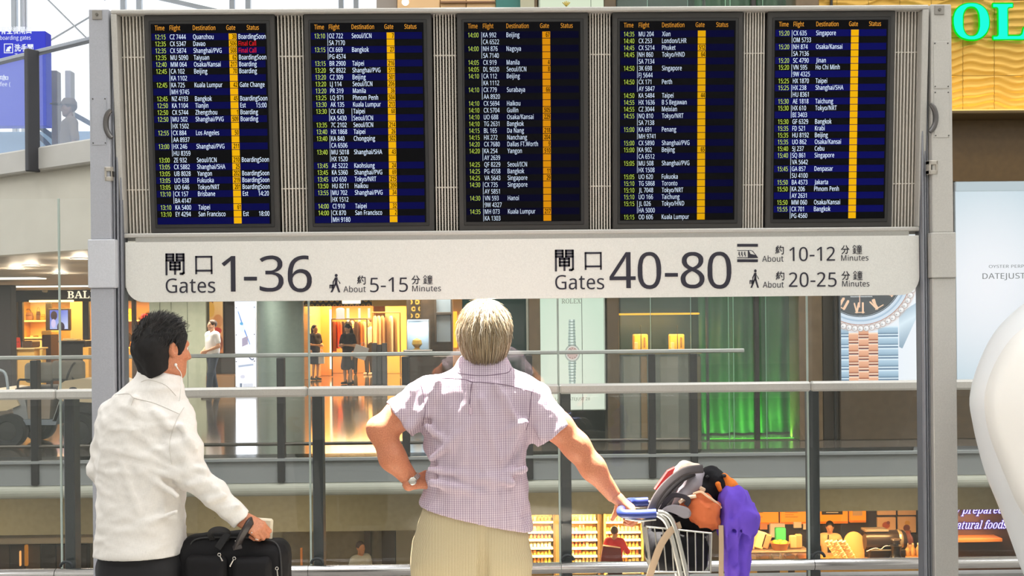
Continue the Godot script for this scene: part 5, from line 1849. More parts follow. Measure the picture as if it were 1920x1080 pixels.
# ---------------------------------------------------------------- the black bag in the young man's hand, on a suitcase
func luggage() -> void:
	var d := 4.44
	var black := M(rgb(24, 23, 25), 0.75)
	var nylon := cloth(slub_tex(), rgb(30, 29, 31), 10.0, 0.0, 0.7)
	var yb := Y(441, 1152, d)
	var t := thing("shoulder_bag", "black soft briefcase bag with leather handle held by the dark-haired person", "bag", Vector3(X(441, 1152, d), yb, -d))
	var f := Field.new()
	f.block(P(440, 1086, d), Vector3(0.222, 0.155, 0.085), 0.05, Basis(), 0.02)
	f.block(P(424, 1070, d), Vector3(0.17, 0.16, 0.07), 0.05, Basis(Vector3.BACK, 0.06), 0.03)
	f.block(P(512, 1090, d), Vector3(0.062, 0.165, 0.08), 0.045, Basis(), 0.03)
	f.cuts = [[Vector3(0, yb, 0), Vector3.DOWN]]
	f.noise = make_noise(71, 9.0); f.noise_amp = 0.006
	part("bag_body", f.mesh(0.009), nylon, t)
	for q in [[388, 1100, 0.085], [474, 1104, 0.08]]:
		var p := Field.new()
		p.block(P(q[0], q[1], d - 0.095), Vector3(q[2], 0.13, 0.035), 0.028, Basis(), 0.02)
		p.cuts = [[Vector3(0, yb + 0.01, 0), Vector3.DOWN]]
		p.noise = make_noise(72, 10.0); p.noise_amp = 0.004
		part("front_pocket", p.mesh(0.009), nylon, t)
	var g := G.new()
	# zips round the top and the side panel
	g.tube(smooth_path([P(352, 1040, d - 0.07), P(366, 1012, d - 0.06), P(420, 1008, d - 0.06), P(490, 1010, d - 0.06), P(520, 1022, d - 0.07), P(527, 1060, d - 0.088), P(527, 1120, d - 0.09)], 5), 0.004, 6)
	part("zip", g, M(rgb(44, 43, 44), 0.5), t)
	for q in [[411, 1040, 417, 1052], [439, 1047, 431, 1062], [519, 1066, 521, 1082]]:
		g = G.new()
		var a := P(q[0], q[1], d - 0.14); var b := P(q[2], q[3], d - 0.14)
		var ring := []
		for k in 11: ring.append(a + Vector3(cos(TAU * k / 10.0) * 0.006, sin(TAU * k / 10.0) * 0.006, 0))
		g.tube(ring, 0.0016, 6, false)
		g.tube([a + (b - a) * 0.2, b], [0.0025, 0.0035], 6)
		part("zip_pull", g, M(rgb(200, 196, 190), 0.25, 0.9), t)
	# leather grip bent up into the hand, with its two strap ends
	var leather := M(rgb(52, 46, 46), 0.4)
	var grip := [P(443, 1028, 4.33), P(452, 1008, 4.32), P(461, 992, 4.32), P(469, 979, 4.335), P(474, 976, 4.38), P(476, 988, 4.42), P(478, 1012, 4.44)]
	g = G.new(); ribbon(g, smooth_path(grip, 5), 0.030, 0.010, Vector3(0.75, 0.35, 0.55))
	part("leather_handle", g, leather, t)
	g = G.new(); g.box(P(445, 1026, 4.325), Vector3(0.036, 0.018, 0.008), 0.002, Basis(Vector3.BACK, 0.2))
	part("handle_patch", g, M(rgb(70, 64, 64), 0.4), t)
	g = G.new()
	for q in [[441.5, 1014.5], [472, 999], [480, 1011], [483, 1012]]: g.lathe(ball(0.003, 5), 8, Transform3D(Basis(), P(q[0], q[1], 4.32)))
	part("rivets", g, M(rgb(220, 216, 210), 0.25, 0.9), t)
	g = G.new(); ribbon(g, smooth_path([P(398, 1012, 4.38), P(394, 1000, 4.36), P(403, 993, 4.35), P(418, 993, 4.35), P(428, 1000, 4.36), P(424, 1012, 4.38)], 5), 0.022, 0.004, Vector3(0, 0.1, 1))
	part("strap_loop", g, M(rgb(48, 46, 46), 0.6), t)
	g = G.new(); ribbon(g, [P(428, 1000, 4.355), P(420, 1010, 4.345), P(408, 1028, 4.34)], 0.028, 0.004, Vector3(0, 0.1, 1))
	part("strap_webbing", g, black, t)
	# folded paper between hand and bag
	var np := thing("folded_newspaper", "folded cream newspaper sticking out behind the leather bag handle", "newspaper", P(490, 1008, 4.46))
	g = G.new()
	var nb := Basis(Vector3.BACK, -0.06) * Basis(Vector3.UP, -0.15)
	g.box(P(491, 995, 4.465), Vector3(0.092, 0.105, 0.022), 0.007, nb)
	part("paper", g, M(rgb(236, 226, 200), 0.8), np)
	g = G.new()
	for k in 5: g.box(P(488 - k % 2, 990 + k * 3.0, 4.465) + nb * Vector3(0, 0, 0.0115), Vector3(0.046, 0.0035, 0.0006), 0.0, nb)
	part("printed_lines", g, M(rgb(80, 66, 50), 0.8), np).set_meta("kind", "stuff")
	# suitcase under the bag, below the picture edge
	var sc := thing("suitcase", "black upright cabin suitcase under the black shoulder bag", "suitcase", Vector3(X(441, 1152, d), 0, -d))
	g = G.new(); g.box(Vector3(X(441, 1152, d), (yb + 0.05) / 2 - 0.002, -d), Vector3(0.38, yb - 0.054, 0.2), 0.03)
	part("case_shell", g, M(rgb(34, 34, 38), 0.5), sc)
	for sx in [-1, 1]:
		for sz in [-1, 1]:
			g = G.new(); g.lathe([Vector2(0.001, -0.012), Vector2(0.025, -0.012), Vector2(0.025, 0.012), Vector2(0.001, 0.012)], 16, Transform3D(Basis(Vector3.BACK, PI / 2), Vector3(X(441, 1152, d) + sx * 0.15, 0.026, -d + sz * 0.07)))
			part("wheel", g, M(rgb(20, 20, 20), 0.6), sc)

# a flat band along points; n is its face normal
func ribbon(g: G, pts: Array, w: float, th: float, n: Vector3) -> void:
	var rings := []
	for i in pts.size():
		var t: Vector3 = (pts[mini(i + 1, pts.size() - 1)] - pts[maxi(i - 1, 0)]).normalized()
		var s := t.cross(n).normalized()
		var m := s.cross(t)
		rings.append(PackedVector3Array([pts[i] + s * w / 2 + m * th / 2, pts[i] + s * w * 0.3 + m * th * 0.62, pts[i] - s * w * 0.3 + m * th * 0.62, pts[i] - s * w / 2 + m * th / 2, pts[i] - s * w / 2 - m * th / 2, pts[i] + s * w / 2 - m * th / 2]))
	g.loft(rings, true, true)

# ---------------------------------------------------------------- luggage trolley with packs
func trolley() -> void:
	var dn := 4.31
	var df := 4.64
	var steel := M(rgb(208, 206, 200), 0.22, 0.95)
	var blue := M(rgb(38, 56, 132), 0.22)
	blue.clearcoat_enabled = true; blue.clearcoat = 0.6
	var cx := X(1290, 1000, 4.47)
	var t := thing("luggage_trolley", "steel luggage trolley with wire basket and blue grips", "trolley", Vector3(cx, 0, -4.47))
	# handle: two grips joined by a cross bar
	var hn := P(1164, 963, dn + 0.02); var hf := P(1179, 941, df - 0.02)
	var g := G.new()
	g.tube(smooth_path([P(1230, 962.5, dn), P(1200, 964, dn), P(1176, 964, dn), P(1166, 962, dn + 0.02), P(1164, 958, dn + 0.06), P(1166, 954, dn + 0.11)], 5), 0.0185, 14)
	part("grip", g, blue, t)
	g = G.new()
	g.tube(smooth_path([P(1215, 940, df), P(1196, 941, df), P(1184, 941, df - 0.01), P(1178, 942, df - 0.05), P(1176, 944, df - 0.1)], 5), 0.0185, 14)
	part("grip", g, blue, t)
	g = G.new(); g.tube([P(1166, 954, dn + 0.10), P(1176, 944, df - 0.09)], 0.0165, 12); part("cross_bar", g, blue, t)
	g = G.new()
	g.tube(smooth_path([P(1172, 972, dn), P(1200, 976, dn), P(1230, 974, dn)], 4), 0.005, 8)
	part("brake_lever", g, steel, t)
	g = G.new()
	g.tube(smooth_path([P(1184, 949, df), P(1200, 951, df), P(1216, 950, df)], 4), 0.005, 8)
	part("brake_lever", g, steel, t)
	# side tubes running down from the grips
	var floor_n := Vector3(X(1330, 1250, dn), 0.17, -dn)
	var floor_f := Vector3(floor_n.x, 0.17, -df)
	for q in [dn, df]:
		var o := Vector3(0, 0.0, 0)
		var dy := 0.0 if q == dn else -22.0
		var dx := 0.0 if q == dn else -12.0
		var pts := [P(1228 + dx, 962.5 + dy, q), P(1240 + dx, 964 + dy, q), P(1253 + dx, 975 + dy, q), P(1263 + dx, 1000 + dy, q), P(1273 + dx, 1040 + dy, q), P(1283 + dx, 1085 + dy, q), P(1300 + dx, 1170 + dy, q), floor_n if q == dn else floor_f]
		for off in [-0.011, 0.011]:
			var pp := []
			for p in pts: pp.append(p + Vector3(off, off * 0.4, 0))
			g = G.new(); g.tube(smooth_path(pp, 5), 0.0115, 10)
			part("side_tube", g, steel, t)
	# basket of wires
	var wire := func(pts: Array, r := 0.0035) -> void:
		var w := G.new(); w.tube(pts, r, 6)
		part("basket_wire", w, steel, t)
	var A := P(1212, 987, dn); var B := P(1334, 1000, dn); var C := P(1332, 1073, dn); var D := P(1222, 1072, dn)
	var A2 := P(1203, 975, df); var B2 := P(1320, 986, df); var C2 := P(1318, 1050, df); var D2 := P(1212, 1050, df)
	wire.call([A, B], 0.0045); wire.call([D, C], 0.0045); wire.call([A, D]); wire.call([B, C], 0.0045)
	wire.call([A2, B2]); wire.call([D2, C2]); wire.call([A, A2]); wire.call([B, B2]); wire.call([C, C2]); wire.call([D, D2]); wire.call([A2, D2]); wire.call([B2, C2])
	for k in range(1, 8):
		var u := k / 8.0
		wire.call([A.lerp(B, u), D.lerp(C, u)])
		if k % 2 == 0: wire.call([D.lerp(C, u), D2.lerp(C2, u)])
	for k in range(1, 5):
		var u := k / 5.0
		wire.call([A.lerp(A2, u), D.lerp(D2, u)], 0.003)
		wire.call([B.lerp(B2, u), C.lerp(C2, u)], 0.003)
	# platform and wheels, below the picture
	g = G.new()
	for z in [dn, (dn + df) / 2, df]: g.tube([Vector3(floor_n.x - 0.05, 0.16, -z), Vector3(floor_n.x + 0.62, 0.16, -z)], 0.014, 8)
	for x in [-0.05, 0.3, 0.62]: g.tube([Vector3(floor_n.x + x, 0.16, -dn), Vector3(floor_n.x + x, 0.16, -df)], 0.014, 8)
	part("platform", g, steel, t)
	for q in [[0.0, dn], [0.0, df], [0.55, (dn + df) / 2]]:
		g = G.new(); g.lathe([Vector2(0.001, -0.02), Vector2(0.07, -0.02), Vector2(0.075, 0.0), Vector2(0.07, 0.02), Vector2(0.001, 0.02)], 20, Transform3D(Basis(Vector3.RIGHT, PI / 2), Vector3(floor_n.x + q[0], 0.076, -q[1])))
		part("wheel", g, M(rgb(30, 30, 30), 0.6), t)
	# ---- black duffel in the basket
	var nylon := cloth(slub_tex(), rgb(30, 30, 34), 8.0, 0.0, 0.7)
	var db := thing("duffel_bag", "black bag filling the wire basket under the backpack", "bag", P(1270, 1070, 4.47))
	var f := Field.new()
	f.block(P(1268, 1028, 4.475), Vector3(0.118, 0.085, 0.125), 0.05, Basis(), 0.03)
	f.noise = make_noise(81, 9.0); f.noise_amp = 0.012
	part("bag_body", f.mesh(0.011), nylon, db)
	g = G.new(); ribbon(g, smooth_path([P(1276, 984, 4.33), P(1258, 995, 4.30), P(1240, 1020, 4.29), P(1228, 1050, 4.288), P(1217, 1085, 4.288), P(1211, 1120, 4.30)], 5), 0.028, 0.004, Vector3(0, 0, 1))
	part("tan_strap", g, M(rgb(186, 160, 132), 0.8), db)
	g = G.new(); ribbon(g, [P(1352, 985, 4.33), P(1352.5, 1030, 4.325), P(1352, 1090, 4.325)], 0.02, 0.004, Vector3(0, 0, 1))
	part("tan_strap", g, M(rgb(186, 160, 132), 0.8), db)
	# ---- backpack on top
	var bp := thing("backpack", "black and orange hiking backpack with grey padding lying on the trolley", "backpack", P(1290, 990, 4.46))
	f = Field.new()
	f.chain([P(1256, 972, 4.50), P(1296, 930, 4.49), P(1336, 905, 4.47)], [0.088, 0.10, 0.066], 0.03)
	f.limb(P(1300, 985, 4.46), P(1335, 970, 4.44), 0.06, 0.055, 0.03)
	f.limb(P(1330, 890, 4.44), P(1352, 915, 4.44), 0.035, 0.04, 0.03)
	f.noise = make_noise(82, 12.0); f.noise_amp = 0.012
	part("pack_body", f.mesh(0.010), nylon, bp)
	f = Field.new()
	f.chain([P(1298, 946, 4.385), P(1322, 960, 4.37), P(1334, 978, 4.37)], [0.05, 0.058, 0.036], 0.03)
	f.limb(P(1296, 915, 4.40), P(1308, 940, 4.385), 0.02, 0.04, 0.03)
	f.noise = make_noise(83, 16.0); f.noise_amp = 0.014
	f.crease = make_noise(84, 20.0, 2); f.crease_amp = 0.006
	part("orange_pocket", f.mesh(0.008), M(rgb(204, 104, 58), 0.8), bp)
	f = Field.new()
	f.chain([P(1358, 893, 4.42), P(1371, 912, 4.42), P(1374, 930, 4.42)], [0.014, 0.024, 0.012], 0.02)
	f.limb(P(1346, 908, 4.385), P(1350, 918, 4.385), 0.014, 0.010, 0.02)
	f.noise = make_noise(83, 16.0); f.noise_amp = 0.006
	part("orange_lid", f.mesh(0.006), M(rgb(232, 124, 36), 0.75), bp)
	f = Field.new()
	f.chain([P(1282, 930, 4.375), P(1300, 905, 4.38), P(1314, 888, 4.40)], [0.03, 0.03, 0.018], 0.02)
	f.limb(P(1262, 948, 4.38), P(1280, 925, 4.38), 0.012, 0.02, 0.02)
	f.noise = make_noise(85, 14.0); f.noise_amp = 0.006
	part("grey_padding", f.mesh(0.008), M(rgb(150, 144, 152), 0.85), bp)
	# hip belt lobe
	g = G.new()
	var lobe := []
	for q in [[1238, 958], [1248, 950], [1262, 946], [1278, 948], [1290, 952], [1296, 961], [1293, 970], [1282, 972], [1268, 966], [1252, 960], [1240, 962]]: lobe.append(Vector3(q[0], q[1], 0))
	lobe.append(lobe[0])
	var ring0 := PackedVector3Array(); var ring1 := PackedVector3Array(); var ring2 := PackedVector3Array()
	var sp := smooth_path(lobe, 3)
	for q in sp.slice(0, sp.size() - 1):
		var c := Vector3(1270, 959, 0)
		ring0.append(P(q.x, q.y, 4.345)); ring1.append(P(q.x, q.y, 4.318)); ring2.append(P(lerpf(c.x, q.x, 0.85), lerpf(c.y, q.y, 0.85), 4.308))
	g.loft([ring0, ring1, ring2], true, true)
	part("hip_belt", g, M(rgb(146, 140, 146), 0.85), bp)
	var straps := [[[1213, 988], [1219, 962], [1232, 932], [1254, 905], [1284, 884], [1318, 879]], [[1222, 990], [1232, 955], [1250, 925], [1276, 900], [1302, 886]]]
	for i in 2:
		var pts := []
		for q in straps[i]: pts.append(P(q[0], q[1], 4.33 + i * 0.03))
		g = G.new(); ribbon(g, smooth_path(pts, 5), 0.032 if i == 0 else 0.024, 0.014, Vector3(-0.3, 0.3, 0.9))
		part("shoulder_strap", g, M(rgb(72, 66, 68) if i == 0 else rgb(50, 47, 50), 0.85), bp)
	g = G.new(); ribbon(g, smooth_path([P(1238, 957, 4.335), P(1248, 942, 4.33), P(1262, 929, 4.33), P(1280, 930, 4.325), P(1291, 938, 4.32), P(1286, 948, 4.32)], 5), 0.02, 0.006, Vector3(0, 0.3, 1))
	part("webbing", g, M(rgb(46, 40, 48), 0.8), bp)
	g = G.new(); g.tube(smooth_path([P(1300, 926, 4.335), P(1314, 922, 4.325), P(1326, 930, 4.318), P(1340, 940, 4.33), P(1352, 952, 4.35)], 5), 0.005, 6)
	part("cord", g, M(rgb(232, 196, 164), 0.8), bp)
	g = G.new(); g.tube(smooth_path([P(1305, 930, 4.33), P(1285, 934, 4.335), P(1274, 942, 4.345)], 5), 0.008, 6)
	part("cord", g, M(rgb(236, 206, 178), 0.8), bp)
	g = G.new(); g.box(P(1317, 917, 4.345), Vector3(0.026, 0.016, 0.012), 0.004, Basis(Vector3.BACK, -0.5))
	part("buckle", g, M(rgb(206, 176, 150), 0.6), bp)
	g = G.new(); g.box(P(1326, 894, 4.39), Vector3(0.014, 0.012, 0.012), 0.003, Basis(Vector3.BACK, 0.7)); g.box(P(1357, 892, 4.40), Vector3(0.02, 0.014, 0.014), 0.004)
	part("buckle", g, M(rgb(26, 25, 27), 0.5), bp)
	g = G.new(); g.box(P(1343, 968, 4.345), Vector3(0.016, 0.03, 0.008), 0.003, Basis(Vector3.BACK, -0.25))
	part("cream_tab", g, M(rgb(226, 206, 186), 0.7), bp)
	# red and cream things pushed behind the straps
	g = G.new()
	g.slab(PackedVector2Array([Vector2(0, 0), Vector2(0.055, 0.075), Vector2(0.085, 0.09), Vector2(0.07, 0.055), Vector2(0.03, -0.01)]), 0.03, Transform3D(Basis(), P(1228, 918, 4.39)))
	single("red_pouch", g, M(rgb(232, 74, 72), 0.6), "bright red pouch tucked behind the backpack straps", "pouch")
	f = Field.new(); f.chain([P(1262, 886, 4.50), P(1284, 877, 4.50), P(1306, 876, 4.50)], [0.02, 0.026, 0.02], 0.02)
	f.noise = make_noise(87, 16.0); f.noise_amp = 0.006
	single("cream_cloth", f.mesh(0.008), M(rgb(236, 216, 200), 0.8), "cream cloth rolled behind the top of the backpack", "cloth")
	# ---- purple fleece
	f = Field.new()
	f.chain([P(1360, 934, 4.40), P(1378, 940, 4.38), P(1394, 972, 4.37), P(1400, 988, 4.37)], [0.032, 0.05, 0.05, 0.034], 0.03)
	f.chain([P(1366, 940, 4.40), P(1368, 990, 4.38), P(1364, 1022, 4.38)], [0.04, 0.042, 0.03], 0.03)
	f.chain([P(1384, 980, 4.39), P(1388, 1010, 4.40), P(1380, 1050, 4.40), P(1376, 1120, 4.40)], [0.045, 0.04, 0.042, 0.045], 0.03)
	f.limb(P(1394, 990, 4.36), P(1396, 1016, 4.36), 0.026, 0.018, 0.02)
	f.limb(P(1393, 1002, 4.350), P(1389, 1080, 4.362), 0.014, 0.012, 0.03, -1)
	f.limb(P(1384, 930, 4.328), P(1402, 985, 4.333), 0.006, 0.010, 0.02, -1)
	f.limb(P(1370, 1035, 4.358), P(1366, 1100, 4.366), 0.014, 0.012, 0.03, -1)
	f.noise = make_noise(88, 10.0); f.noise_amp = 0.008
	f.limb(P(1380, 994, 4.335), P(1408, 992, 4.335), 0.012, 0.014, 0.01, -1)
	f.crease = ridges(89, 8.0); f.crease_amp = 0.014; f.crease_map = Basis.from_scale(Vector3(1.5, 0.35, 1.0))
	var fm := M(rgb(104, 72, 196), 0.9)
	fm.rim_enabled = true; fm.rim = 0.5; fm.rim_tint = 0.8
	single("fleece_jacket", f.mesh(0.008), fm, "purple fleece jacket hanging over the end of the backpack", "jacket")

# ---------------------------------------------------------------- helpers for the shops
# a box whose front covers the picture rectangle at distance d and that reaches `deep` metres back
func pb(g: G, x0: float, y0: float, x1: float, y1: float, d: float, deep: float, bev := 0.0) -> void:
	var xm := (x0 + x1) / 2; var ym := (maxf(y0, 0.0) + maxf(y1, 0.0)) / 2
	g.box2(Vector3(X(x0, ym, d), Y(xm, y1, d), -d - deep), Vector3(X(x1, ym, d), Y(xm, y0, d), -d), minf(bev, deep * 0.45))

func pbox(x0: float, y0: float, x1: float, y1: float, d: float, deep: float, bev := 0.0) -> G:
	var g := G.new(); pb(g, x0, y0, x1, y1, d, deep, bev); return g

# the same box, down to the floor at level y
func pfl(x0: float, y0: float, x1: float, d: float, deep: float, floor_y := 0.0, bev := 0.01) -> G:
	var g := G.new()
	var ym := maxf(y0, 520.0)
	g.box2(Vector3(X(x0, ym, d), floor_y, -d - deep), Vector3(X(x1, ym, d), Y((x0 + x1) / 2, y0, d), -d), bev)
	return g

func pcard(x0: float, y0: float, x1: float, y1: float, d: float) -> G:
	var g := G.new()
	var a := P((x0 + x1) / 2, (y0 + y1) / 2, d)
	var l := X(x0, (y0 + y1) / 2, d); var r := X(x1, (y0 + y1) / 2, d); var b := Y((x0 + x1) / 2, y1, d); var t := Y((x0 + x1) / 2, y0, d)
	g.card(Vector3(l, b, -d), Vector3(r, b, -d), Vector3(r, t, -d), Vector3(l, t, -d))
	return g

func print_mat(im: Image, e := 0.0) -> StandardMaterial3D:
	var m := StandardMaterial3D.new()
	var t := ImageTexture.create_from_image(im)
	m.albedo_texture = t; m.roughness = 0.4
	if e > 0.0:
		m.albedo_color = Color(0.1, 0.1, 0.1)
		m.emission_enabled = true; m.emission = Color.WHITE; m.emission_texture = t; m.emission_operator = BaseMaterial3D.EMISSION_OP_MULTIPLY; m.emission_energy_multiplier = e
	return m

# filled ellipse and thick line on an image
func dab(im: Image, c: Vector2, r: Vector2, col: Color, rot := 0.0) -> void:
	var m := maxf(r.x, r.y)
	for y in range(maxi(0, int(c.y - m)), mini(im.get_height(), int(c.y + m) + 1)):
		for x in range(maxi(0, int(c.x - m)), mini(im.get_width(), int(c.x + m) + 1)):
			var q := (Vector2(x, y) - c).rotated(-rot) / r
			var e := q.length()
			if e < 1.0: im.set_pixel(x, y, im.get_pixel(x, y).lerp(col, clampf((1.0 - e) * 8.0, 0, 1)))

func ring_dab(im: Image, c: Vector2, r0: float, r1: float, col: Color) -> void:
	for y in range(maxi(0, int(c.y - r1)), mini(im.get_height(), int(c.y + r1) + 1)):
		for x in range(maxi(0, int(c.x - r1)), mini(im.get_width(), int(c.x + r1) + 1)):
			var e := (Vector2(x, y) - c).length()
			if e >= r0 and e < r1: im.set_pixel(x, y, col)

func line_dab(im: Image, a: Vector2, b: Vector2, w: float, col: Color) -> void:
	var n := int((b - a).length()) + 1
	for i in n + 1:
		var p := a.lerp(b, float(i) / n)
		im.fill_rect(Rect2i(int(p.x - w / 2), int(p.y - w / 2), maxi(1, int(w)), maxi(1, int(w))), col)

# ---------------------------------------------------------------- figures in the distance
# o: at (feet), turn (radians, 0 = facing the camera), tall, skin, hair, top, bottom, shoes colours; wear: sleeve 0..1, skirt, long_hair; arms: [elbow, wrist] for left and right in metres, x to the figure's left
func figure(called: String, label: String, o: Dictionary) -> Node3D:
	var k: float = o.get("tall", 1.68) / 1.7
	var bs := Basis(Vector3.UP, o.get("turn", 0.0))
	var at: Vector3 = o.at
	var t := thing(called, label, "person" if called == "person" else "mannequin", at)
	var W := func(v: Vector3) -> Vector3: return at + bs * (v * k)
	var res: float = o.get("res", 0.022)
	var arms: Array = o.get("arms", [[Vector3(0.25, 1.12, -0.03), Vector3(0.26, 0.88, 0.05)], [Vector3(-0.25, 1.12, -0.03), Vector3(-0.26, 0.88, 0.05)]])
	var legs: Array = o.get("legs", [Vector3(0.09, 0, 0.0), Vector3(-0.09, 0, 0.0)])
	var nod: Vector3 = o.get("nod", Vector3(0, 0, 1))
	var slim: float = o.get("slim", 1.0)
	var body := Field.new()
	var top := Field.new()
	var low := Field.new()
	var hcen: Vector3 = W.call(Vector3(0, 1.58, 0.01))
	var hb := bs * facing(nod)
	for f in [body, top]:
		var e := 0.0 if f == body else 0.014
		f.limb(W.call(Vector3(0, 0.98, 0)), W.call(Vector3(0, 1.2, 0)), (0.12 * slim + e) * k, (0.115 * slim + e) * k, 0.05)
		for s in [-1.0, 1.0]: f.limb(W.call(Vector3(s * 0.07 * slim, 1.02, 0)), W.call(Vector3(s * 0.1 * slim, 1.34, 0)), (0.095 * slim + e) * k, (0.088 * slim + e) * k, 0.05)
		f.limb(W.call(Vector3(-0.14 * slim, 1.37, 0)), W.call(Vector3(0.14 * slim, 1.37, 0)), (0.062 + e) * k, (0.062 + e) * k, 0.05)
	body.limb(W.call(Vector3(0, 1.38, -0.01)), W.call(Vector3(0, 1.52, 0.0)), 0.058 * k, 0.05 * k, 0.04)
	for i in 2:
		var s := 1.0 if i == 0 else -1.0
		var sh: Vector3 = W.call(Vector3(s * 0.175 * slim, 1.36, 0))
		var el: Vector3 = W.call(arms[i][0]); var wr: Vector3 = W.call(arms[i][1])
		body.chain([sh, el, wr], [0.048 * k, 0.038 * k, 0.027 * k], 0.03)
		var sl: float = o.get("sleeve", 0.45)
		if sl < 0.6: top.limb(sh, sh.lerp(el, sl * 2.0), 0.066 * k, 0.06 * k, 0.03)
		else: top.chain([sh, el, el.lerp(wr, (sl - 0.6) * 2.5)], [0.064 * k, 0.054 * k, 0.044 * k], 0.03)
		var hip: Vector3 = W.call(Vector3(s * 0.085, 0.92, 0))
		var ft: Vector3 = W.call(legs[i] + Vector3(0, 0.08, 0))
		var kn: Vector3 = hip.lerp(ft, 0.5) + bs * Vector3(0, 0, 0.03)
		body.chain([hip, kn, ft], [0.085 * k, 0.055 * k, 0.036 * k], 0.03)
		var ln: float = o.get("length", 1.0)
		if not o.get("skirt", false):
			if ln < 0.55: low.limb(hip, hip.lerp(kn, ln * 2.0), 0.105 * k, 0.085 * k, 0.03)
			else: low.chain([hip, kn, kn.lerp(ft, (ln - 0.5) * 2.0 - 0.02)], [0.102 * k, 0.074 * k, 0.058 * k], 0.03)
	low.limb(W.call(Vector3(-0.05, 0.95, 0)), W.call(Vector3(0.05, 0.95, 0)), 0.115 * k, 0.115 * k, 0.04)
	if o.get("skirt", false):
		var hem: float = o.get("hem", 0.45)
		low.limb(W.call(Vector3(0, 0.95, 0)), W.call(Vector3(0, hem + 0.1, 0.02)), 0.14 * k, 0.2 * k, 0.04)
		low.cuts = [[W.call(Vector3(0, hem, 0)), Vector3.DOWN]]
	var gb := body.mesh(res)
	var hf := Field.new(); head_field(hf, hcen, hb, k)
	gb.join(hf.mesh(minf(res * 0.6, 0.013)))
	for i in 2:
		var s := 1.0 if i == 0 else -1.0
		var hd := Field.new()
		var wr: Vector3 = W.call(arms[i][1])
		var el: Vector3 = W.call(arms[i][0])
		hand_field(hd, wr, (wr - el), bs * Vector3(s, 0.2, 0.1), -s, [0.4, 0.6, 0.4], [0.7, 0.2, 0.3], k)
		gb.join(hd.mesh(0.009))
	part("body", gb, M(o.get("skin", rgb(214, 160, 126)), 0.6), t)
	part("top", top.mesh(res), M(o.get("top", rgb(60, 60, 66)), 0.85), t)
	part("skirt" if o.get("skirt", false) else "trousers", low.mesh(res), M(o.get("bottom", rgb(40, 40, 46)), 0.85), t)
	var hr := Field.new()
	hr.egg(hcen + hb * Vector3(0, 0.042, -0.02) * k, Vector3(0.086, 0.094, 0.104) * k, hb, 0.02)
	if o.get("long_hair", false): hr.chain([hcen + hb * Vector3(0, -0.02, -0.08) * k, hcen + hb * Vector3(0, -0.2, -0.09) * k], [0.075 * k, 0.06 * k], 0.04)
	hr.egg(hcen + hb * Vector3(0, -0.03, 0.10) * k, Vector3(0.09, 0.115, 0.075) * k, hb, 0.02, -1)
	part("hair", hr.mesh(minf(res * 0.6, 0.013)), M(o.get("hair", rgb(26, 22, 22)), 0.5), t)
	for i in 2:
		part("shoe", shoe_small(W.call(legs[i]), bs * Vector3(0, 0, 1), k), M(o.get("shoes", rgb(30, 28, 28)), 0.6), t)
	return t

func shoe_small(at: Vector3, dir: Vector3, k: float) -> G:
	var f := Field.new()
	f.limb(at + Vector3(0, 0.04, 0) - dir * 0.05 * k, at + Vector3(0, 0.036, 0) + dir * 0.15 * k, 0.042 * k, 0.036 * k, 0.03)
	f.limb(at + Vector3(0, 0.05, 0) - dir * 0.03, at + Vector3(0, 0.10, 0) - dir * 0.03, 0.042, 0.042, 0.03)
	f.cuts = [[at + Vector3(0, 0.004, 0), Vector3.DOWN]]
	return f.mesh(0.022)

func feet(px: float, d: float, y := 0.0) -> Vector3: return Vector3(X(px, 700, d), y, -d)

# a hand bag: body, flap line, one arched handle
func hand_bag(label: String, px: float, py: float, w: float, h: float, d: float, c: Color, handle := true, group := "") -> void:
	var b := P(px, py, d)
	var k := d / FOCAL
	var t := thing("handbag", label, "bag", b, group)
	var W := w * k; var H := h * k
	var rings := []
	for i in 7:
		var f := i / 6.0
		var sx: float = W / 2 * [0.9, 1.0, 1.0, 0.98, 0.94, 0.88, 0.8][i]
		var sz: float = W * 0.2 * [0.8, 1.0, 1.0, 0.95, 0.85, 0.7, 0.45][i]
		var ring := PackedVector3Array()
		for q in 16:
			var a := TAU * q / 16
			ring.append(b + Vector3(signf(cos(a)) * pow(absf(cos(a)), 0.6) * sx, H * f, signf(sin(a)) * pow(absf(sin(a)), 0.6) * sz))
		rings.append(ring)
	var g := G.new(); g.loft(rings, true, true)
	part("bag_body", g, M(c, 0.6), t)
	g = G.new(); g.box(b + Vector3(0, H * 0.62, W * 0.19), Vector3(W * 0.8, H * 0.06, 0.012), 0.003)
	part("flap_edge", g, M(c.darkened(0.35), 0.6), t)
	if handle:
		var arc := []
		for q in 11: arc.append(b + Vector3(cos(PI * q / 10.0) * W * 0.28, H * 0.95 + sin(PI * q / 10.0) * H * 0.5, 0))
		g = G.new(); g.tube(arc, W * 0.035, 8)
		part("bag_handle", g, M(c.darkened(0.4), 0.5), t)

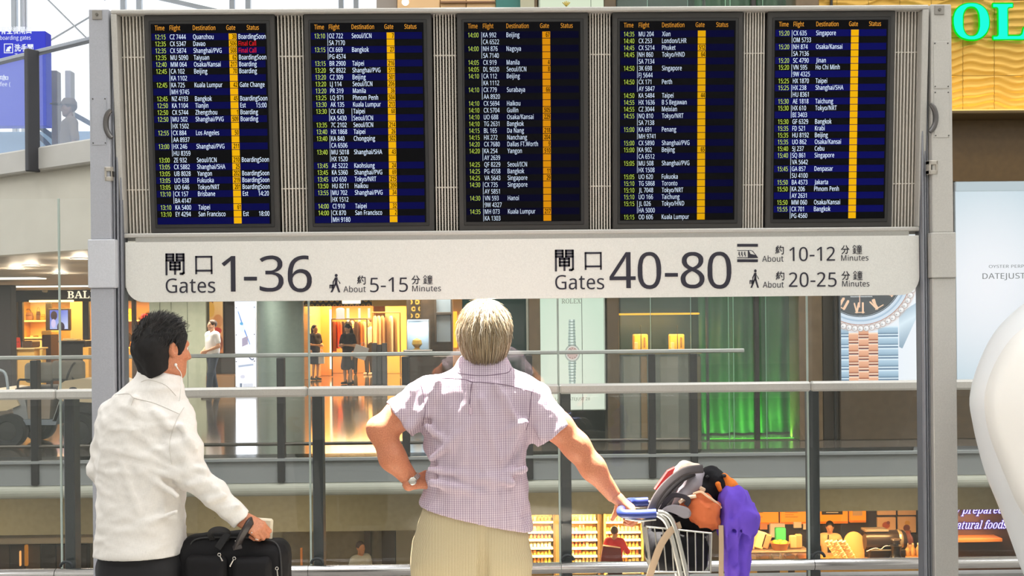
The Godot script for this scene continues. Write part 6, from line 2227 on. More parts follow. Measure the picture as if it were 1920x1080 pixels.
# ---------------------------------------------------------------- bag shop and the wall beside it, far left
func far_shops_left() -> void:
	var wood := mottled(rgb(196, 146, 66), rgb(212, 164, 84), 0.5, 0.0, 0.6, 0.03, 12)
	var darkm := M(rgb(42, 38, 40), 0.5)
	var cream := M(rgb(232, 206, 150), 0.5)
	struct("wall_shop_back", pfl(-120, 535, 296, 31.5, 0.2), wood)
	struct("wall_shop_side", pfl(-140, 535, 20, 22.0, 0.25), M(rgb(46, 42, 46), 0.6))
	struct("trim_5", pbox(-140, 538, 292, 565.5, 28.0, 0.4, 0.02), M(rgb(44, 42, 46), 0.4))
	struct("trim_6", pbox(-140, 533, 292, 538, 28.0, 0.3, 0.02), M(rgb(226, 202, 164), 0.5))
	# uprights of the shop front
	for q in [[24, 33, rgb(92, 74, 56)], [34, 41.5, rgb(52, 46, 44)], [154, 166, rgb(50, 46, 46)], [246, 253, rgb(96, 70, 44)]]:
		struct("trim_7", pfl(q[0], 564, q[1], 28.2, 0.12), M(q[2], 0.5))
	var g := G.new()
	fit(g, "BALLY", 127, 197, 559.5, 13.6, font("Droid Serif", 700), 27.99, 0.03)
	var bs := thing("shop_letters", "cream lit shop letters on the dark fascia beside the grey post", "sign", P(160, 560, 27.96))
	part("letter_faces", g, glow(Color(1.0, 0.94, 0.8), 1.2), bs)
	g = pbox(127, 561, 197, 562, 27.985, 0.05); part("letter_rail", g, M(rgb(70, 62, 54), 0.5), bs)
	g = pbox(78, 540, 84, 548, 27.7, 0.2, 0.02); single("security_camera", g, M(rgb(190, 180, 164), 0.5), "small pale camera box on the dark shop fascia", "camera")
	# light bar, ceiling light
	g = pbox(54, 562.5, 136, 566.5, 27.9, 0.1, 0.01)
	single("light_bar", g, glow(Color(1.0, 0.9, 0.66), 2.2), "long warm light bar under the dark shop fascia", "light")
	lamp_panel(Vector3(X(95, 566, 29.6), 2.38, -29.6), Vector2(4.0, 2.0), 30.0, Color(1.0, 0.78, 0.42), "broad warm ceiling lamp inside the bag shop behind the screen")
	lamp_panel(Vector3(X(240, 566, 29.6), 2.38, -29.6), Vector2(1.2, 2.0), 14.0, Color(1.0, 0.80, 0.5), "warm ceiling lamp over the yellow backpack in the bag shop")
	# display shelves
	var sh := thing("display_shelf", "lit wooden wall shelf with handbags in the bag shop", "shelf", Vector3(X(62, 700, 31.0), 0, -31.2))
	part("shelf_back", pbox(41, 566, 86, 700, 31.2, 0.1), M(rgb(240, 204, 128), 0.5), sh)
	for y in [600.5, 632]: part("shelf_board", pbox(41, y, 86, y + 3.5, 30.7, 0.5, 0.01), cream, sh)
	part("shelf_side", pfl(40, 566, 42.5, 30.7, 0.5), wood, sh)
	part("shelf_foot", pfl(42, 637, 90, 30.75, 0.45), cream, sh)
	hand_bag("taupe handbag with arched handle on the upper lit shelf", 53, 600, 19, 14, 30.95, rgb(118, 84, 66))
	hand_bag("small dark handbag at the end of the upper lit shelf", 72, 600, 8, 16, 30.95, rgb(70, 48, 40))
	hand_bag("small orange handbag on the upper lit shelf", 80, 600, 9, 11, 30.95, rgb(226, 122, 38), false)
	for i in 4:
		g = pbox(44 + i * 6, 629.5, 49 + i * 6, 632, 30.9, 0.2, 0.01)
		single("wallet", g, M([rgb(196, 158, 96), rgb(150, 110, 60), rgb(224, 200, 140), rgb(120, 88, 50)][i], 0.6), ["tan", "brown", "cream", "dark brown"][i] + " wallet lying on the lower lit shelf", "wallet", "wallets on the lower shelf")
	# screen on a dark panel
	var tv := thing("wall_screen", "framed screen glowing blue on a dark panel in the bag shop", "screen", P(108, 600, 29.6))
	part("screen_panel", pfl(85, 568, 95, 29.6, 0.1), darkm, tv)
	part("screen_frame", pbox(90, 578, 131, 620, 29.55, 0.12, 0.02), M(rgb(36, 30, 30), 0.4), tv)
	var im := Image.create(64, 72, false, Image.FORMAT_RGB8)
	for y in 72:
		for x in 64: im.set_pixel(x, y, Color(0.36, 0.45, 0.86).lerp(Color(0.8, 0.84, 0.98), clampf(y / 72.0 + (x - 32) / 110.0, 0, 1)))
	dab(im, Vector2(14, 20), Vector2(12, 18), Color(0.24, 0.18, 0.24)); dab(im, Vector2(12, 50), Vector2(9, 18), Color(0.85, 0.8, 0.95)); dab(im, Vector2(38, 64), Vector2(14, 20), Color(0.2, 0.16, 0.26))
	part("screen_picture", pcard(93.5, 581.5, 127.5, 617, 29.545), print_mat(im, 1.0), tv)
	struct("wall_panel", pfl(131, 566, 154, 30.4, 0.1), M(rgb(196, 160, 112), 0.6))
	# counters
	var ct := thing("shop_counter", "tan block counter at the entrance of the bag shop", "counter", feet(41, 26.5))
	part("counter_body", pfl(19, 655, 64, 26.5, 0.7), M(rgb(236, 190, 108), 0.5), ct)
	part("counter_end", pfl(18, 655, 31, 26.45, 0.75), M(rgb(150, 120, 70), 0.5), ct)
	part("counter_top", pbox(18, 652.5, 65, 655.5, 26.4, 0.8, 0.01), cream, ct)
	g = pbox(40, 639, 60, 652, 26.7, 0.5, 0.03); single("till_box", g, M(rgb(92, 62, 40), 0.5), "brown box standing on the tan block counter", "box")
	var ds := thing("dark_desk", "black desk with papers in the bag shop", "desk", feet(134, 27.0))
	part("desk_body", pfl(110, 641, 158, 27.0, 0.8), M(rgb(30, 28, 32), 0.5), ds)
	part("desk_top", pbox(108, 638.5, 160, 641.5, 26.9, 0.9, 0.01), M(rgb(60, 52, 50), 0.4), ds)
	g = G.new()
	g.box(P(135, 636.5, 27.3), Vector3(0.36, 0.03, 0.3), 0.006); g.box(P(128, 635, 27.3), Vector3(0.2, 0.02, 0.2), 0.004)
	single("paper_pile", g, M(rgb(246, 222, 160), 0.8), "loose pile of cream papers on the black desk", "papers")
	var pd := thing("plinth", "dark plinth with a golden cap between the counters", "plinth", feet(86, 28.0))
	part("plinth_body", pfl(78, 628, 95, 28.0, 0.5), M(rgb(56, 34, 26), 0.5), pd)
	part("plinth_cap", pbox(77, 620, 96, 628, 27.95, 0.55, 0.02), M(rgb(226, 172, 70), 0.5), pd)
	part("plinth_light_edge", pfl(74, 655, 78, 26.6, 0.1), M(rgb(244, 208, 120), 0.5), pd)
	g = pfl(155, 651, 166, 26.5, 0.4); single("gold_cube", g, M(rgb(228, 170, 74), 0.5), "golden block beside the post in the bag shop", "block")
	# a visitor in dark clothes with a red bag
	figure("person", "visitor in dark coat with red bag at the tan block counter", {at = feet(22, 27.4), turn = 1.2, tall = 1.62, top = rgb(40, 44, 40), bottom = rgb(36, 32, 34), sleeve = 1.0, res = 0.026})
	hand_bag("bright red bag on the shoulder of the visitor at the counter", 33, 655, 11, 22, 27.0, rgb(226, 62, 36), false)
	# right part of the shop: shelves seen between post and wall
	var s2 := thing("display_shelf", "brown wall shelf with a yellow backpack right of the grey post", "shelf", Vector3(X(255, 700, 30.9), 0, -31.0))
	part("shelf_back", pfl(200, 566, 290, 31.1, 0.1), M(rgb(160, 116, 72), 0.6), s2)
	part("shelf_board", pbox(200, 600, 290, 603, 30.6, 0.5, 0.01), M(rgb(240, 200, 150), 0.5), s2)
	part("shelf_cabinet", pfl(200, 652, 264, 29.8, 0.9), M(rgb(228, 184, 110), 0.5), s2)
	hand_bag("yellow backpack on the wall shelf right of the grey post", 240, 600, 15, 21, 30.8, rgb(240, 182, 44), false)
	hand_bag("pink bag on the wall shelf right of the grey post", 271, 600, 14, 12, 30.8, rgb(228, 66, 92), false)
	figure("person", "shop assistant in dark top behind the cream cabinet", {at = feet(231, 30.9), turn = 0.4, tall = 1.66, top = rgb(60, 52, 50), bottom = rgb(40, 36, 36), res = 0.026})
	hand_bag("brown bag on the cream cabinet by the shop assistant", 250, 651, 12, 11, 30.0, rgb(206, 140, 70))
	# ---- grey-green wall panels and the poster recess
	var gm := mottled(rgb(170, 180, 162), rgb(182, 190, 172), 0.5, 0.0, 0.5, 0.03, 14)
	var wl := struct("wall_far", pfl(292, 470, 386, 26.4, 0.3), M(rgb(120, 126, 114), 0.6))
	var seams := [[279, 298.6], [299.4, 319.6], [320.4, 350], [350.6, 385.5]]
	for q in seams: struct("panel", pfl(q[0], 470, q[1], 26.3, 0.1), gm, wl)
	struct("wall_recess", pfl(384, 470, 445, 27.2, 0.2), M(rgb(58, 44, 40), 0.6))
	var ps := thing("fashion_poster", "warm orange fashion poster beside the white lightbox", "poster", P(402, 660, 27.1))
	im = Image.create(60, 190, false, Image.FORMAT_RGB8)
	for y in 190:
		for x in 60: im.set_pixel(x, y, Color(0.98, 0.78, 0.48).lerp(Color(0.86, 0.5, 0.28), clampf(y / 150.0 - 0.3, 0, 1)))
	dab(im, Vector2(16, 26), Vector2(12, 34), Color(0.5, 0.26, 0.14)); dab(im, Vector2(17, 22), Vector2(7, 10), Color(0.95, 0.7, 0.5)); dab(im, Vector2(17, 62), Vector2(14, 24), Color(0.92, 0.68, 0.3))
	dab(im, Vector2(42, 96), Vector2(18, 20), Color(0.86, 0.56, 0.32)); dab(im, Vector2(38, 124), Vector2(18, 10), Color(0.82, 0.26, 0.2)); dab(im, Vector2(36, 160), Vector2(24, 30), Color(0.6, 0.3, 0.18))
	part("poster_print", pcard(386, 540, 418, 662, 27.08), print_mat(im, 0.75), ps)
	part("poster_frame", pbox(418, 538, 420, 664, 27.1, 0.08, 0.01), M(rgb(60, 44, 36), 0.5), ps)
	g = pfl(386, 704, 440, 26.2, 0.8); struct("trim_8", g, M(rgb(150, 112, 74), 0.4))
	figure("person", "passer-by in white t-shirt and dark jeans left of the white lightbox", {at = feet(399, 24.4), turn = -0.8, tall = 1.74, skin = rgb(222, 170, 140), hair = rgb(70, 50, 40), top = rgb(240, 240, 242), bottom = rgb(50, 58, 78), sleeve = 0.3, slim = 1.1, legs = [Vector3(0.09, 0, 0.16), Vector3(-0.09, 0, -0.14)], arms = [[Vector3(0.27, 1.12, 0.0), Vector3(0.1, 1.02, 0.2)], [Vector3(-0.27, 1.12, -0.02), Vector3(-0.12, 1.0, 0.18)]]})
	# ---- white lightbox with blue print
	var lb := thing("advert_lightbox", "tall glowing white lightbox with pale blue sketches", "lightbox", feet(460, 25.0))
	part("lightbox_case", pfl(439.5, 545, 481, 25.0, 0.12), M(rgb(206, 214, 224), 0.4, 0.3), lb)
	im = Image.create(120, 520, false, Image.FORMAT_RGB8)
	for y in 520:
		for x in 120: im.set_pixel(x, y, Color(0.86, 0.92, 1.0).lerp(Color(0.97, 0.975, 1.0), clampf(y / 200.0, 0, 1)))
	for i in 9: line_dab(im, Vector2(18 + i * 3, 120 + i * 9), Vector2(46 + i * 5, 190 + i * 12), 3, Color(0.36, 0.56, 0.86))
	dab(im, Vector2(40, 205), Vector2(16, 20), Color(0.9, 0.93, 0.98)); dab(im, Vector2(36, 180), Vector2(10, 8), Color(0.3, 0.66, 0.86))
	for i in 40: line_dab(im, Vector2(40, 258 + i), Vector2(72, 246 + i), 2, Color(0.66, 0.62, 0.72))
	for i in 26: dab(im, Vector2(92 + cos(i * 0.2) * 13, 352 + sin(i * 0.2 + 0.6) * 12), Vector2(3, 3), Color(0.3, 0.36, 0.5))
	line_dab(im, Vector2(20, 398), Vector2(100, 390), 8, Color(0.66, 0.72, 0.82)); dab(im, Vector2(40, 450), Vector2(14, 9), Color(0.86, 0.86, 0.92))
	for i in 6: line_dab(im, Vector2(44, 488 + i * 3), Vector2(100, 488 + i * 3), 1, Color(0.6, 0.64, 0.72))
	im.fill_rect(Rect2i(24, 484, 12, 22), Color(0.4, 0.46, 0.56))
	part("lightbox_print", pcard(441.5, 540, 479.5, 732, 24.99), print_mat(im, 1.12), lb)
	for q in [[443, 577], [477, 576], [443, 628], [477, 627], [443, 678], [477, 677], [443, 726], [477, 726]]:
		g = G.new(); g.lathe([Vector2(0, 0.01), Vector2(0.014, 0.01), Vector2(0.014, 0)], 8, Transform3D(Basis(Vector3.RIGHT, PI / 2), P(q[0], q[1], 24.985)))
		part("screw_cap", g, M(rgb(90, 100, 120), 0.4), lb)
	area("lightbox_light", P(460, 640, 24.9), Vector2(0.45, 2.2), 1.2, Color(0.92, 0.96, 1.0), Vector3(0, 0, 1))
	# ---- round column
	g = G.new()
	var cc := Vector3(X(526, 640, 25.8), 0, -25.8)
	g.lathe([Vector2(0.58, 0), Vector2(0.58, 0.12), Vector2(0.56, 0.13), Vector2(0.56, 6.0)], 40, Transform3D(Basis(), cc))
	single("round_column", g, mottled(rgb(134, 156, 154), rgb(148, 170, 166), 0.3, 0.0, 0.7, 0.04, 15), "grey-green round column right of the white lightbox", "column")

# ---------------------------------------------------------------- clothes store
func garment(g: G, at: Vector3, w: float, h: float, dir: Vector3) -> void:
	var rings := []
	var nr := dir.cross(Vector3.UP)
	for i in 6:
		var f := i / 5.0
		var half: float = w / 2 * [0.25, 0.9, 1.0, 0.96, 0.98, 1.04][i]
		var y: float = [0.0, -0.07, -0.2, -0.5, -0.8, -1.0][i] * h
		var ring := PackedVector3Array()
		for q in 14:
			var a := TAU * q / 14
			ring.append(at + Vector3(0, y, 0) + dir * cos(a) * half + nr * sin(a) * (0.032 + 0.007 * sin(a * 5 + i)))
		rings.append(ring)
	g.loft(rings, true, true)

func clothes_store() -> void:
	var warm := mottled(rgb(238, 172, 100), rgb(250, 190, 118), 0.5, 0.0, 0.5, 0.03, 16)
	struct("wall_store_back", pfl(560, 530, 860, 36.5, 0.2), warm)
	struct("wall_store_left", pfl(566, 530, 579, 31.0, 5.0), warm)
	# patterned pelmet: black with gold rings
	var im := Image.create(128, 64, false, Image.FORMAT_RGB8)
	im.fill(Color8(52, 42, 30))
	for i in 4:
		for j in 2: ring_dab(im, Vector2(i * 32 + 16 * (j % 2) + 8, j * 32 + 16), 5, 12, Color8(196, 156, 66))
	var pm := StandardMaterial3D.new()
	pm.albedo_texture = ImageTexture.create_from_image(im); pm.roughness = 0.4
	pm.uv1_triplanar = true; pm.uv1_world_triplanar = true; pm.uv1_scale = Vector3(1.6, 3.2, 1.6)
	struct("trim_9", pbox(566, 520, 697, 574, 29.5, 0.3, 0.01), pm)
	var g := pbox(641, 540, 676, 569.5, 29.48, 0.1, 0.01)
	single("store_sign", g, glow(Color(1.0, 0.97, 0.9), 1.3), "white lit sign on the gold ring pelmet of the clothes store", "sign")
	lamp_panel(Vector3(X(650, 575, 32.2), 2.29, -32.2), Vector2(2.0, 3.4), 27.0, Color(1.0, 0.82, 0.56), "broad warm ceiling lamp over the coats in the clothes store")
	lamp_panel(Vector3(X(735, 575, 32.2), 2.29, -32.2), Vector2(0.9, 3.0), 14.0, Color(1.0, 0.82, 0.52), "warm ceiling lamp over the pale dresses in the clothes store")
	struct("ceiling_store", pbox(560, 553, 870, 556, 29.8, 7.0), M(rgb(250, 220, 180), 0.6))
	# orange pier with light strip
	struct("wall_pier", pfl(598, 560, 617, 33.0, 0.5), M(rgb(246, 168, 88), 0.5))
	g = pbox(618, 580, 621.5, 692, 32.9, 0.1, 0.01)
	single("light_strip", g, glow(Color(1.0, 0.95, 0.82), 2.4), "upright white light strip beside the orange pier", "light")
	struct("wall_inner", pfl(622, 560, 700, 34.6, 0.2), M(rgb(248, 184, 112), 0.5))
	for q in [[650, 655], [672, 676], [690, 694]]:
		g = pbox(q[0], 578, q[1], 660, 34.55, 0.05)
		single("light_strip", g, glow(Color(1.0, 0.93, 0.76), 1.5), "narrow light strip behind the coats, at %s" % ["the left", "the middle", "the right"][[650, 672, 690].find(q[0])], "light")
	# left shelves with folded clothes
	var sh := thing("clothes_shelf", "narrow shelf of folded clothes at the left of the store", "shelf", feet(573, 31.2))
	for y in [590, 606, 622, 640, 655]: part("shelf_board", pbox(567, y, 580, y + 2, 31.0, 0.4, 0.01), M(rgb(250, 214, 150), 0.5), sh)
	part("shelf_back", pfl(566, 575, 581, 31.45, 0.05), M(rgb(238, 176, 96), 0.5), sh)
	for i in 4:
		g = pbox(568, [590, 606, 622, 640][i] - 6, 578, [590, 606, 622, 640][i] - 0.3, 31.1, 0.25, 0.02)
		single("folded_clothes", g, M([rgb(90, 60, 40), rgb(244, 206, 120), rgb(236, 190, 120), rgb(222, 176, 96)][i], 0.8), ["dark", "pale yellow", "cream", "golden"][i] + " folded garment on the narrow store shelf", "clothes", "folded clothes on the narrow shelf")
	# rail with coats
	var rk := thing("clothes_rail", "black clothes rail with coats inside the store", "rail", feet(652, 32.4))
	for x in [622, 688]:
		g = G.new(); g.tube([Vector3(X(x, 600, 32.4), 0.02, -32.4), P(x, 598, 32.4)], 0.02, 8); part("upright", g, M(rgb(60, 50, 44), 0.4), rk)
	g = G.new(); g.tube([P(622, 598, 32.4), P(688, 598, 32.4)], 0.02, 8); part("rail_bar", g, M(rgb(60, 50, 44), 0.4), rk)
	var coats := [[626, 56, rgb(96, 40, 28), "maroon"], [632, 50, rgb(214, 66, 34), "bright red"], [637, 48, rgb(226, 92, 44), "orange red"], [643, 50, rgb(40, 30, 30), "black"], [650, 62, rgb(34, 26, 26), "long black"], [656, 50, rgb(52, 34, 28), "dark brown"], [668, 52, rgb(70, 44, 30), "brown"], [675, 56, rgb(190, 106, 40), "rust orange"], [682, 52, rgb(232, 196, 140), "cream"]]
	for q in coats:
		g = G.new(); garment(g, P(q[0], 603, 32.4), 0.44, q[1] * 32.4 / FOCAL, Vector3(0.42, 0, 0.907))
		var t := thing("hanging_coat", "%s coat hanging on the black clothes rail" % q[3], "coat", P(q[0], 603, 32.4), "coats on the clothes rail")
		part("coat_body", g, M(q[2], 0.85), t)
		g = G.new(); g.tube([P(q[0], 603, 32.4), P(q[0], 599.5, 32.4), P(q[0], 598, 32.4) + Vector3(0.02, 0.01, 0)], 0.006, 6)
		part("hanger_hook", g, M(rgb(180, 170, 160), 0.3, 0.8), t)
	g = G.new(); garment(g, P(638, 577, 32.2), 0.26, 0.34, Vector3.RIGHT)
	single("blue_blouse", g, M(rgb(140, 136, 186), 0.8), "small blue garment hung high above the coats", "clothes")
	# mannequin and people
	figure("mannequin", "capped mannequin in dark coat behind the coats", {at = feet(661, 33.6), turn = 0.2, tall = 1.74, skin = rgb(238, 196, 150), hair = rgb(60, 36, 26), top = rgb(54, 34, 30), bottom = rgb(40, 30, 30), sleeve = 1.0, res = 0.028})
	figure("person", "shopper in white shirt and black trousers inside the clothes store", {at = feet(693, 33.4), turn = -0.5, tall = 1.76, top = rgb(240, 214, 180), bottom = rgb(38, 32, 32), hair = rgb(80, 50, 36), shoes = rgb(236, 226, 214), res = 0.026})
	figure("person", "long-haired woman in black dress looking at her phone before the store", {at = feet(653, 28.4), turn = -0.5, tall = 1.6, skin = rgb(226, 176, 140), hair = rgb(30, 20, 20), long_hair = true, top = rgb(32, 26, 30), bottom = rgb(52, 34, 44), skirt = true, hem = 0.42, sleeve = 0.35, shoes = rgb(24, 22, 22), nod = Vector3(0, -0.55, 0.83), legs = [Vector3(0.16, 0, 0.08), Vector3(-0.16, 0, -0.06)], arms = [[Vector3(0.26, 1.1, 0.02), Vector3(0.05, 1.12, 0.26)], [Vector3(-0.26, 1.1, 0.02), Vector3(-0.03, 1.14, 0.27)]]})
	g = G.new(); g.box(Vector3(X(646, 640, 28.4), 1.16, -28.1), Vector3(0.07, 0.14, 0.01), 0.003, Basis(Vector3.RIGHT, -0.5))
	single("mobile_phone", g, M(rgb(30, 30, 34), 0.3), "dark phone in the hands of the long-haired woman", "phone")
	carrier("white paper carrier bag on the arm of the long-haired woman", P(672, 672, 28.1), 0.36, 0.34, -0.35)
	figure("person", "woman in navy dress standing by the narrow shelf of the store", {at = feet(591, 30.6), turn = 0.9, tall = 1.58, skin = rgb(226, 170, 130), hair = rgb(30, 20, 20), long_hair = true, top = rgb(42, 46, 66), bottom = rgb(46, 52, 74), skirt = true, hem = 0.5, sleeve = 0.35, res = 0.024, arms = [[Vector3(0.24, 1.1, 0.02), Vector3(0.1, 1.08, 0.24)], [Vector3(-0.24, 1.1, 0.02), Vector3(-0.08, 1.08, 0.24)]]})
	carrier("white carrier bag hanging beside the woman in navy", P(603, 682, 30.4), 0.16, 0.32, 0.0)
	# right pier: stone with a reflecting front, then a bright bay with hung garments
	struct("wall_stone_pier", pfl(697, 667, 722, 28.6, 0.4), mottled(rgb(96, 78, 58), rgb(116, 96, 72), 0.15, 0.0, 0.5, 0.03, 17))
	struct("wall_bay", pfl(722, 560, 762, 34.0, 0.2), M(rgb(252, 206, 120), 0.5))
	struct("trim_10", pbox(697, 520, 762, 574, 28.7, 0.2, 0.01), M(rgb(236, 188, 104), 0.5))
	var r2 := thing("clothes_rail", "bright clothes rail with pale dresses behind the stone pier", "rail", feet(730, 31.5))
	g = G.new(); g.tube([P(698, 586, 31.5), P(750, 586, 31.5)], 0.018, 8); part("rail_bar", g, M(rgb(190, 150, 90), 0.3, 0.7), r2)
	for x in [698, 750]:
		g = G.new(); g.tube([Vector3(X(x, 600, 31.5), 0.02, -31.5), P(x, 586, 31.5)], 0.018, 8); part("upright", g, M(rgb(190, 150, 90), 0.3, 0.7), r2)
	var pale := [[703, rgb(236, 204, 160), "sand"], [710, rgb(244, 214, 172), "cream"], [717, rgb(200, 164, 126), "tan"], [725, rgb(150, 116, 86), "brown"], [733, rgb(250, 240, 214), "white"], [740, rgb(176, 138, 100), "taupe"]]
	for q in pale:
		g = G.new(); garment(g, P(q[0], 592, 31.5), 0.3, 1.15, Vector3(0.5, 0, 0.86))
		var t := thing("hanging_dress", "%s dress hanging on the bright clothes rail" % q[2], "dress", P(q[0], 592, 31.5), "dresses on the bright rail")
		part("dress_body", g, M(q[1], 0.8), t)
		g = G.new(); g.tube([P(q[0], 592, 31.5), P(q[0], 587, 31.5)], 0.006, 6)
		part("hanger_hook", g, M(rgb(200, 170, 120), 0.3, 0.8), t)
	g = G.new()
	for i in 3:
		g = pfl(697 + i * 9.5, 643 + (i % 2) * 3, 705.5 + i * 9.5, 28.4, 0.18)
		single("grey_display_box", g, M([rgb(120, 122, 130), rgb(96, 98, 106), rgb(132, 134, 140)][i], 0.5), ["mid grey", "dark grey", "light grey"][i] + " display box before the stone pier", "box", "grey display boxes")
	# ---- dark jewellery front between store and orange light column
	var jd := 24.0
	var br := mottled(rgb(74, 62, 50), rgb(92, 78, 62), 0.25, 0.0, 0.6, 0.03, 18)
	struct("wall_jewellery", pfl(762, 430, 850, jd + 0.5, 0.3), br)
	struct("trim_11", pfl(755, 668, 850, jd, 0.5), M(rgb(70, 54, 40), 0.3))
	var sc := thing("showcase", "pale blue lit glass showcase with a golden ornament", "showcase", P(785, 668, jd))
	part("showcase_back", pbox(763, 602, 804, 660, jd + 0.45, 0.04), M(rgb(190, 206, 218), 0.5), sc)
	part("showcase_lamp", pbox(764, 599, 803, 601.5, jd + 0.1, 0.25, 0.005), glow(Color(0.9, 0.96, 1.0), 1.4), sc)
	area("showcase_lamp_light", P(783.5, 603, jd + 0.22), Vector2(0.45, 0.22), 0.55, Color(0.9, 0.96, 1.0))
	part("showcase_base", pbox(756, 656, 812, 664, jd - 0.05, 0.5, 0.02), M(rgb(46, 42, 40), 0.3), sc)
	g = pcard(763, 602, 804, 656, jd); part("showcase_glass", g, pane(Color(0.9, 1, 1), 0.04), sc)
	for x in [763, 804]: part("showcase_edge", pbox(x - 0.5, 600, x + 0.5, 656, jd, 0.45), M(rgb(190, 200, 204), 0.3, 0.4), sc)
	g = G.new(); g.lathe([Vector2(0, 0), Vector2(0.1, 0), Vector2(0.05, 0.05), Vector2(0.12, 0.13), Vector2(0.1, 0.22), Vector2(0.03, 0.26), Vector2(0, 0.27)], 16, Transform3D(Basis(), P(782, 656, jd + 0.2)))
	single("gold_ornament", g, M(rgb(222, 170, 60), 0.3, 0.6), "golden ornament inside the pale blue showcase", "ornament")
	g = pbox(770, 560, 788, 598, jd + 0.4, 0.12, 0.01); struct("trim_12", g, pm)
	var wn := thing("window_2", "", "", P(832, 640, jd)); tag(wn, "", "", "", "structure")
	for q in [[560, 585], [590.5, 641]]:
		part("window_pane", pbox(818, q[0], 845, q[1], jd + 0.42, 0.06), M(rgb(150, 170, 188), 0.2), wn)
	part("window_frame", pbox(815, 585, 848, 590.5, jd + 0.35, 0.12, 0.01), M(rgb(80, 76, 72), 0.5), wn)
	for x in [815, 846]: part("window_frame", pbox(x, 540, x + 3, 642, jd + 0.35, 0.12, 0.01), M(rgb(90, 80, 70), 0.5), wn)
	g = pfl(848, 440, 866, 23.5, 0.3); struct("wall_orange_column", g, M(rgb(250, 186, 116), 0.5))
	g = pbox(850, 584, 857, 652, 23.45, 0.08, 0.01)
	single("light_strip", g, glow(Color(1.0, 0.72, 0.2), 1.6), "broad amber light strip on the orange column by the older man's head", "light")
	area("strip_lamp_light", P(853, 620, 23.3), Vector2(0.1, 0.8), 0.6, Color(1.0, 0.75, 0.35), Vector3(0, 0, 1))

func carrier(label: String, b: Vector3, w: float, h: float, tilt: float) -> void:
	var t := thing("carrier_bag", label, "bag", b)
	var bs := Basis(Vector3.BACK, tilt)
	var g := G.new()
	g.box(b + bs * Vector3(0, h / 2, 0), Vector3(w, h, 0.1), 0.008, bs)
	part("bag_body", g, M(rgb(240, 240, 240), 0.6), t)
	for z in [-0.05, 0.05]:
		var arc := []
		for q in 9: arc.append(b + bs * Vector3(cos(PI * q / 8.0) * w * 0.2, h + sin(PI * q / 8.0) * 0.1, z))
		g = G.new(); g.tube(arc, 0.006, 6); part("bag_handle", g, M(rgb(220, 216, 210), 0.7), t)

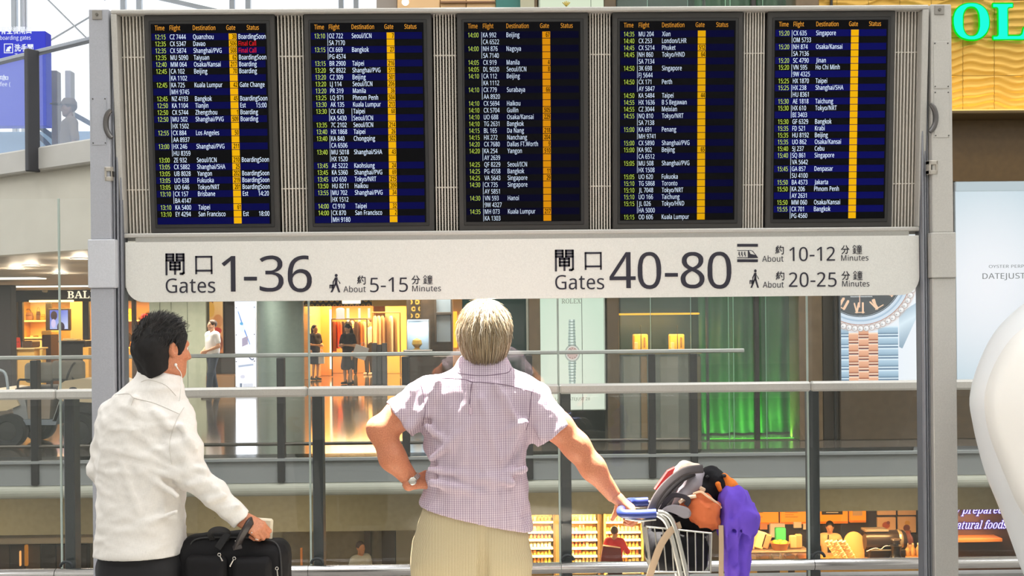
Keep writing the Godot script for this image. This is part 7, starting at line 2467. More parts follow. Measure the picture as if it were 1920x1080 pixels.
# ---------------------------------------------------------------- electric passenger cart behind the far railing
func electric_cart() -> void:
	var d := 14.7
	var t := thing("electric_cart", "cream electric passenger cart with grey seats behind the far railing", "cart", feet(80, d))
	var cream := M(rgb(222, 202, 162), 0.4)
	var grey := M(rgb(132, 128, 118), 0.8)
	var dark := M(rgb(34, 34, 36), 0.6)
	var k := d / FOCAL
	var g: G
	# wheels
	for q in [[18, 793], [152, 797]]:
		for z in [0.0, 0.95]:
			g = G.new()
			var c := P(q[0], q[1], d); c.y = 0.235; c.z -= z
			g.lathe([Vector2(0.0, -0.07), Vector2(0.13, -0.07), Vector2(0.14, -0.09), Vector2(0.22, -0.09), Vector2(0.235, -0.06), Vector2(0.235, 0.06), Vector2(0.22, 0.09), Vector2(0.14, 0.09), Vector2(0.13, 0.07), Vector2(0, 0.07)], 28, Transform3D(Basis(Vector3.RIGHT, PI / 2), c))
			var w := part("tyre", g, dark, t)
			g = G.new(); g.lathe([Vector2(0, 0.09), Vector2(0.04, 0.085), Vector2(0.12, 0.072), Vector2(0.125, 0.06)], 16, Transform3D(Basis(Vector3.RIGHT, PI / 2), c))
			part("hub", g, M(rgb(60, 60, 60), 0.4, 0.4), w)
	# bodywork: rear fender, step, floor, front hood
	var slab2 := func(called: String, pts: Array, deep: float, mt: Material, z := 0.0) -> void:
		var o := PackedVector2Array()
		for q in pts:
			var p := P(q[0], q[1], d); o.append(Vector2(p.x, p.y))
		var s := G.new(); s.slab(o, deep, Transform3D(Basis(), Vector3(0, 0, -d - z)))
		part(called, s, mt, t)
	slab2.call("rear_fender", [[-60, 742], [-20, 730], [12, 736], [30, 748], [36, 760], [12, 770], [-60, 776]], 1.0, cream)
	slab2.call("hood", [[110, 722], [122, 714], [150, 710], [186, 712], [232, 728], [240, 752], [190, 756], [112, 752], [106, 740]], 1.0, cream)
	slab2.call("front_skirt", [[132, 752], [186, 754], [240, 752], [238, 796], [170, 800], [128, 796]], 0.96, dark, 0.06)
	slab2.call("floor_pan", [[30, 787], [100, 787], [112, 752], [118, 754], [104, 797], [30, 797]], 1.0, M(rgb(150, 160, 168), 0.35, 0.4))
	slab2.call("side_panel", [[20, 748], [44, 744], [50, 786], [24, 790]], 0.9, M(rgb(150, 152, 150), 0.5), 0.04)
	slab2.call("seat_box", [[48, 745], [92, 745], [90, 786], [48, 786]], 0.9, M(rgb(150, 136, 118), 0.7), 0.05)
	slab2.call("front_stay", [[98, 790], [106, 790], [118, 752], [112, 748]], 0.05, M(rgb(190, 192, 188), 0.4, 0.2))
	g = G.new(); g.lathe([Vector2(0, 0.006), Vector2(0.05, 0.006), Vector2(0.055, 0.0)], 20, Transform3D(Basis.from_scale(Vector3(1, 0.45, 1)) * Basis(Vector3.RIGHT, PI / 2), P(137, 729, d) + Vector3(0, 0, 0.002)))
	part("emblem", g, M(rgb(30, 34, 40), 0.3), t)
	# seats: two grey backs with rounded tops, cushions
	for q in [[46, 28.5, 702, 683], [101, 31.5, 698, 681]]:
		var f := Field.new()
		f.block(P(q[0], q[2], d) + Vector3(0, 0, -0.5), Vector3(q[1] * k, 0.145, 0.07), 0.06, Basis(), 0.02)
		part("seat_back", f.mesh(0.02), grey, t)
	var f2 := Field.new(); f2.block(P(68, 737, d) + Vector3(0, 0, -0.5), Vector3(0.36, 0.07, 0.42), 0.05, Basis(), 0.02)
	part("seat_cushion", f2.mesh(0.025), M(rgb(44, 46, 54), 0.7), t)
	for x in [28, 92]:
		g = G.new(); g.tube(smooth_path([P(x, 745, d) + Vector3(0, 0, -0.1), P(x, 716, d) + Vector3(0, 0, -0.1), P(x + 6, 713, d) + Vector3(0, 0, -0.15), P(x + 10, 716, d) + Vector3(0, 0, -0.4)], 4), 0.016, 8)
		part("arm_rest", g, dark, t)
	# rear frame, steering wheel and column
	g = G.new(); g.tube(smooth_path([P(-30, 742, d), P(-26, 700, d), P(-10, 694, d), P(10, 700, d), P(16, 740, d)], 4), 0.02, 8)
	part("rear_frame", g, M(rgb(190, 204, 212), 0.3, 0.5), t)
	g = G.new()
	var ring := []
	var sb := Basis(Vector3.BACK, -0.5) * Basis(Vector3.RIGHT, 0.3)
	var sc := P(108, 703, d) + Vector3(0, 0, -0.45)
	for i in 25: ring.append(sc + sb * Vector3(cos(TAU * i / 24) * 0.035, sin(TAU * i / 24) * 0.17, sin(TAU * i / 24) * 0.04 + cos(TAU * i / 24) * 0.16))
	g.tube(ring, 0.016, 8, false); g.tube([sc, P(122, 730, d) + Vector3(0, 0, -0.45)], 0.02, 8)
	part("steering_wheel", g, dark, t)

# ---------------------------------------------------------------- two-storey watch store front at the right
func watch_store() -> void:
	var d := 14.5
	var brown := mottled(rgb(104, 86, 62), rgb(122, 102, 76), 0.3, 0.0, 0.5, 0.04, 22)
	var brown2 := mottled(rgb(88, 72, 50), rgb(102, 84, 60), 0.3, 0.0, 0.5, 0.04, 23)
	var dk := M(rgb(40, 38, 34), 0.4)
	# rear mass of the building
	struct("wall_watch_store", pfl(866, -400, 2500, d + 1.6, 0.3), M(rgb(60, 54, 44), 0.6))
	# piers and panels of the front
	struct("wall_pier_brown", pfl(990, -400, 1013, d, 0.4), brown)
	struct("wall_pier_brown", pfl(1137, -400, 1160, d, 0.4), brown2)
	struct("wall_pier_brown", pfl(1497, -400, 1541, d, 0.5), brown)
	struct("wall_pier_dark", pfl(1541, -400, 1571, d + 0.05, 0.5), M(rgb(56, 48, 38), 0.4))
	struct("trim_13", pfl(1563, -300, 1567, d - 0.06, 0.06), dk)
	struct("trim_14", pfl(986, -300, 990, d - 0.02, 0.1), M(rgb(166, 166, 150), 0.4, 0.3))
	struct("wall_panel_brown", pbox(1575, 213, 2500, 338, d, 0.4), mottled(rgb(96, 72, 36), rgb(108, 82, 44), 0.35, 0.0, 0.6, 0.05, 24))
	struct("wall_base_brown", pfl(1575, 716, 2500, d, 0.4), mottled(rgb(82, 68, 50), rgb(96, 80, 60), 0.25, 0.0, 0.5, 0.05, 25))
	struct("wall_pier_brown", pbox(1759, 338, 1789, 717, d, 0.4), brown2)
	# upper parts over the board: wood panels, teal glass, cream panel, green glass
	for q in [[745, 825, rgb(226, 184, 132)], [826, 874, rgb(214, 172, 122)], [875, 930, rgb(232, 192, 140)]]:
		struct("wall_wood_panel", pbox(q[0], -300, q[1], 60, d + 0.1, 0.2, 0.01), M(q[2], 0.5))
	var g := pbox(826, 2, 928, 5, d + 0.06, 0.06); struct("trim_15", g, M(rgb(132, 96, 66), 0.5))
	g = G.new(); g.lathe([Vector2(0, 0.02), Vector2(0.04, 0.02), Vector2(0.05, 0)], 14, Transform3D(Basis(Vector3.RIGHT, PI / 2), P(760, 4, d + 0.09)))
	single("round_lamp", g, glow(Color(1, 1, 0.97), 1.6), "small round white lamp on the wood panels above the board", "light")
	struct("wall_upper_grey", pbox(706, -300, 744, 60, d + 0.2, 0.2), M(rgb(150, 140, 130), 0.5))
	struct("window_3", pbox(866, -400, 988, 835, d + 0.5, 0.1), M(rgb(28, 62, 56), 0.12))
	struct("wall_upper_teal", pbox(930, -300, 976, 60, d + 0.05, 0.1), M(rgb(60, 120, 112), 0.25))
	struct("wall_upper_sand", pbox(976, -300, 1002, 60, d - 0.03, 0.1), M(rgb(182, 178, 150), 0.5))
	# ---- lit watch poster
	var lp := thing("watch_poster", "tall pale green lit poster of a small steel watch", "poster", P(1073, 768, d))
	part("poster_case", pbox(1013.5, -400, 1132.5, 770, d - 0.02, 0.3, 0.01), M(rgb(180, 190, 176), 0.4), lp)
	var im := Image.create(240, 420, false, Image.FORMAT_RGB8)
	for y in 420:
		for x in 240: im.set_pixel(x, y, Color(0.83, 0.92, 0.83).lerp(Color(0.92, 0.96, 0.88), clampf(y / 420.0 + 0.3 * sin(x / 60.0), 0, 1)))
	var wc := Vector2(120, 208)     # picture pixels: 2 a frame pixel, top at 558
	for s in [-1, 1]:
		for i in 9:
			var y: float = wc.y + s * (34 + i * 11)
			var ww: float = 15.0 - i * 0.4
			for p in 3: im.fill_rect(Rect2i(int(wc.x - ww + p * ww * 0.68), int(y - 4), int(ww * 0.6), 8), [Color(0.7, 0.78, 0.74), Color(0.9, 0.95, 0.92), Color(0.62, 0.7, 0.66)][p])
			im.fill_rect(Rect2i(int(wc.x - ww), int(y + 4), int(ww * 2), 2), Color(0.3, 0.4, 0.38))
	dab(im, wc, Vector2(30, 34), Color(0.56, 0.6, 0.56)); dab(im, wc, Vector2(27, 30), Color(0.9, 0.9, 0.86)); dab(im, wc, Vector2(22, 25), Color(0.82, 0.72, 0.68))
	for i in 12: dab(im, wc + Vector2(cos(TAU * i / 12), sin(TAU * i / 12)) * 19, Vector2(1.8, 1.8), Color(0.5, 0.4, 0.38))
	line_dab(im, wc, wc + Vector2(-5, -13), 2, Color(0.4, 0.32, 0.3)); line_dab(im, wc, wc + Vector2(12, -8), 2, Color(0.4, 0.32, 0.3))
	part("poster_print", pcard(1013.5, 558, 1132.5, 768, d - 0.03), print_mat(im, 0.92), lp)
	part("poster_top", pcard(1013.5, -400, 1132.5, 558, d - 0.031), glow(Color(0.90, 0.95, 0.84), 0.9), lp)
	g = G.new(); fit(g, "ROLEX", 1053, 1089, 569, 8.5, font("Droid Serif", 400), d - 0.03, 0.004); fit(g, "LADY-DATEJUST 28", 1041, 1106, 751, 5.4, font(), d - 0.03, 0.004)
	part("poster_text", g, M(rgb(120, 128, 108), 0.5), lp)
	g = G.new()
	for i in 5: g.tube([P(1062, 12, d - 0.04), P(1055 + i * 3.4, 2 + absf(i - 2.0) * 1.2, d - 0.04)], 0.008, 5)
	part("poster_crown", g, M(rgb(196, 172, 80), 0.4, 0.4), lp)
	for x in [1089, 1108]: part("poster_seam", pbox(x - 0.5, -400 if x == 1108 else 20, x + 0.5, 770 if x == 1089 else 20, d - 0.035, 0.01), M(rgb(60, 70, 60), 0.5), lp)
	area("poster_light", P(1073, 660, d - 0.12), Vector2(0.8, 1.4), 0.5, Color(0.85, 1.0, 0.88), Vector3(0, 0, 1))
	# ---- dark display window with two golden boxes
	struct("wall_window_back", pfl(1160, -400, 1312, d + 1.1, 0.1), M(rgb(36, 52, 40), 0.3))
	var dw := thing("window_4", "", "", P(1235, 840, d)); tag(dw, "", "", "", "structure")
	for q in [[1160, 1217.5], [1218.5, 1293], [1294, 1327]]:
		var p := pcard(q[0], -400, q[1], 840, d)
		part("window_pane", p, pane(Color(0.8, 1.0, 0.9), 0.05), dw)
	for x in [1218, 1293.5]: part("window_edge", pbox(x - 0.6, -400, x + 0.6, 840, d, 0.015), M(rgb(150, 180, 166), 0.2), dw)
	struct("wall_window_plinth", pfl(1160, 664, 1312, d + 0.12, 0.9), M(rgb(96, 92, 80), 0.6))
	for q in [[1168, 1199, rgb(128, 122, 108)], [1201, 1217, rgb(132, 92, 30)], [1237, 1272, rgb(126, 120, 106)], [1300, 1314, rgb(94, 74, 40)]]:
		struct("trim_16", pfl(q[0], 668, q[1], d + 0.09, 0.05), M(q[2], 0.6))
	struct("trim_17", pbox(1150, 658, 1316, 664.5, d + 0.05, 0.8, 0.01), M(rgb(150, 124, 60), 0.4))
	g = pbox(1145, 587, 1312, 590.5, d + 0.2, 0.05, 0.01)
	single("light_line", g, glow(Color(1.0, 0.72, 0.2), 1.4), "thin golden light line across the dark display window", "light")
	area("line_lamp_light", P(1235, 594, d + 0.22), Vector2(1.1, 0.06), 2.2, Color(1.0, 0.8, 0.42), Vector3(0, -1, -0.15))
	for i in 2:
		var x: float = [1202.0, 1270.5][i]
		var bxs := thing("watch_box", ["golden presentation box in the display window beside the brown pier", "golden presentation box in the display window nearer the green drape"][i], "box", P(x, 657, d + 0.3), "golden boxes in the window")
		g = pbox(x - 13, 627, x + 13, 656.5, d + 0.3, 0.2, 0.012); part("box_body", g, M(rgb(240, 186, 66), 0.4), bxs)
		g = pbox(x + 5, 632, x + 8.5, 652, d + 0.29, 0.02, 0.004); part("box_clasp", g, M(rgb(150, 110, 40), 0.4), bxs)
		g = pbox(x - 12, 642, x - 6, 655, d + 0.24, 0.05, 0.004); part("price_card", g, M(rgb(250, 226, 150), 0.5), bxs)
		g = pbox(x - 0.7, 610, x + 0.7, 656.5, d + 0.22, 0.02, 0.004); part("stand", g, M(rgb(60, 54, 40), 0.4, 0.5), bxs)
	g = G.new(); g.lathe(ball(0.075), 20, Transform3D(Basis.from_scale(Vector3(1.2, 0.7, 1)), P(1146, 614, d + 0.5)))
	single("amber_lamp", g, glow(Color(1.0, 0.55, 0.16), 0.8), "blurred amber lamp at the left of the dark display window", "light")
	# ---- green drape, lit from its foot
	var rings := []
	for j in 25:
		var ring := PackedVector3Array()
		for i in 61:
			var px := lerpf(1308, 1500, i / 60.0)
			var wave := 0.055 * sin(i * 0.55 + 0.8 * sin(j * 0.3)) + 0.03 * sin(i * 0.23 + j * 0.22) + 0.02 * sin(j * 0.9 + i * 0.1)
			ring.append(Vector3(X(px, 600, d + 0.9), lerpf(0.02, 7.2, pow(j / 24.0, 1.5)), -d - 0.9 + wave))
		rings.append(ring)
	g = G.new(); g.loft(rings, false)
	single("green_drape", g, M(rgb(16, 78, 36), 0.5), "tall dark green drape behind glass, glowing at its foot", "drape")
	g = pbox(1330, 822, 1494, 826, d + 0.3, 0.06, 0.01)
	single("green_light_strip", g, glow(Color(0.4, 1.0, 0.25), 0.9), "green light strip at the foot of the green drape", "light")
	area("strip_lamp_light", P(1410, 819, d + 0.4), Vector2(1.2, 0.06), 2.6, Color(0.5, 1.0, 0.35), Vector3(0, 0.75, -0.65))
	var gw := thing("window_5", "", "", P(1405, 840, d)); tag(gw, "", "", "", "structure")
	for q in [[1327, 1414], [1423, 1497]]: part("window_pane", pcard(q[0], -400, q[1], 840, d + 0.1), pane(Color(0.85, 1.0, 0.9), 0.05), gw)
	part("window_mullion", pfl(1414, -400, 1423, d + 0.02, 0.1), dk, gw)
	part("window_mullion", pfl(1324, -400, 1328, d + 0.02, 0.1), dk, gw)
	for x in [1364, 1373, 1434]: part("window_edge", pbox(x - 0.8, -400, x + 0.8, 840, d + 0.09, 0.012), M(rgb(128, 168, 140), 0.2), gw)
	struct("trim_18", pfl(1160, 827, 1497, d + 0.02, 0.2), M(rgb(70, 60, 44), 0.4))
	# ---- big watch lightbox
	var wl := thing("watch_lightbox", "big lit picture of a steel and rose gold watch with diamonds", "lightbox", P(1660, 717, d))
	part("lightbox_case", pbox(1576, 339, 1756, 716, d + 0.0, 0.35, 0.01), M(rgb(190, 196, 204), 0.4, 0.3), wl)
	part("lightbox_print", pcard(1576, 340, 1756, 716, d - 0.005), print_mat(watch_picture(), 0.98), wl)
	area("lightbox_light", P(1665, 600, d - 0.1), Vector2(1.1, 1.6), 1.0, Color(0.9, 0.96, 1.0), Vector3(0, 0, 1))
	# ---- pale lightbox at the right edge
	var l2 := thing("pale_lightbox", "large pale blue lit panel with thin grey lettering at the right edge", "lightbox", P(1860, 717, d))
	part("lightbox_case", pbox(1793, 339, 2120, 715.5, d - 0.05, 0.4, 0.01), M(rgb(206, 216, 222), 0.4, 0.2), l2)
	im = Image.create(160, 160, false, Image.FORMAT_RGB8)
	for y in 160:
		for x in 160:
			var f := clampf(Vector2(x - 30, y - 78).length() / 90.0, 0, 1)
			im.set_pixel(x, y, Color(0.97, 0.98, 1.0).lerp(Color(0.78, 0.86, 0.9), f * f))
	part("lightbox_print", pcard(1793, 358, 2118, 716, d - 0.055), print_mat(im, 0.95), l2)
	part("lightbox_header", pcard(1793, 340, 2118, 357, d - 0.055), glow(Color(0.82, 0.88, 0.9), 0.8), l2)
	g = G.new(); fit(g, "OYSTER PERPETUAL", 1854, 1952, 502.5, 5.6, font(), d - 0.055, 0.004); fit(g, "DATEJUST", 1842, 1922, 523, 10.5, font(), d - 0.055, 0.004)
	part("lightbox_text", g, M(rgb(120, 126, 130), 0.5), l2)
	# ---- golden wave wall with lit letters
	var gold := M(rgb(196, 154, 66), 0.38, 0.4)
	var wallp := struct("wall_gold", pbox(1510, -330, 2500, 213, d + 0.05, 0.4), M(rgb(150, 110, 40), 0.5))
	# tiles of pressed metal, each with raised wavy lines
	var tw := 59.0
	var th := 71.0
	for i in 8:
		for j in 6:
			var x0 := 1510 + i * tw
			var y1 := 213 - j * th
			if x0 > 1990: continue
			var tg := G.new()
			var rows := []
			for b in 29:
				var ring := PackedVector3Array()
				for a in 15:
					var u := x0 + 0.4 + (tw - 0.8) * a / 14.0
					var v := y1 - 0.4 - (th - 0.8) * b / 28.0
					var ph := (v + 5.0 * sin(u * 0.045 + j * 0.9) + 2.2 * sin(u * 0.1 + v * 0.02)) / 11.0
					var p := P(u, v, d + 0.02)
					ring.append(Vector3(p.x, p.y, -d - 0.02 + 0.014 * pow(0.5 + 0.5 * sin(ph * TAU * 0.75), 5.0)))
				rows.append(ring)
			tg.loft(rows, false)
			struct("tile", tg, gold, wallp)
	area("wall_washer_light", P(1817, 203, d - 0.45), Vector2(3.4, 0.06), 1.5, Color(1.0, 0.86, 0.5), Vector3(0, 0.86, -0.5))
	var ww := thing("wall_washer_lamp", "slim brown lamp bar under the golden wave wall", "light", P(1817, 212, d - 0.5))
	part("lamp_bar", pbox(1575, 207, 2060, 213, d - 0.5, 0.5, 0.01), M(rgb(96, 74, 36), 0.4), ww)
	part("lamp_strip", pbox(1577, 205, 2058, 207, d - 0.48, 0.06), glow(Color(1.0, 0.86, 0.5), 1.2), ww)
	var sg := thing("green_shop_letters", "big lit green letters mounted on the golden wave wall", "sign", P(1850, 76, d))
	var serif := font("Droid Serif", 700)
	var word := [["R", 1698, 1776], ["O", 1788, 1854], ["L", 1862, 1925], ["E", 1934, 1998], ["X", 2004, 2080]]
	for q in word:
		g = G.new(); fit(g, q[0], q[1], q[2], 74 if q[0] != "O" else 73, 66 if q[0] != "R" else 58, serif, d - 0.06, 0.012)
		part("letter_face", g, glow(Color(0.10, 1.0, 0.86), 1.05), sg)
		# wider green rim behind the face
		var rg := G.new()
		for o in 10:
			var a := TAU * o / 10
			fit(rg, q[0], q[1] + cos(a) * 2.6, q[2] + cos(a) * 2.6, 73.5 + sin(a) * 2.6, 66 if q[0] != "R" else 58, serif, d - 0.06, 0.0004 * o)
		part("letter_rim", rg, glow(Color(0.06, 0.95, 0.12), 0.8), sg)
		rg = pbox((q[1] + q[2]) / 2.0 - 5 if q[0] == "O" else q[1] + 16.0, 67 if q[0] == "O" else 40, (q[1] + q[2]) / 2.0 + 5 if q[0] == "O" else q[1] + 24.0, 73 if q[0] == "O" else 50, d - 0.055, 0.075); part("letter_mount", rg, M(rgb(60, 60, 40), 0.5), sg)

# the printed watch: dial with roman numerals, diamond bezel, bracelet of steel and rose gold
func watch_picture() -> Image:
	var s := 3.0                      # picture pixels for one frame pixel; frame 1575..1757 x 340..717
	var W := int(182 * s); var H := int(377 * s)
	var im := Image.create(W, H, false, Image.FORMAT_RGB8)
	var steel := [Color(0.36, 0.48, 0.58), Color(0.62, 0.74, 0.82), Color(0.88, 0.95, 0.99), Color(0.74, 0.85, 0.92), Color(0.5, 0.62, 0.72)]
	var rose := [Color(0.62, 0.36, 0.26), Color(0.90, 0.66, 0.52), Color(1.0, 0.88, 0.78), Color(0.96, 0.74, 0.60), Color(0.72, 0.46, 0.34)]
	for y in H:
		for x in W: im.set_pixel(x, y, Color(0.90, 0.95, 0.995).lerp(Color(0.97, 0.985, 1.0), clampf(float(x) / W, 0, 1)))
	var F := func(px: float, py: float) -> Vector2: return Vector2((px - 1575) * s, (py - 340) * s)
	# lugs and case side
	for i in 60:
		var f := i / 60.0
		line_dab(im, F.call(1686, 590 + f * 62), F.call(1735 - f * 45, 560 + f * 95), 5, steel[2].lerp(steel[0], absf(f - 0.35) * 0.9))
	# bracelet rows
	var row := func(x0: float, x1: float, y0: float, y1: float, cols: Array) -> void:
		var a: Vector2 = F.call(x0, y0); var b: Vector2 = F.call(x1, y1)
		for y in range(int(a.y), int(b.y)):
			var f := (y - a.y) / (b.y - a.y)
			var c: Color
			if f < 0.12: c = cols[2]
			elif f < 0.55: c = cols[3].lerp(cols[1], (f - 0.12) / 0.43)
			elif f < 0.66: c = cols[1].lerp(cols[4], (f - 0.55) / 0.11)
			elif f < 0.72: c = cols[0]
			elif f < 0.84: c = cols[2]
			else: c = Color(0.2, 0.2, 0.32) if (f > 0.93 and cols == rose) else cols[0].lerp(cols[4], 0.4)
			im.fill_rect(Rect2i(int(maxf(a.x, 0)), y, int(b.x - maxf(a.x, 0)), 1), c)
	for i in 6:
		var y := 612.0 + i * 20.5
		row.call(1520, 1589.5, y, y + 20.5, steel); row.call(1645, 1678 + (5 if i < 5 else 3), y, y + 20.5, steel)
		row.call(1589.5, 1608, y + 12, y + 32.5, rose); row.call(1627, 1645, y + 12, y + 32.5, rose)
		row.call(1608, 1627, y + 2, y + 22.5, rose)
	# case, diamonds, rings, dial
	var c: Vector2 = F.call(1612, 512)
	var z := s * 0.85
	dab(im, c, Vector2(133, 133) * z * 1.0, Color(0.80, 0.55, 0.42))
	dab(im, c, Vector2(131, 131) * z, Color(0.90, 0.90, 0.90))
	for i in 60:
		var a := TAU * i / 60
		var p := c + Vector2(cos(a), sin(a)) * 122.5 * z
		dab(im, p, Vector2(7.2, 7.2) * z, Color(0.66, 0.58, 0.56)); dab(im, p, Vector2(6.2, 6.2) * z, Color(0.93, 0.93, 0.93))
		dab(im, p + Vector2(1.6, -1.4) * z, Vector2(2.4, 2.4) * z, Color(1, 1, 1)); dab(im, p + Vector2(-2, 1.6) * z, Vector2(2, 1.6) * z, Color(0.7, 0.72, 0.74))
	ring_dab(im, c, 113.6 * z, 115 * z, Color(0.7, 0.46, 0.36))
	ring_dab(im, c, 97 * z, 113.6 * z, Color(0.84, 0.90, 0.95))
	ring_dab(im, c, 103 * z, 107 * z, Color(0.68, 0.78, 0.86))
	ring_dab(im, c, 93 * z, 97 * z, Color(0.16, 0.22, 0.26)); ring_dab(im, c, 94.5 * z, 95.4 * z, Color(0.8, 0.84, 0.86))
	ring_dab(im, c, 0, 93 * z, Color(0.30, 0.32, 0.33))
	for i in 12:
		var a := TAU * i / 12 + PI / 2
		var p := c + Vector2(cos(a), sin(a)) * 77 * z
		var u := Vector2(cos(a), sin(a)); var v := Vector2(-u.y, u.x)
		var gold := Color(0.98, 0.82, 0.68)
		var pat := [[-6.0], [-8.0, 4.0], [2.0], [-6.0, 0.0, 6.0], [-4.0, 4.0], [0.0], [-4.0, 4.0], [0.0], [-6.0, 0.0, 6.0], [-5.0, 5.0], [-6.0, 6.0], [6.0]][i] as Array
		for o in pat: line_dab(im, p + v * o * z - u * 10 * z, p + v * o * z + u * 10 * z, 4.5 * z, gold)
		if i in [0, 1, 11, 10, 2]:
			line_dab(im, p + v * 3 * z - u * 10 * z, p + v * 8 * z + u * 10 * z, 4 * z, gold); line_dab(im, p + v * 13 * z - u * 10 * z, p + v * 8 * z + u * 10 * z, 3 * z, gold)
		line_dab(im, p + u * 10 * z - v * 9 * z, p + u * 10 * z + v * 11 * z, 2 * z, gold)
	line_dab(im, c, F.call(1611, 576), 2.2 * s, Color(0.92, 0.74, 0.64))
	for i in 22: line_dab(im, F.call(1594 + i * 1.9, 556), F.call(1594.8 + i * 1.9, 557), 1.2 * s, Color(0.86, 0.88, 0.88))
	return im

# ---------------------------------------------------------------- level below, seen under the slab across the void
func lower_level() -> void:
	var g := G.new()
	g.box2(Vector3(HL, LOWER - 0.3, HB), Vector3(HR, LOWER, HF))
	struct("floor", g, mottled(rgb(120, 112, 100), rgb(138, 130, 118), 0.2, 0.0, 0.5, 0.03, 31))
	var bh := 16.0
	# soffit, bulkhead, lower ceiling
	g = G.new(); g.box2(Vector3(HL, -0.5, -FAR_EDGE - 0.28), Vector3(HR, -0.42, -bh)); struct("ceiling_lower", g, M(rgb(150, 146, 128), 0.7))
	var ob := mottled(rgb(150, 141, 112), rgb(162, 152, 122), 0.6, 0.0, 0.6, 0.05, 32)
	g = G.new()
	g.box2(Vector3(HL, Y(640, 996, bh), -bh - 0.3), Vector3(X(975, 980, bh), -0.42, -bh))
	g.box2(Vector3(X(975, 980, bh), Y(1300, 962, bh), -bh - 0.3), Vector3(HR, -0.42, -bh))
	struct("wall_bulkhead", g, ob)
	g = G.new(); g.box2(Vector3(HL, Y(1300, 962, bh) + 0.02, -bh - 0.3), Vector3(HR, Y(1300, 962, bh) + 0.12, -31.0)); struct("ceiling_lower_back", g, M(rgb(190, 180, 160), 0.7))
	struct("wall_lower_back", pfl_at(-600, 900, 2600, 30.0, 0.3), M(rgb(80, 66, 52), 0.6))
	# lights of the lower level, with their fittings
	var ly := Y(1300, 962, bh) - 0.045
	for x in [-9.0, -4.5, 0.0, 4.5, 8.5]:
		var t := thing("trough_light", "long warm ceiling light over the lower shops", "light", Vector3(x, ly, -19.5), "lights over the lower shops")
		g = G.new(); g.box(Vector3.ZERO, Vector3(2.2, 0.04, 0.3), 0.01); part("light_diffuser", g, glow(Color(1.0, 0.9, 0.72), 1.6), t, true)
		g = G.new(); g.box(Vector3(0, 0.02, 0), Vector3(2.3, 0.03, 0.4), 0.01); part("light_housing", g, M(rgb(200, 196, 188), 0.5), t, true)
		area("trough_lamp_light", Vector3(x, ly - 0.05, -19.5), Vector2(2.2, 0.3), 5.0, Color(1.0, 0.86, 0.66))
	for x in [-8.0, -3.5, 1.0, 5.5]:  # lamps added under the slab to brighten the bulkhead behind
		lamp_panel(Vector3(x, -0.53, -14.4), Vector2(2.4, 0.25), 4.5, Color(1.0, 0.93, 0.78), "narrow added lamp under the slab edge across the void, %s" % ["far left", "left of the older man", "right of the older man", "far right"][[-8.0, -3.5, 1.0, 5.5].find(x)])
	# ---- left part: wall with doors, pillars
	var wd := 23.5
	struct("wall_lower_left", pfl_at(-600, 940, 985, wd, 0.3), mottled(rgb(128, 120, 98), rgb(144, 136, 112), 0.6, 0.0, 0.5, 0.04, 33))
	for q in [[505, 528, rgb(150, 148, 126)], [390, 402, rgb(66, 60, 52)], [682, 694, rgb(78, 66, 52)], [715, 740, rgb(70, 60, 46)], [742, 775, rgb(142, 138, 116)]]:
		struct("trim_19", pfl_at(q[0], 940, q[1], wd - 0.15, 0.15), M(q[2], 0.6))
	var lv := thing("air_grille", "dark louvred air grille on the lower wall behind the black bag", "grille", P(481, 975, wd - 0.05))
	part("grille_frame", pbox(456, 956, 500, 977, wd - 0.04, 0.05), M(rgb(40, 36, 32), 0.6), lv)
	for i in 6: part("slat", pbox(457, 958 + i * 3.2, 499, 959.3 + i * 3.2, wd - 0.06, 0.03), M(rgb(96, 88, 74), 0.5), lv)
	single("wall_box", pbox(601, 968, 606.5, 980, wd - 0.08, 0.08, 0.01), M(rgb(24, 24, 22), 0.4), "small black box on the lower wall", "box")
	single("red_notice", pbox(629, 958, 638, 969, wd - 0.02, 0.02), M(rgb(140, 80, 60), 0.6), "small reddish notice on the lower wall", "notice")
	single("orange_pole", pfl_at(563, 1028, 566.5, 21.5, 0.06), M(rgb(216, 140, 70), 0.5), "slim orange pole on the lower level", "pole")
	figure("person", "person in pale grey shirt on the lower level between the two travellers", {at = Vector3(X(676, 1050, 22.0), LOWER, -22.0), turn = 0.7, tall = 1.74, top = rgb(188, 196, 190), bottom = rgb(70, 68, 66), sleeve = 0.5, hair = rgb(70, 50, 40), skin = rgb(196, 140, 100)})
	# far left: dark opening, cream beam, brown shop row
	struct("trim_20", pbox(-200, 963, 158, 1011, wd - 0.2, 0.2), mottled(rgb(66, 58, 50), rgb(80, 70, 60), 0.5, 0.0, 0.6, 0.05, 34))
	struct("trim_21", pbox(-200, 1010, 178, 1021.5, wd - 0.5, 0.5, 0.02), M(rgb(206, 198, 178), 0.6))
	for i in 6:
		var c: Color = [rgb(92, 74, 54), rgb(70, 58, 46), rgb(104, 86, 62), rgb(60, 52, 44), rgb(84, 68, 52), rgb(56, 48, 42)][i]
		struct("trim_22", pfl_at(-10 + i * 29, 1021, 17 + i * 29, wd - 0.25, 0.2), M(c, 0.6))
	single("amber_tube", pbox(45, 1022, 51, 1062, wd - 0.35, 0.08, 0.02), glow(Color(0.8, 0.5, 0.14), 0.6), "upright amber light behind the lower railing at far left", "light")
	single("flame_lamp", pbox(35.5, 1033, 38.5, 1062, wd - 0.36, 0.06, 0.02), glow(Color(1.0, 0.7, 0.4), 1.0), "thin bright lamp beside the upright amber light", "light")
	# ---- grocery shelves
	var gd := 25.5
	lamp_panel(Vector3(X(1090, 960, gd - 0.9), Y(1090, 955, gd - 0.9), -gd + 0.9), Vector2(2.6, 0.3), 40.0, Color(1.0, 0.86, 0.56), "long warm lamp over the grocery shelves")
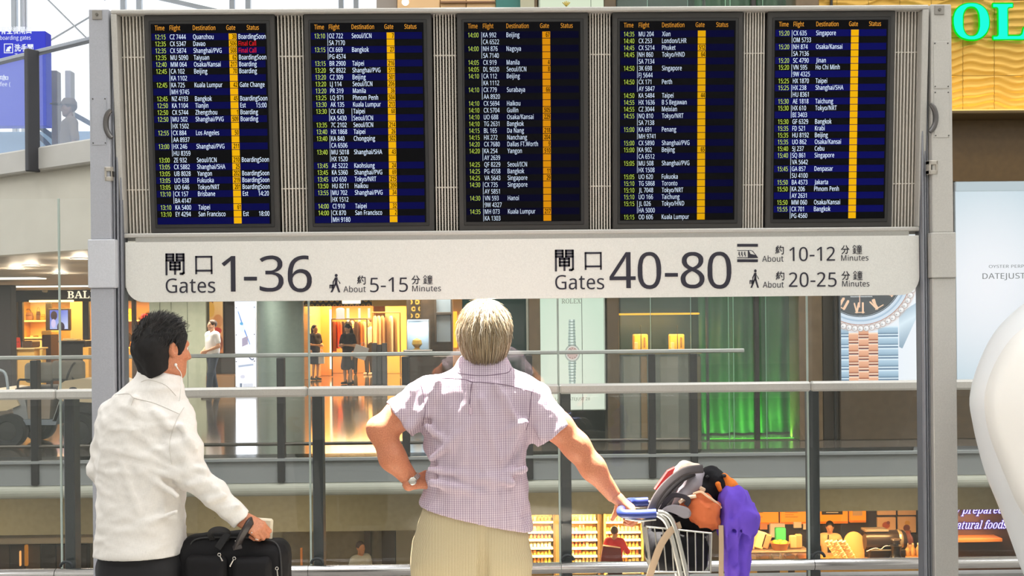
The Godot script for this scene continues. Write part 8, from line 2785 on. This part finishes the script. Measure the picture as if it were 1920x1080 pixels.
	struct("wall_grocery", pfl_at(930, 958, 1215, gd + 0.7, 0.1), M(rgb(250, 216, 150), 0.6))
	var bays := [[985, 1037], [1063, 1120], [1136, 1202]]
	var levels := [978.0, 997.0, 1011.5, 1027.0, 1042.0, 1057.0, 1073.0]
	var rng := RandomNumberGenerator.new(); rng.seed = 90
	var kk := gd / FOCAL
	var bottle := G.new(); bottle.lathe([Vector2(0, 0), Vector2(0.032, 0), Vector2(0.034, 0.01), Vector2(0.034, 0.08), Vector2(0.014, 0.105), Vector2(0.013, 0.125), Vector2(0, 0.126)], 12)
	var carton := G.new(); carton.box(Vector3(0, 0.055, 0), Vector3(0.068, 0.11, 0.06), 0.006)
	var jar := G.new(); jar.lathe([Vector2(0, 0), Vector2(0.036, 0), Vector2(0.038, 0.006), Vector2(0.038, 0.06), Vector2(0.03, 0.066), Vector2(0.034, 0.067), Vector2(0.034, 0.082), Vector2(0, 0.083)], 12)
	var cap := G.new(); cap.lathe([Vector2(0, 0), Vector2(0.016, 0), Vector2(0.016, 0.014), Vector2(0, 0.015)], 8)
	var cols := [rgb(250, 220, 90), rgb(246, 196, 90), rgb(238, 166, 84), rgb(252, 242, 216), rgb(222, 120, 80), rgb(252, 232, 170), rgb(206, 140, 80), rgb(236, 200, 150)]
	var cn := ["yellow", "amber", "orange", "cream", "reddish", "pale yellow", "brown", "beige"]
	var bn := ["by the older man's hip", "left of the red figure", "behind the red figure"]
	var ln := ["topmost", "second", "third", "fourth", "fifth", "sixth", "lowest"]
	for b in 3:
		var x0: float = bays[b][0]; var x1: float = bays[b][1]
		var t := thing("grocery_shelf", "bright grocery shelving " + bn[b], "shelf", Vector3(X((x0 + x1) / 2, 1000, gd), LOWER, -gd - 0.3))
		part("shelf_back", pfl_at(x0, 962, x1, gd + 0.45, 0.05), M(rgb(252, 220, 150), 0.5), t)
		for s in [x0 - 4, x1]: part("shelf_upright", pfl_at(s, 962, s + 4, gd, 0.5), M(rgb(96, 72, 44) if (b + int(s)) % 2 else rgb(214, 172, 104), 0.5), t)
		for li in levels.size():
			var y: float = levels[li]
			part("shelf_board", pbox(x0, y, x1, y + 2.6, gd - 0.02, 0.45, 0.006), M(rgb(255, 244, 220), 0.5), t)
			if li < 6: part("price_rail", pbox(x0, y, x1, y + 3.4, gd - 0.03, 0.01), M(rgb(250, 244, 230), 0.5), t)
			var n := int((x1 - x0) / 6.9)
			var kind := rng.randi() % 3
			var ci := rng.randi() % 8
			for i in n:
				if rng.randf() < 0.25: kind = rng.randi() % 3; ci = rng.randi() % 8
				var p := P(x0 + 4 + i * 6.9, y, gd + 0.02); p.z -= 0.06; p.y = Y((x0 + x1) / 2, y, gd - 0.02) + 0.001
				var o := thing(["sauce_bottle", "food_carton", "food_jar"][kind], "%s %s on the %s grocery shelf %s" % [cn[ci], ["bottle", "carton", "jar"][kind], ln[li], bn[b]], ["bottle", "carton", "jar"][kind], p, "goods on the grocery shelves")
				part(["bottle_body", "carton_body", "jar_body"][kind], [bottle, carton, jar][kind], M(cols[ci], 0.4), o, true)
				if kind == 0:
					var cp := part("bottle_cap", cap, M(rgb(236, 226, 200), 0.5), o, true); cp.position = Vector3(0, 0.118, 0)
	figure("person", "shopper in red jacket and maroon bag at the grocery shelves", {at = Vector3(X(1152, 1000, 23.7), LOWER, -23.7), turn = PI - 0.3, tall = 1.66, top = rgb(226, 46, 56), bottom = rgb(60, 40, 40), sleeve = 0.9, hair = rgb(92, 76, 70), arms = [[Vector3(0.26, 1.12, 0.1), Vector3(0.24, 1.08, 0.34)], [Vector3(-0.28, 1.12, 0.1), Vector3(-0.24, 1.06, 0.34)]]})
	g = G.new()
	var pt := PackedVector2Array()
	for q in [[1131, 1024], [1164, 1028], [1167, 1056], [1126, 1054]]:
		var p := P(q[0], q[1], 23.25); pt.append(Vector2(p.x, p.y))
	g.slab(pt, 0.16, Transform3D(Basis(), Vector3(0, 0, -23.25)))
	single("maroon_backpack", g, M(rgb(118, 34, 34), 0.7), "flat maroon backpack on the back of the shopper in red", "backpack")
	# ---- cafe
	var cd := 23.0
	lamp_panel(Vector3(X(1540, 960, cd - 1.0), Y(1540, 952, cd - 1.0), -cd + 1.0), Vector2(4.0, 0.3), 18.0, Color(1.0, 0.82, 0.55), "long warm lamp over the cafe counter")
	struct("wall_cafe", pfl_at(1330, 935, 1780, cd + 1.2, 0.1), M(rgb(56, 48, 42), 0.6))
	var menus := [[1398, 1460, 947, 984], [1464, 1520, 945, 983], [1532, 1590, 944, 982], [1594, 1624, 944, 980]]
	for i in 4:
		var q: Array = menus[i]
		var mb := thing("menu_board", ["orange menu board with small text beside the purple fleece", "orange menu board with a black header patch", "orange menu board with a black centre patch", "narrow orange menu board with a pale notice"][i], "menu board", P((q[0] + q[1]) / 2.0, q[3], cd + 1.0), "orange menu boards of the cafe")
		part("board_panel", pbox(q[0], q[2] - 14, q[1], q[3], cd + 1.05, 0.1, 0.01), glow_mat(rgb(240, 150, 28), Color(0.95, 0.55, 0.06), 0.6), mb)
		part("board_border", pbox(q[0], q[3] - 4, q[1], q[3], cd + 1.03, 0.03, 0.005), glow_mat(rgb(214, 120, 20), Color(0.8, 0.4, 0.04), 0.5), mb)
		if i == 1: part("header_patch", pbox(1482, 942, 1512, 955, cd + 1.03, 0.02), M(rgb(48, 36, 26), 0.5), mb)
		if i == 2: part("centre_patch", pbox(1541, 947, 1580, 965, cd + 1.03, 0.02, 0.004), M(rgb(56, 44, 34), 0.5), mb)
		if i == 3: part("pale_notice", pbox(1599, 946, 1617, 967, cd + 1.03, 0.02), M(rgb(236, 190, 130), 0.6), mb)
		g = G.new()
		for r in 5: g.card(P(q[0] + 8, 953 + r * 4.2, cd + 1.04), P(q[0] + (24 if r % 2 else 32), 953 + r * 4.2, cd + 1.04), P(q[0] + (24 if r % 2 else 32), 952 + r * 4.2, cd + 1.04), P(q[0] + 8, 952 + r * 4.2, cd + 1.04))
		if i < 2: part("menu_lines", g, M(rgb(170, 96, 20), 0.6), mb).set_meta("kind", "stuff")
		if i == 2:
			g = G.new()
			for r in 3: g.card(P(1549, 954.4 + r * 3.6, cd + 1.02), P(1572, 954.4 + r * 3.6, cd + 1.02), P(1572, 952.8 + r * 3.6, cd + 1.02), P(1549, 952.8 + r * 3.6, cd + 1.02))
			part("menu_lines", g, M(rgb(240, 226, 200), 0.6), mb).set_meta("kind", "stuff")
	# four pictures
	var pics := [[1645, 936, 1680, 966], [1684, 935, 1718, 966], [1645, 970, 1680, 999], [1684, 969, 1718, 999]]
	for i in 4:
		var q: Array = pics[i]
		var im := Image.create(48, 48, false, Image.FORMAT_RGB8)
		im.fill(Color(0.99, 0.80, 0.58))
		if i == 0: dab(im, Vector2(16, 22), Vector2(8, 9), Color(0.3, 0.24, 0.2)); dab(im, Vector2(32, 20), Vector2(6, 5), Color(0.35, 0.28, 0.2))
		elif i == 1: dab(im, Vector2(24, 18), Vector2(6, 12), Color(0.34, 0.26, 0.22))
		elif i == 2: dab(im, Vector2(22, 24), Vector2(11, 12), Color(0.78, 0.36, 0.14)); dab(im, Vector2(28, 16), Vector2(5, 6), Color(0.6, 0.26, 0.1))
		else: dab(im, Vector2(24, 18), Vector2(8, 8), Color(0.95, 0.72, 0.3)); dab(im, Vector2(22, 34), Vector2(10, 12), Color(0.5, 0.28, 0.18))
		var pc := thing("wall_picture", ["upper picture of dark berries on the cafe wall", "upper picture of a dark pod on the cafe wall", "lower picture of an orange fruit on the cafe wall", "lower picture of a brown jar on the cafe wall"][i], "picture", P((q[0] + q[2]) / 2.0, q[3], cd + 1.1), "four pictures on the cafe wall")
		part("picture_block", pbox(q[0], q[1], q[2], q[3], cd + 1.1, 0.06, 0.01), M(rgb(250, 206, 150), 0.6), pc)
		part("picture_print", pcard(q[0] + 1, q[1] + 1, q[2] - 1, q[3] - 1, cd + 1.095), print_mat(im), pc)
	# counter and things on it
	var cy := 1056.0
	var ck := thing("cafe_counter", "long wooden cafe counter on the lower level", "counter", Vector3(X(1560, 1060, cd - 0.6), LOWER, -cd + 0.6))
	part("counter_front", pfl_at(1380, cy + 3, 1760, cd - 0.85, 0.1), M(rgb(206, 170, 96), 0.5), ck)
	part("counter_top", pbox(1376, cy, 1764, cy + 4, cd - 0.9, 1.0, 0.01), M(rgb(190, 140, 74), 0.4), ck)
	for q in [[1420, 1462, 1066], [1478, 1490, 1066]]: part("counter_niche", pfl_at(q[0], q[2], q[1], cd - 0.87, 0.03), M(rgb(60, 50, 40), 0.5), ck)
	var yc := Y(1560, cy, cd - 0.9)
	var on := func(px: float, dz := 0.0) -> Vector3: return Vector3(X(px, 1040, cd - 0.5 + dz), yc, -cd + 0.5 - dz)
	# coffee machine: dark drum with chrome line, end cap, feet
	var cm := thing("coffee_machine", "big dark coffee machine with rounded body on the cafe counter", "machine", on.call(1660))
	var mx := Transform3D(Basis(Vector3.BACK, PI / 2), P(1695, 1012, cd - 0.4))
	g = G.new(); g.lathe([Vector2(0.001, 0), Vector2(0.19, 0.0), Vector2(0.21, 0.03), Vector2(0.21, 0.8), Vector2(0.19, 0.86), Vector2(0.001, 0.88)], 28, mx)
	part("machine_drum", g, M(rgb(62, 50, 40), 0.25, 0.5), cm)
	g = G.new(); g.lathe([Vector2(0.212, 0.08), Vector2(0.222, 0.09), Vector2(0.222, 0.15), Vector2(0.212, 0.16)], 28, mx); part("machine_band", g, M(rgb(206, 180, 140), 0.25, 0.7), cm)
	g = G.new(); g.box2(Vector3(X(1625, 1040, cd - 0.4), yc, -cd + 0.25), Vector3(X(1692, 1040, cd - 0.4), yc + 0.2, -cd + 0.6), 0.02); part("machine_base", g, M(rgb(44, 38, 34), 0.3, 0.4), cm)
	g = G.new(); g.tube(smooth_path([P(1625, 1034, cd - 0.66), P(1640, 1028, cd - 0.66), P(1652, 1030, cd - 0.66), P(1660, 1024, cd - 0.66), P(1674, 1025, cd - 0.66)], 4), 0.012, 8); part("chrome_pipe", g, M(rgb(230, 220, 200), 0.15, 1.0), cm)
	g = G.new(); g.box(P(1640, 993, cd - 0.4), Vector3(0.5, 0.05, 0.3), 0.01); part("cup_rail", g, M(rgb(170, 150, 130), 0.3, 0.6), cm)
	var st := thing("grinder", "black coffee grinder standing before the coffee machine", "grinder", on.call(1680, -0.34))
	g = G.new(); var gb: Vector3 = on.call(1680, -0.34)
	g.lathe([Vector2(0, 0), Vector2(0.16, 0), Vector2(0.16, 0.04), Vector2(0.12, 0.09), Vector2(0.09, 0.16), Vector2(0.1, 0.3), Vector2(0.13, 0.34), Vector2(0.0, 0.36)], 24, Transform3D(Basis(), gb))
	part("grinder_body", g, M(rgb(34, 30, 30), 0.3), st)
	g = G.new(); g.lathe([Vector2(0.05, 0.36), Vector2(0.11, 0.46), Vector2(0.1, 0.48), Vector2(0, 0.48)], 20, Transform3D(Basis(), gb)); part("grinder_hopper", g, M(rgb(70, 56, 46), 0.2), st)
	# wooden paddle and leaning cup stacks
	g = G.new()
	var o2 := PackedVector2Array()
	for i in 25:
		var a := PI * i / 24.0
		o2.append(Vector2(cos(a) * 0.22, 0.3 + sin(a) * 0.24))
	o2.append(Vector2(-0.2, 0)); o2.append(Vector2(0.2, 0))
	g.slab(o2, 0.03, Transform3D(Basis(Vector3.RIGHT, -0.12), on.call(1603, 0.1)))
	single("wooden_paddle", g, M(rgb(206, 156, 92), 0.5), "round-topped wooden board leaning by the coffee machine", "board")
	for i in 5:
		var b: Vector3 = on.call([1578, 1587, 1596, 1603, 1571][i], -0.15 - 0.05 * (i % 2))
		var cs := thing("cup_stack", "leaning stack of cream paper cups, number %s from the barista" % ["two", "three", "four", "five", "one"][i], "cups", b, "stacks of paper cups")
		cs.set_meta("label", "leaning stack of cream paper cups, %s beside the barista" % ["second", "third", "fourth", "fifth", "first"][i])
		for k in 5:
			g = G.new(); g.lathe([Vector2(0.0, 0), Vector2(0.034, 0), Vector2(0.046, 0.10), Vector2(0.05, 0.104), Vector2(0.046, 0.108), Vector2(0.0, 0.1)], 14, Transform3D(Basis(Vector3.BACK, 0.55), b + Basis(Vector3.BACK, 0.55) * Vector3(0, k * 0.085, 0) + Vector3(0, 0.03, 0)))
			part("cup", g, M(rgb(250, 226, 170), 0.6), cs)
	figure("person", "barista in cream shirt and dark apron behind the cafe counter", {at = Vector3(X(1556, 1000, cd + 0.55), LOWER, -cd - 0.55), turn = -0.3, tall = 1.74, skin = rgb(206, 146, 110), top = rgb(236, 196, 140), bottom = rgb(40, 36, 36), sleeve = 0.5, nod = Vector3(0, -0.3, 0.95), arms = [[Vector3(0.3, 1.12, 0.05), Vector3(0.2, 1.04, 0.3)], [Vector3(-0.3, 1.12, 0.05), Vector3(-0.16, 1.04, 0.32)]]})
	g = G.new()
	var ab := Vector3(X(1558, 1000, cd + 0.55), LOWER, -cd - 0.55)
	g.box(ab + Vector3(0.0, 1.15, 0.165), Vector3(0.26, 0.36, 0.02), 0.006); g.tube([ab + Vector3(-0.12, 1.3, 0.165), ab + Vector3(-0.08, 1.46, 0.07)], 0.012, 6); g.tube([ab + Vector3(0.12, 1.3, 0.165), ab + Vector3(0.08, 1.46, 0.07)], 0.012, 6)
	single("apron", g, M(rgb(52, 42, 40), 0.8), "dark apron over the cream shirt of the barista", "apron")
	# bottles and tray at the right end
	var tr := thing("wooden_tray", "wooden tray with sauce bottles at the right end of the cafe counter", "tray", on.call(1716))
	g = G.new(); g.box(on.call(1714) + Vector3(0, 0.03, 0), Vector3(0.46, 0.05, 0.3), 0.01); part("tray_base", g, M(rgb(206, 140, 64), 0.5), tr)
	for i in 3:
		var b: Vector3 = on.call(1700 + i * 10) + Vector3(0, 0.056, 0.05)
		g = G.new(); g.lathe([Vector2(0, 0), Vector2(0.045, 0), Vector2(0.05, 0.02), Vector2(0.05, 0.15), Vector2(0.02, 0.2), Vector2(0.018, 0.24), Vector2(0, 0.242)], 14, Transform3D(Basis(), b))
		var bt := thing("sauce_bottle", ["left", "middle", "right"][i] + " of three amber bottles on the wooden cafe tray", "bottle", b, "amber bottles on the tray")
		part("bottle_body", g, M(rgb(200, 150, 90), 0.2), bt)
		g = G.new(); g.lathe([Vector2(0, 0), Vector2(0.02, 0), Vector2(0.02, 0.03), Vector2(0, 0.032)], 10, Transform3D(Basis(), b + Vector3(0, 0.235, 0))); part("bottle_cap", g, M(rgb(250, 226, 180), 0.4), bt)
	var vs := thing("brown_jug", "brown glass jug before the lower right cafe picture", "jug", on.call(1703, 0.3))
	g = G.new(); g.lathe([Vector2(0, 0), Vector2(0.1, 0), Vector2(0.12, 0.05), Vector2(0.11, 0.3), Vector2(0.1, 0.38), Vector2(0.05, 0.46), Vector2(0.06, 0.52), Vector2(0, 0.52)], 18, Transform3D(Basis(), on.call(1703, 0.3))); part("jug_body", g, M(rgb(128, 66, 40), 0.2), vs)
	g = G.new(); g.lathe([Vector2(0.105, 0.1), Vector2(0.122, 0.1), Vector2(0.118, 0.24), Vector2(0.1, 0.24)], 18, Transform3D(Basis(), on.call(1703, 0.3))); part("jug_label", g, M(rgb(250, 200, 150), 0.5), vs)
	# left end: glass case, packets, baskets, signs
	var gc := thing("glass_case", "low glass food case at the left of the cafe counter", "case", on.call(1455))
	for q in [[1396, 1398], [1462, 1463], [1518, 1520]]: part("case_post", pbox(q[0], 1036, q[1], cy - 0.3, cd - 0.7, 0.02), M(rgb(180, 170, 150), 0.3, 0.5), gc)
	part("case_top", pbox(1396, 1034, 1520, 1037, cd - 0.7, 0.5, 0.01), M(rgb(120, 104, 84), 0.4), gc)
	part("case_glass", pcard(1397, 1037, 1519, cy - 0.3, cd - 0.69), pane(Color(1, 1, 1), 0.05), gc)
	for i in 5:
		var b: Vector3 = Vector3(X(1408 + i * 24, 1050, cd - 0.4), yc, -cd + 0.4)
		g = G.new(); g.box(b + Vector3(0, 0.045, 0), Vector3(0.2, 0.08, 0.2), 0.02)
		single("food_tray", g, M([rgb(240, 220, 180), rgb(206, 150, 80), rgb(236, 228, 210), rgb(196, 130, 60), rgb(230, 140, 60)][i], 0.6), ["cream", "golden", "white", "brown", "orange"][i] + " food tray inside the low glass case", "tray", "food trays in the glass case")
	var ycase := Y(1455, 1034, cd - 0.7)
	var packs := [[1410, 22, 34, rgb(214, 160, 110), "tan"], [1425, 24, 32, rgb(236, 190, 140), "cream"], [1436, 20, 28, rgb(190, 130, 90), "brown"], [1487, 18, 24, rgb(196, 150, 100), "beige"], [1497, 16, 26, rgb(176, 128, 80), "bronze"]]
	for q in packs:
		g = G.new()
		var b := Vector3(X(q[0], 1020, cd - 0.45), ycase, -cd + 0.45)
		g.box(b + Vector3(0, q[2] * 0.0057 + 0.012, 0), Vector3(q[1] * 0.0088, q[2] * 0.0113, 0.1), 0.02, Basis(Vector3.BACK, -0.3 if q[0] < 1440 else 0.0))
		single("coffee_packet", g, M(q[3], 0.6), "%s packet standing on the glass food case" % q[4], "packet", "packets on the glass case")
	var bk := thing("bread_basket", "round basket with yellow buns on the glass food case", "basket", Vector3(X(1462, 1025, cd - 0.5), ycase, -cd + 0.5))
	g = G.new(); g.lathe([Vector2(0, 0), Vector2(0.15, 0), Vector2(0.2, 0.14), Vector2(0.21, 0.15), Vector2(0.19, 0.15), Vector2(0.15, 0.06), Vector2(0, 0.05)], 20, Transform3D(Basis(), bk.position)); part("basket_weave", g, M(rgb(190, 120, 60), 0.7), bk)
	for i in 5:
		g = G.new(); g.lathe(ball(0.06, 6), 12, Transform3D(Basis.from_scale(Vector3(1.1, 0.7, 1.0)), bk.position + Vector3(cos(i * 1.25) * 0.1, 0.15, sin(i * 1.25) * 0.1)))
		single("bread_bun", g, M(rgb(240, 190, 60), 0.6), "yellow bun in the round basket, %s" % ["at its right", "at its front right", "at its front left", "at its left", "at its back"][i], "bun", "buns in the basket")
	g = G.new(); g.box(Vector3(X(1463, 1012, cd - 0.2), ycase + 0.2, -cd + 0.2), Vector3(0.22, 0.4, 0.12), 0.015)
	single("green_carton", g, M(rgb(60, 180, 96), 0.6), "green carton standing behind the bread basket", "carton")
	struct("trim_23", pbox(1444, 982, 1472, 1008, cd + 0.95, 0.1, 0.01), M(rgb(240, 226, 214), 0.6))
	for i in 3:
		var q: Array = [[1425, 1439, 982], [1488, 1503, 979], [1506, 1520, 982]][i]
		single("cafe_notice", pbox(q[0], q[2], q[1], q[2] + 11, cd + 1.0, 0.03, 0.005), M([rgb(232, 150, 96), rgb(244, 226, 200), rgb(240, 220, 190)][i], 0.6), ["salmon", "white upper", "cream lower"][i] + " notice card on the dark cafe wall", "notice", "notice cards of the cafe")
	# ---- neon lettering on the brown wall at the right
	var nw := thing("neon_lettering", "white violet neon handwriting on the brown wall at lower right", "sign", P(1842, 1000, 22.9))
	struct("wall_neon", pfl_at(1762, 930, 2300, 23.0, 0.15), M(rgb(92, 66, 50), 0.5))
	var she := Basis(Vector3(1, 0, 0), Vector3(0.32, 1, 0), Vector3(0, 0, 1))
	for q in [["freshly prepared,", 1740, 964, 1884.0], ["natural foods.", 1782, 992, 1890.0]]:
		var sf := font("Droid Serif", 400)
		var wide: float = (X(q[3], q[2], 22.9) - X(q[1], q[2], 22.9)) / (line_mesh(q[0], sf)[1].size.x * 0.165 / 0.714)
		g = G.new()
		write(g, q[0], P(q[1], q[2], 22.9), 0.165, wide, 0.0, she, sf)
		part("neon_words", g, glow(Color(0.95, 0.92, 1.0), 1.6), nw)
		g = G.new()
		for o in 6: write(g, q[0], P(q[1] + cos(o * 1.05) * 1.3, q[2] + sin(o * 1.05) * 1.3, 22.93), 0.165, wide, 0.0, she, sf)
		part("neon_rim", g, glow(Color(0.42, 0.28, 0.85), 0.7), nw).set_meta("kind", "stuff")
	single("lit_shelf", pbox(1780, 1010, 1880, 1017, 22.6, 0.4, 0.01), M(rgb(232, 150, 70), 0.5), "orange lit wooden shelf under the neon handwriting", "shelf")
	area("neon_lamp_light", P(1830, 985, 22.4), Vector2(1.0, 0.4), 1.2, Color(1.0, 0.75, 0.6), Vector3(0, -0.6, -0.8))
	# capped person on the upper deck
	figure("person", "capped person standing on the upper deck behind glass", {at = Vector3(X(130, 230, 16.0), 3.3, -16.0), turn = -1.0, tall = 1.72, skin = rgb(120, 92, 76), hair = rgb(70, 56, 50), top = rgb(112, 98, 84), bottom = rgb(70, 62, 56), sleeve = 0.5})
	g = G.new()
	var hp := Vector3(X(130, 230, 16.0), 3.3 + 1.65, -16.0)
	g.lathe([Vector2(0.112, 0), Vector2(0.11, 0.05), Vector2(0.08, 0.1), Vector2(0, 0.115)], 20, Transform3D(Basis(), hp)); g.box(hp + Vector3(-0.15, 0.01, 0.06), Vector3(0.16, 0.015, 0.16), 0.006, Basis(Vector3.UP, -0.5))
	single("baseball_cap", g, M(rgb(92, 78, 68), 0.8), "brown peaked cap on the person on the upper deck", "cap")

func pfl_at(x0: float, y0: float, x1: float, d: float, deep: float) -> G: return pfl(x0, y0, x1, d, deep, LOWER, 0.0)
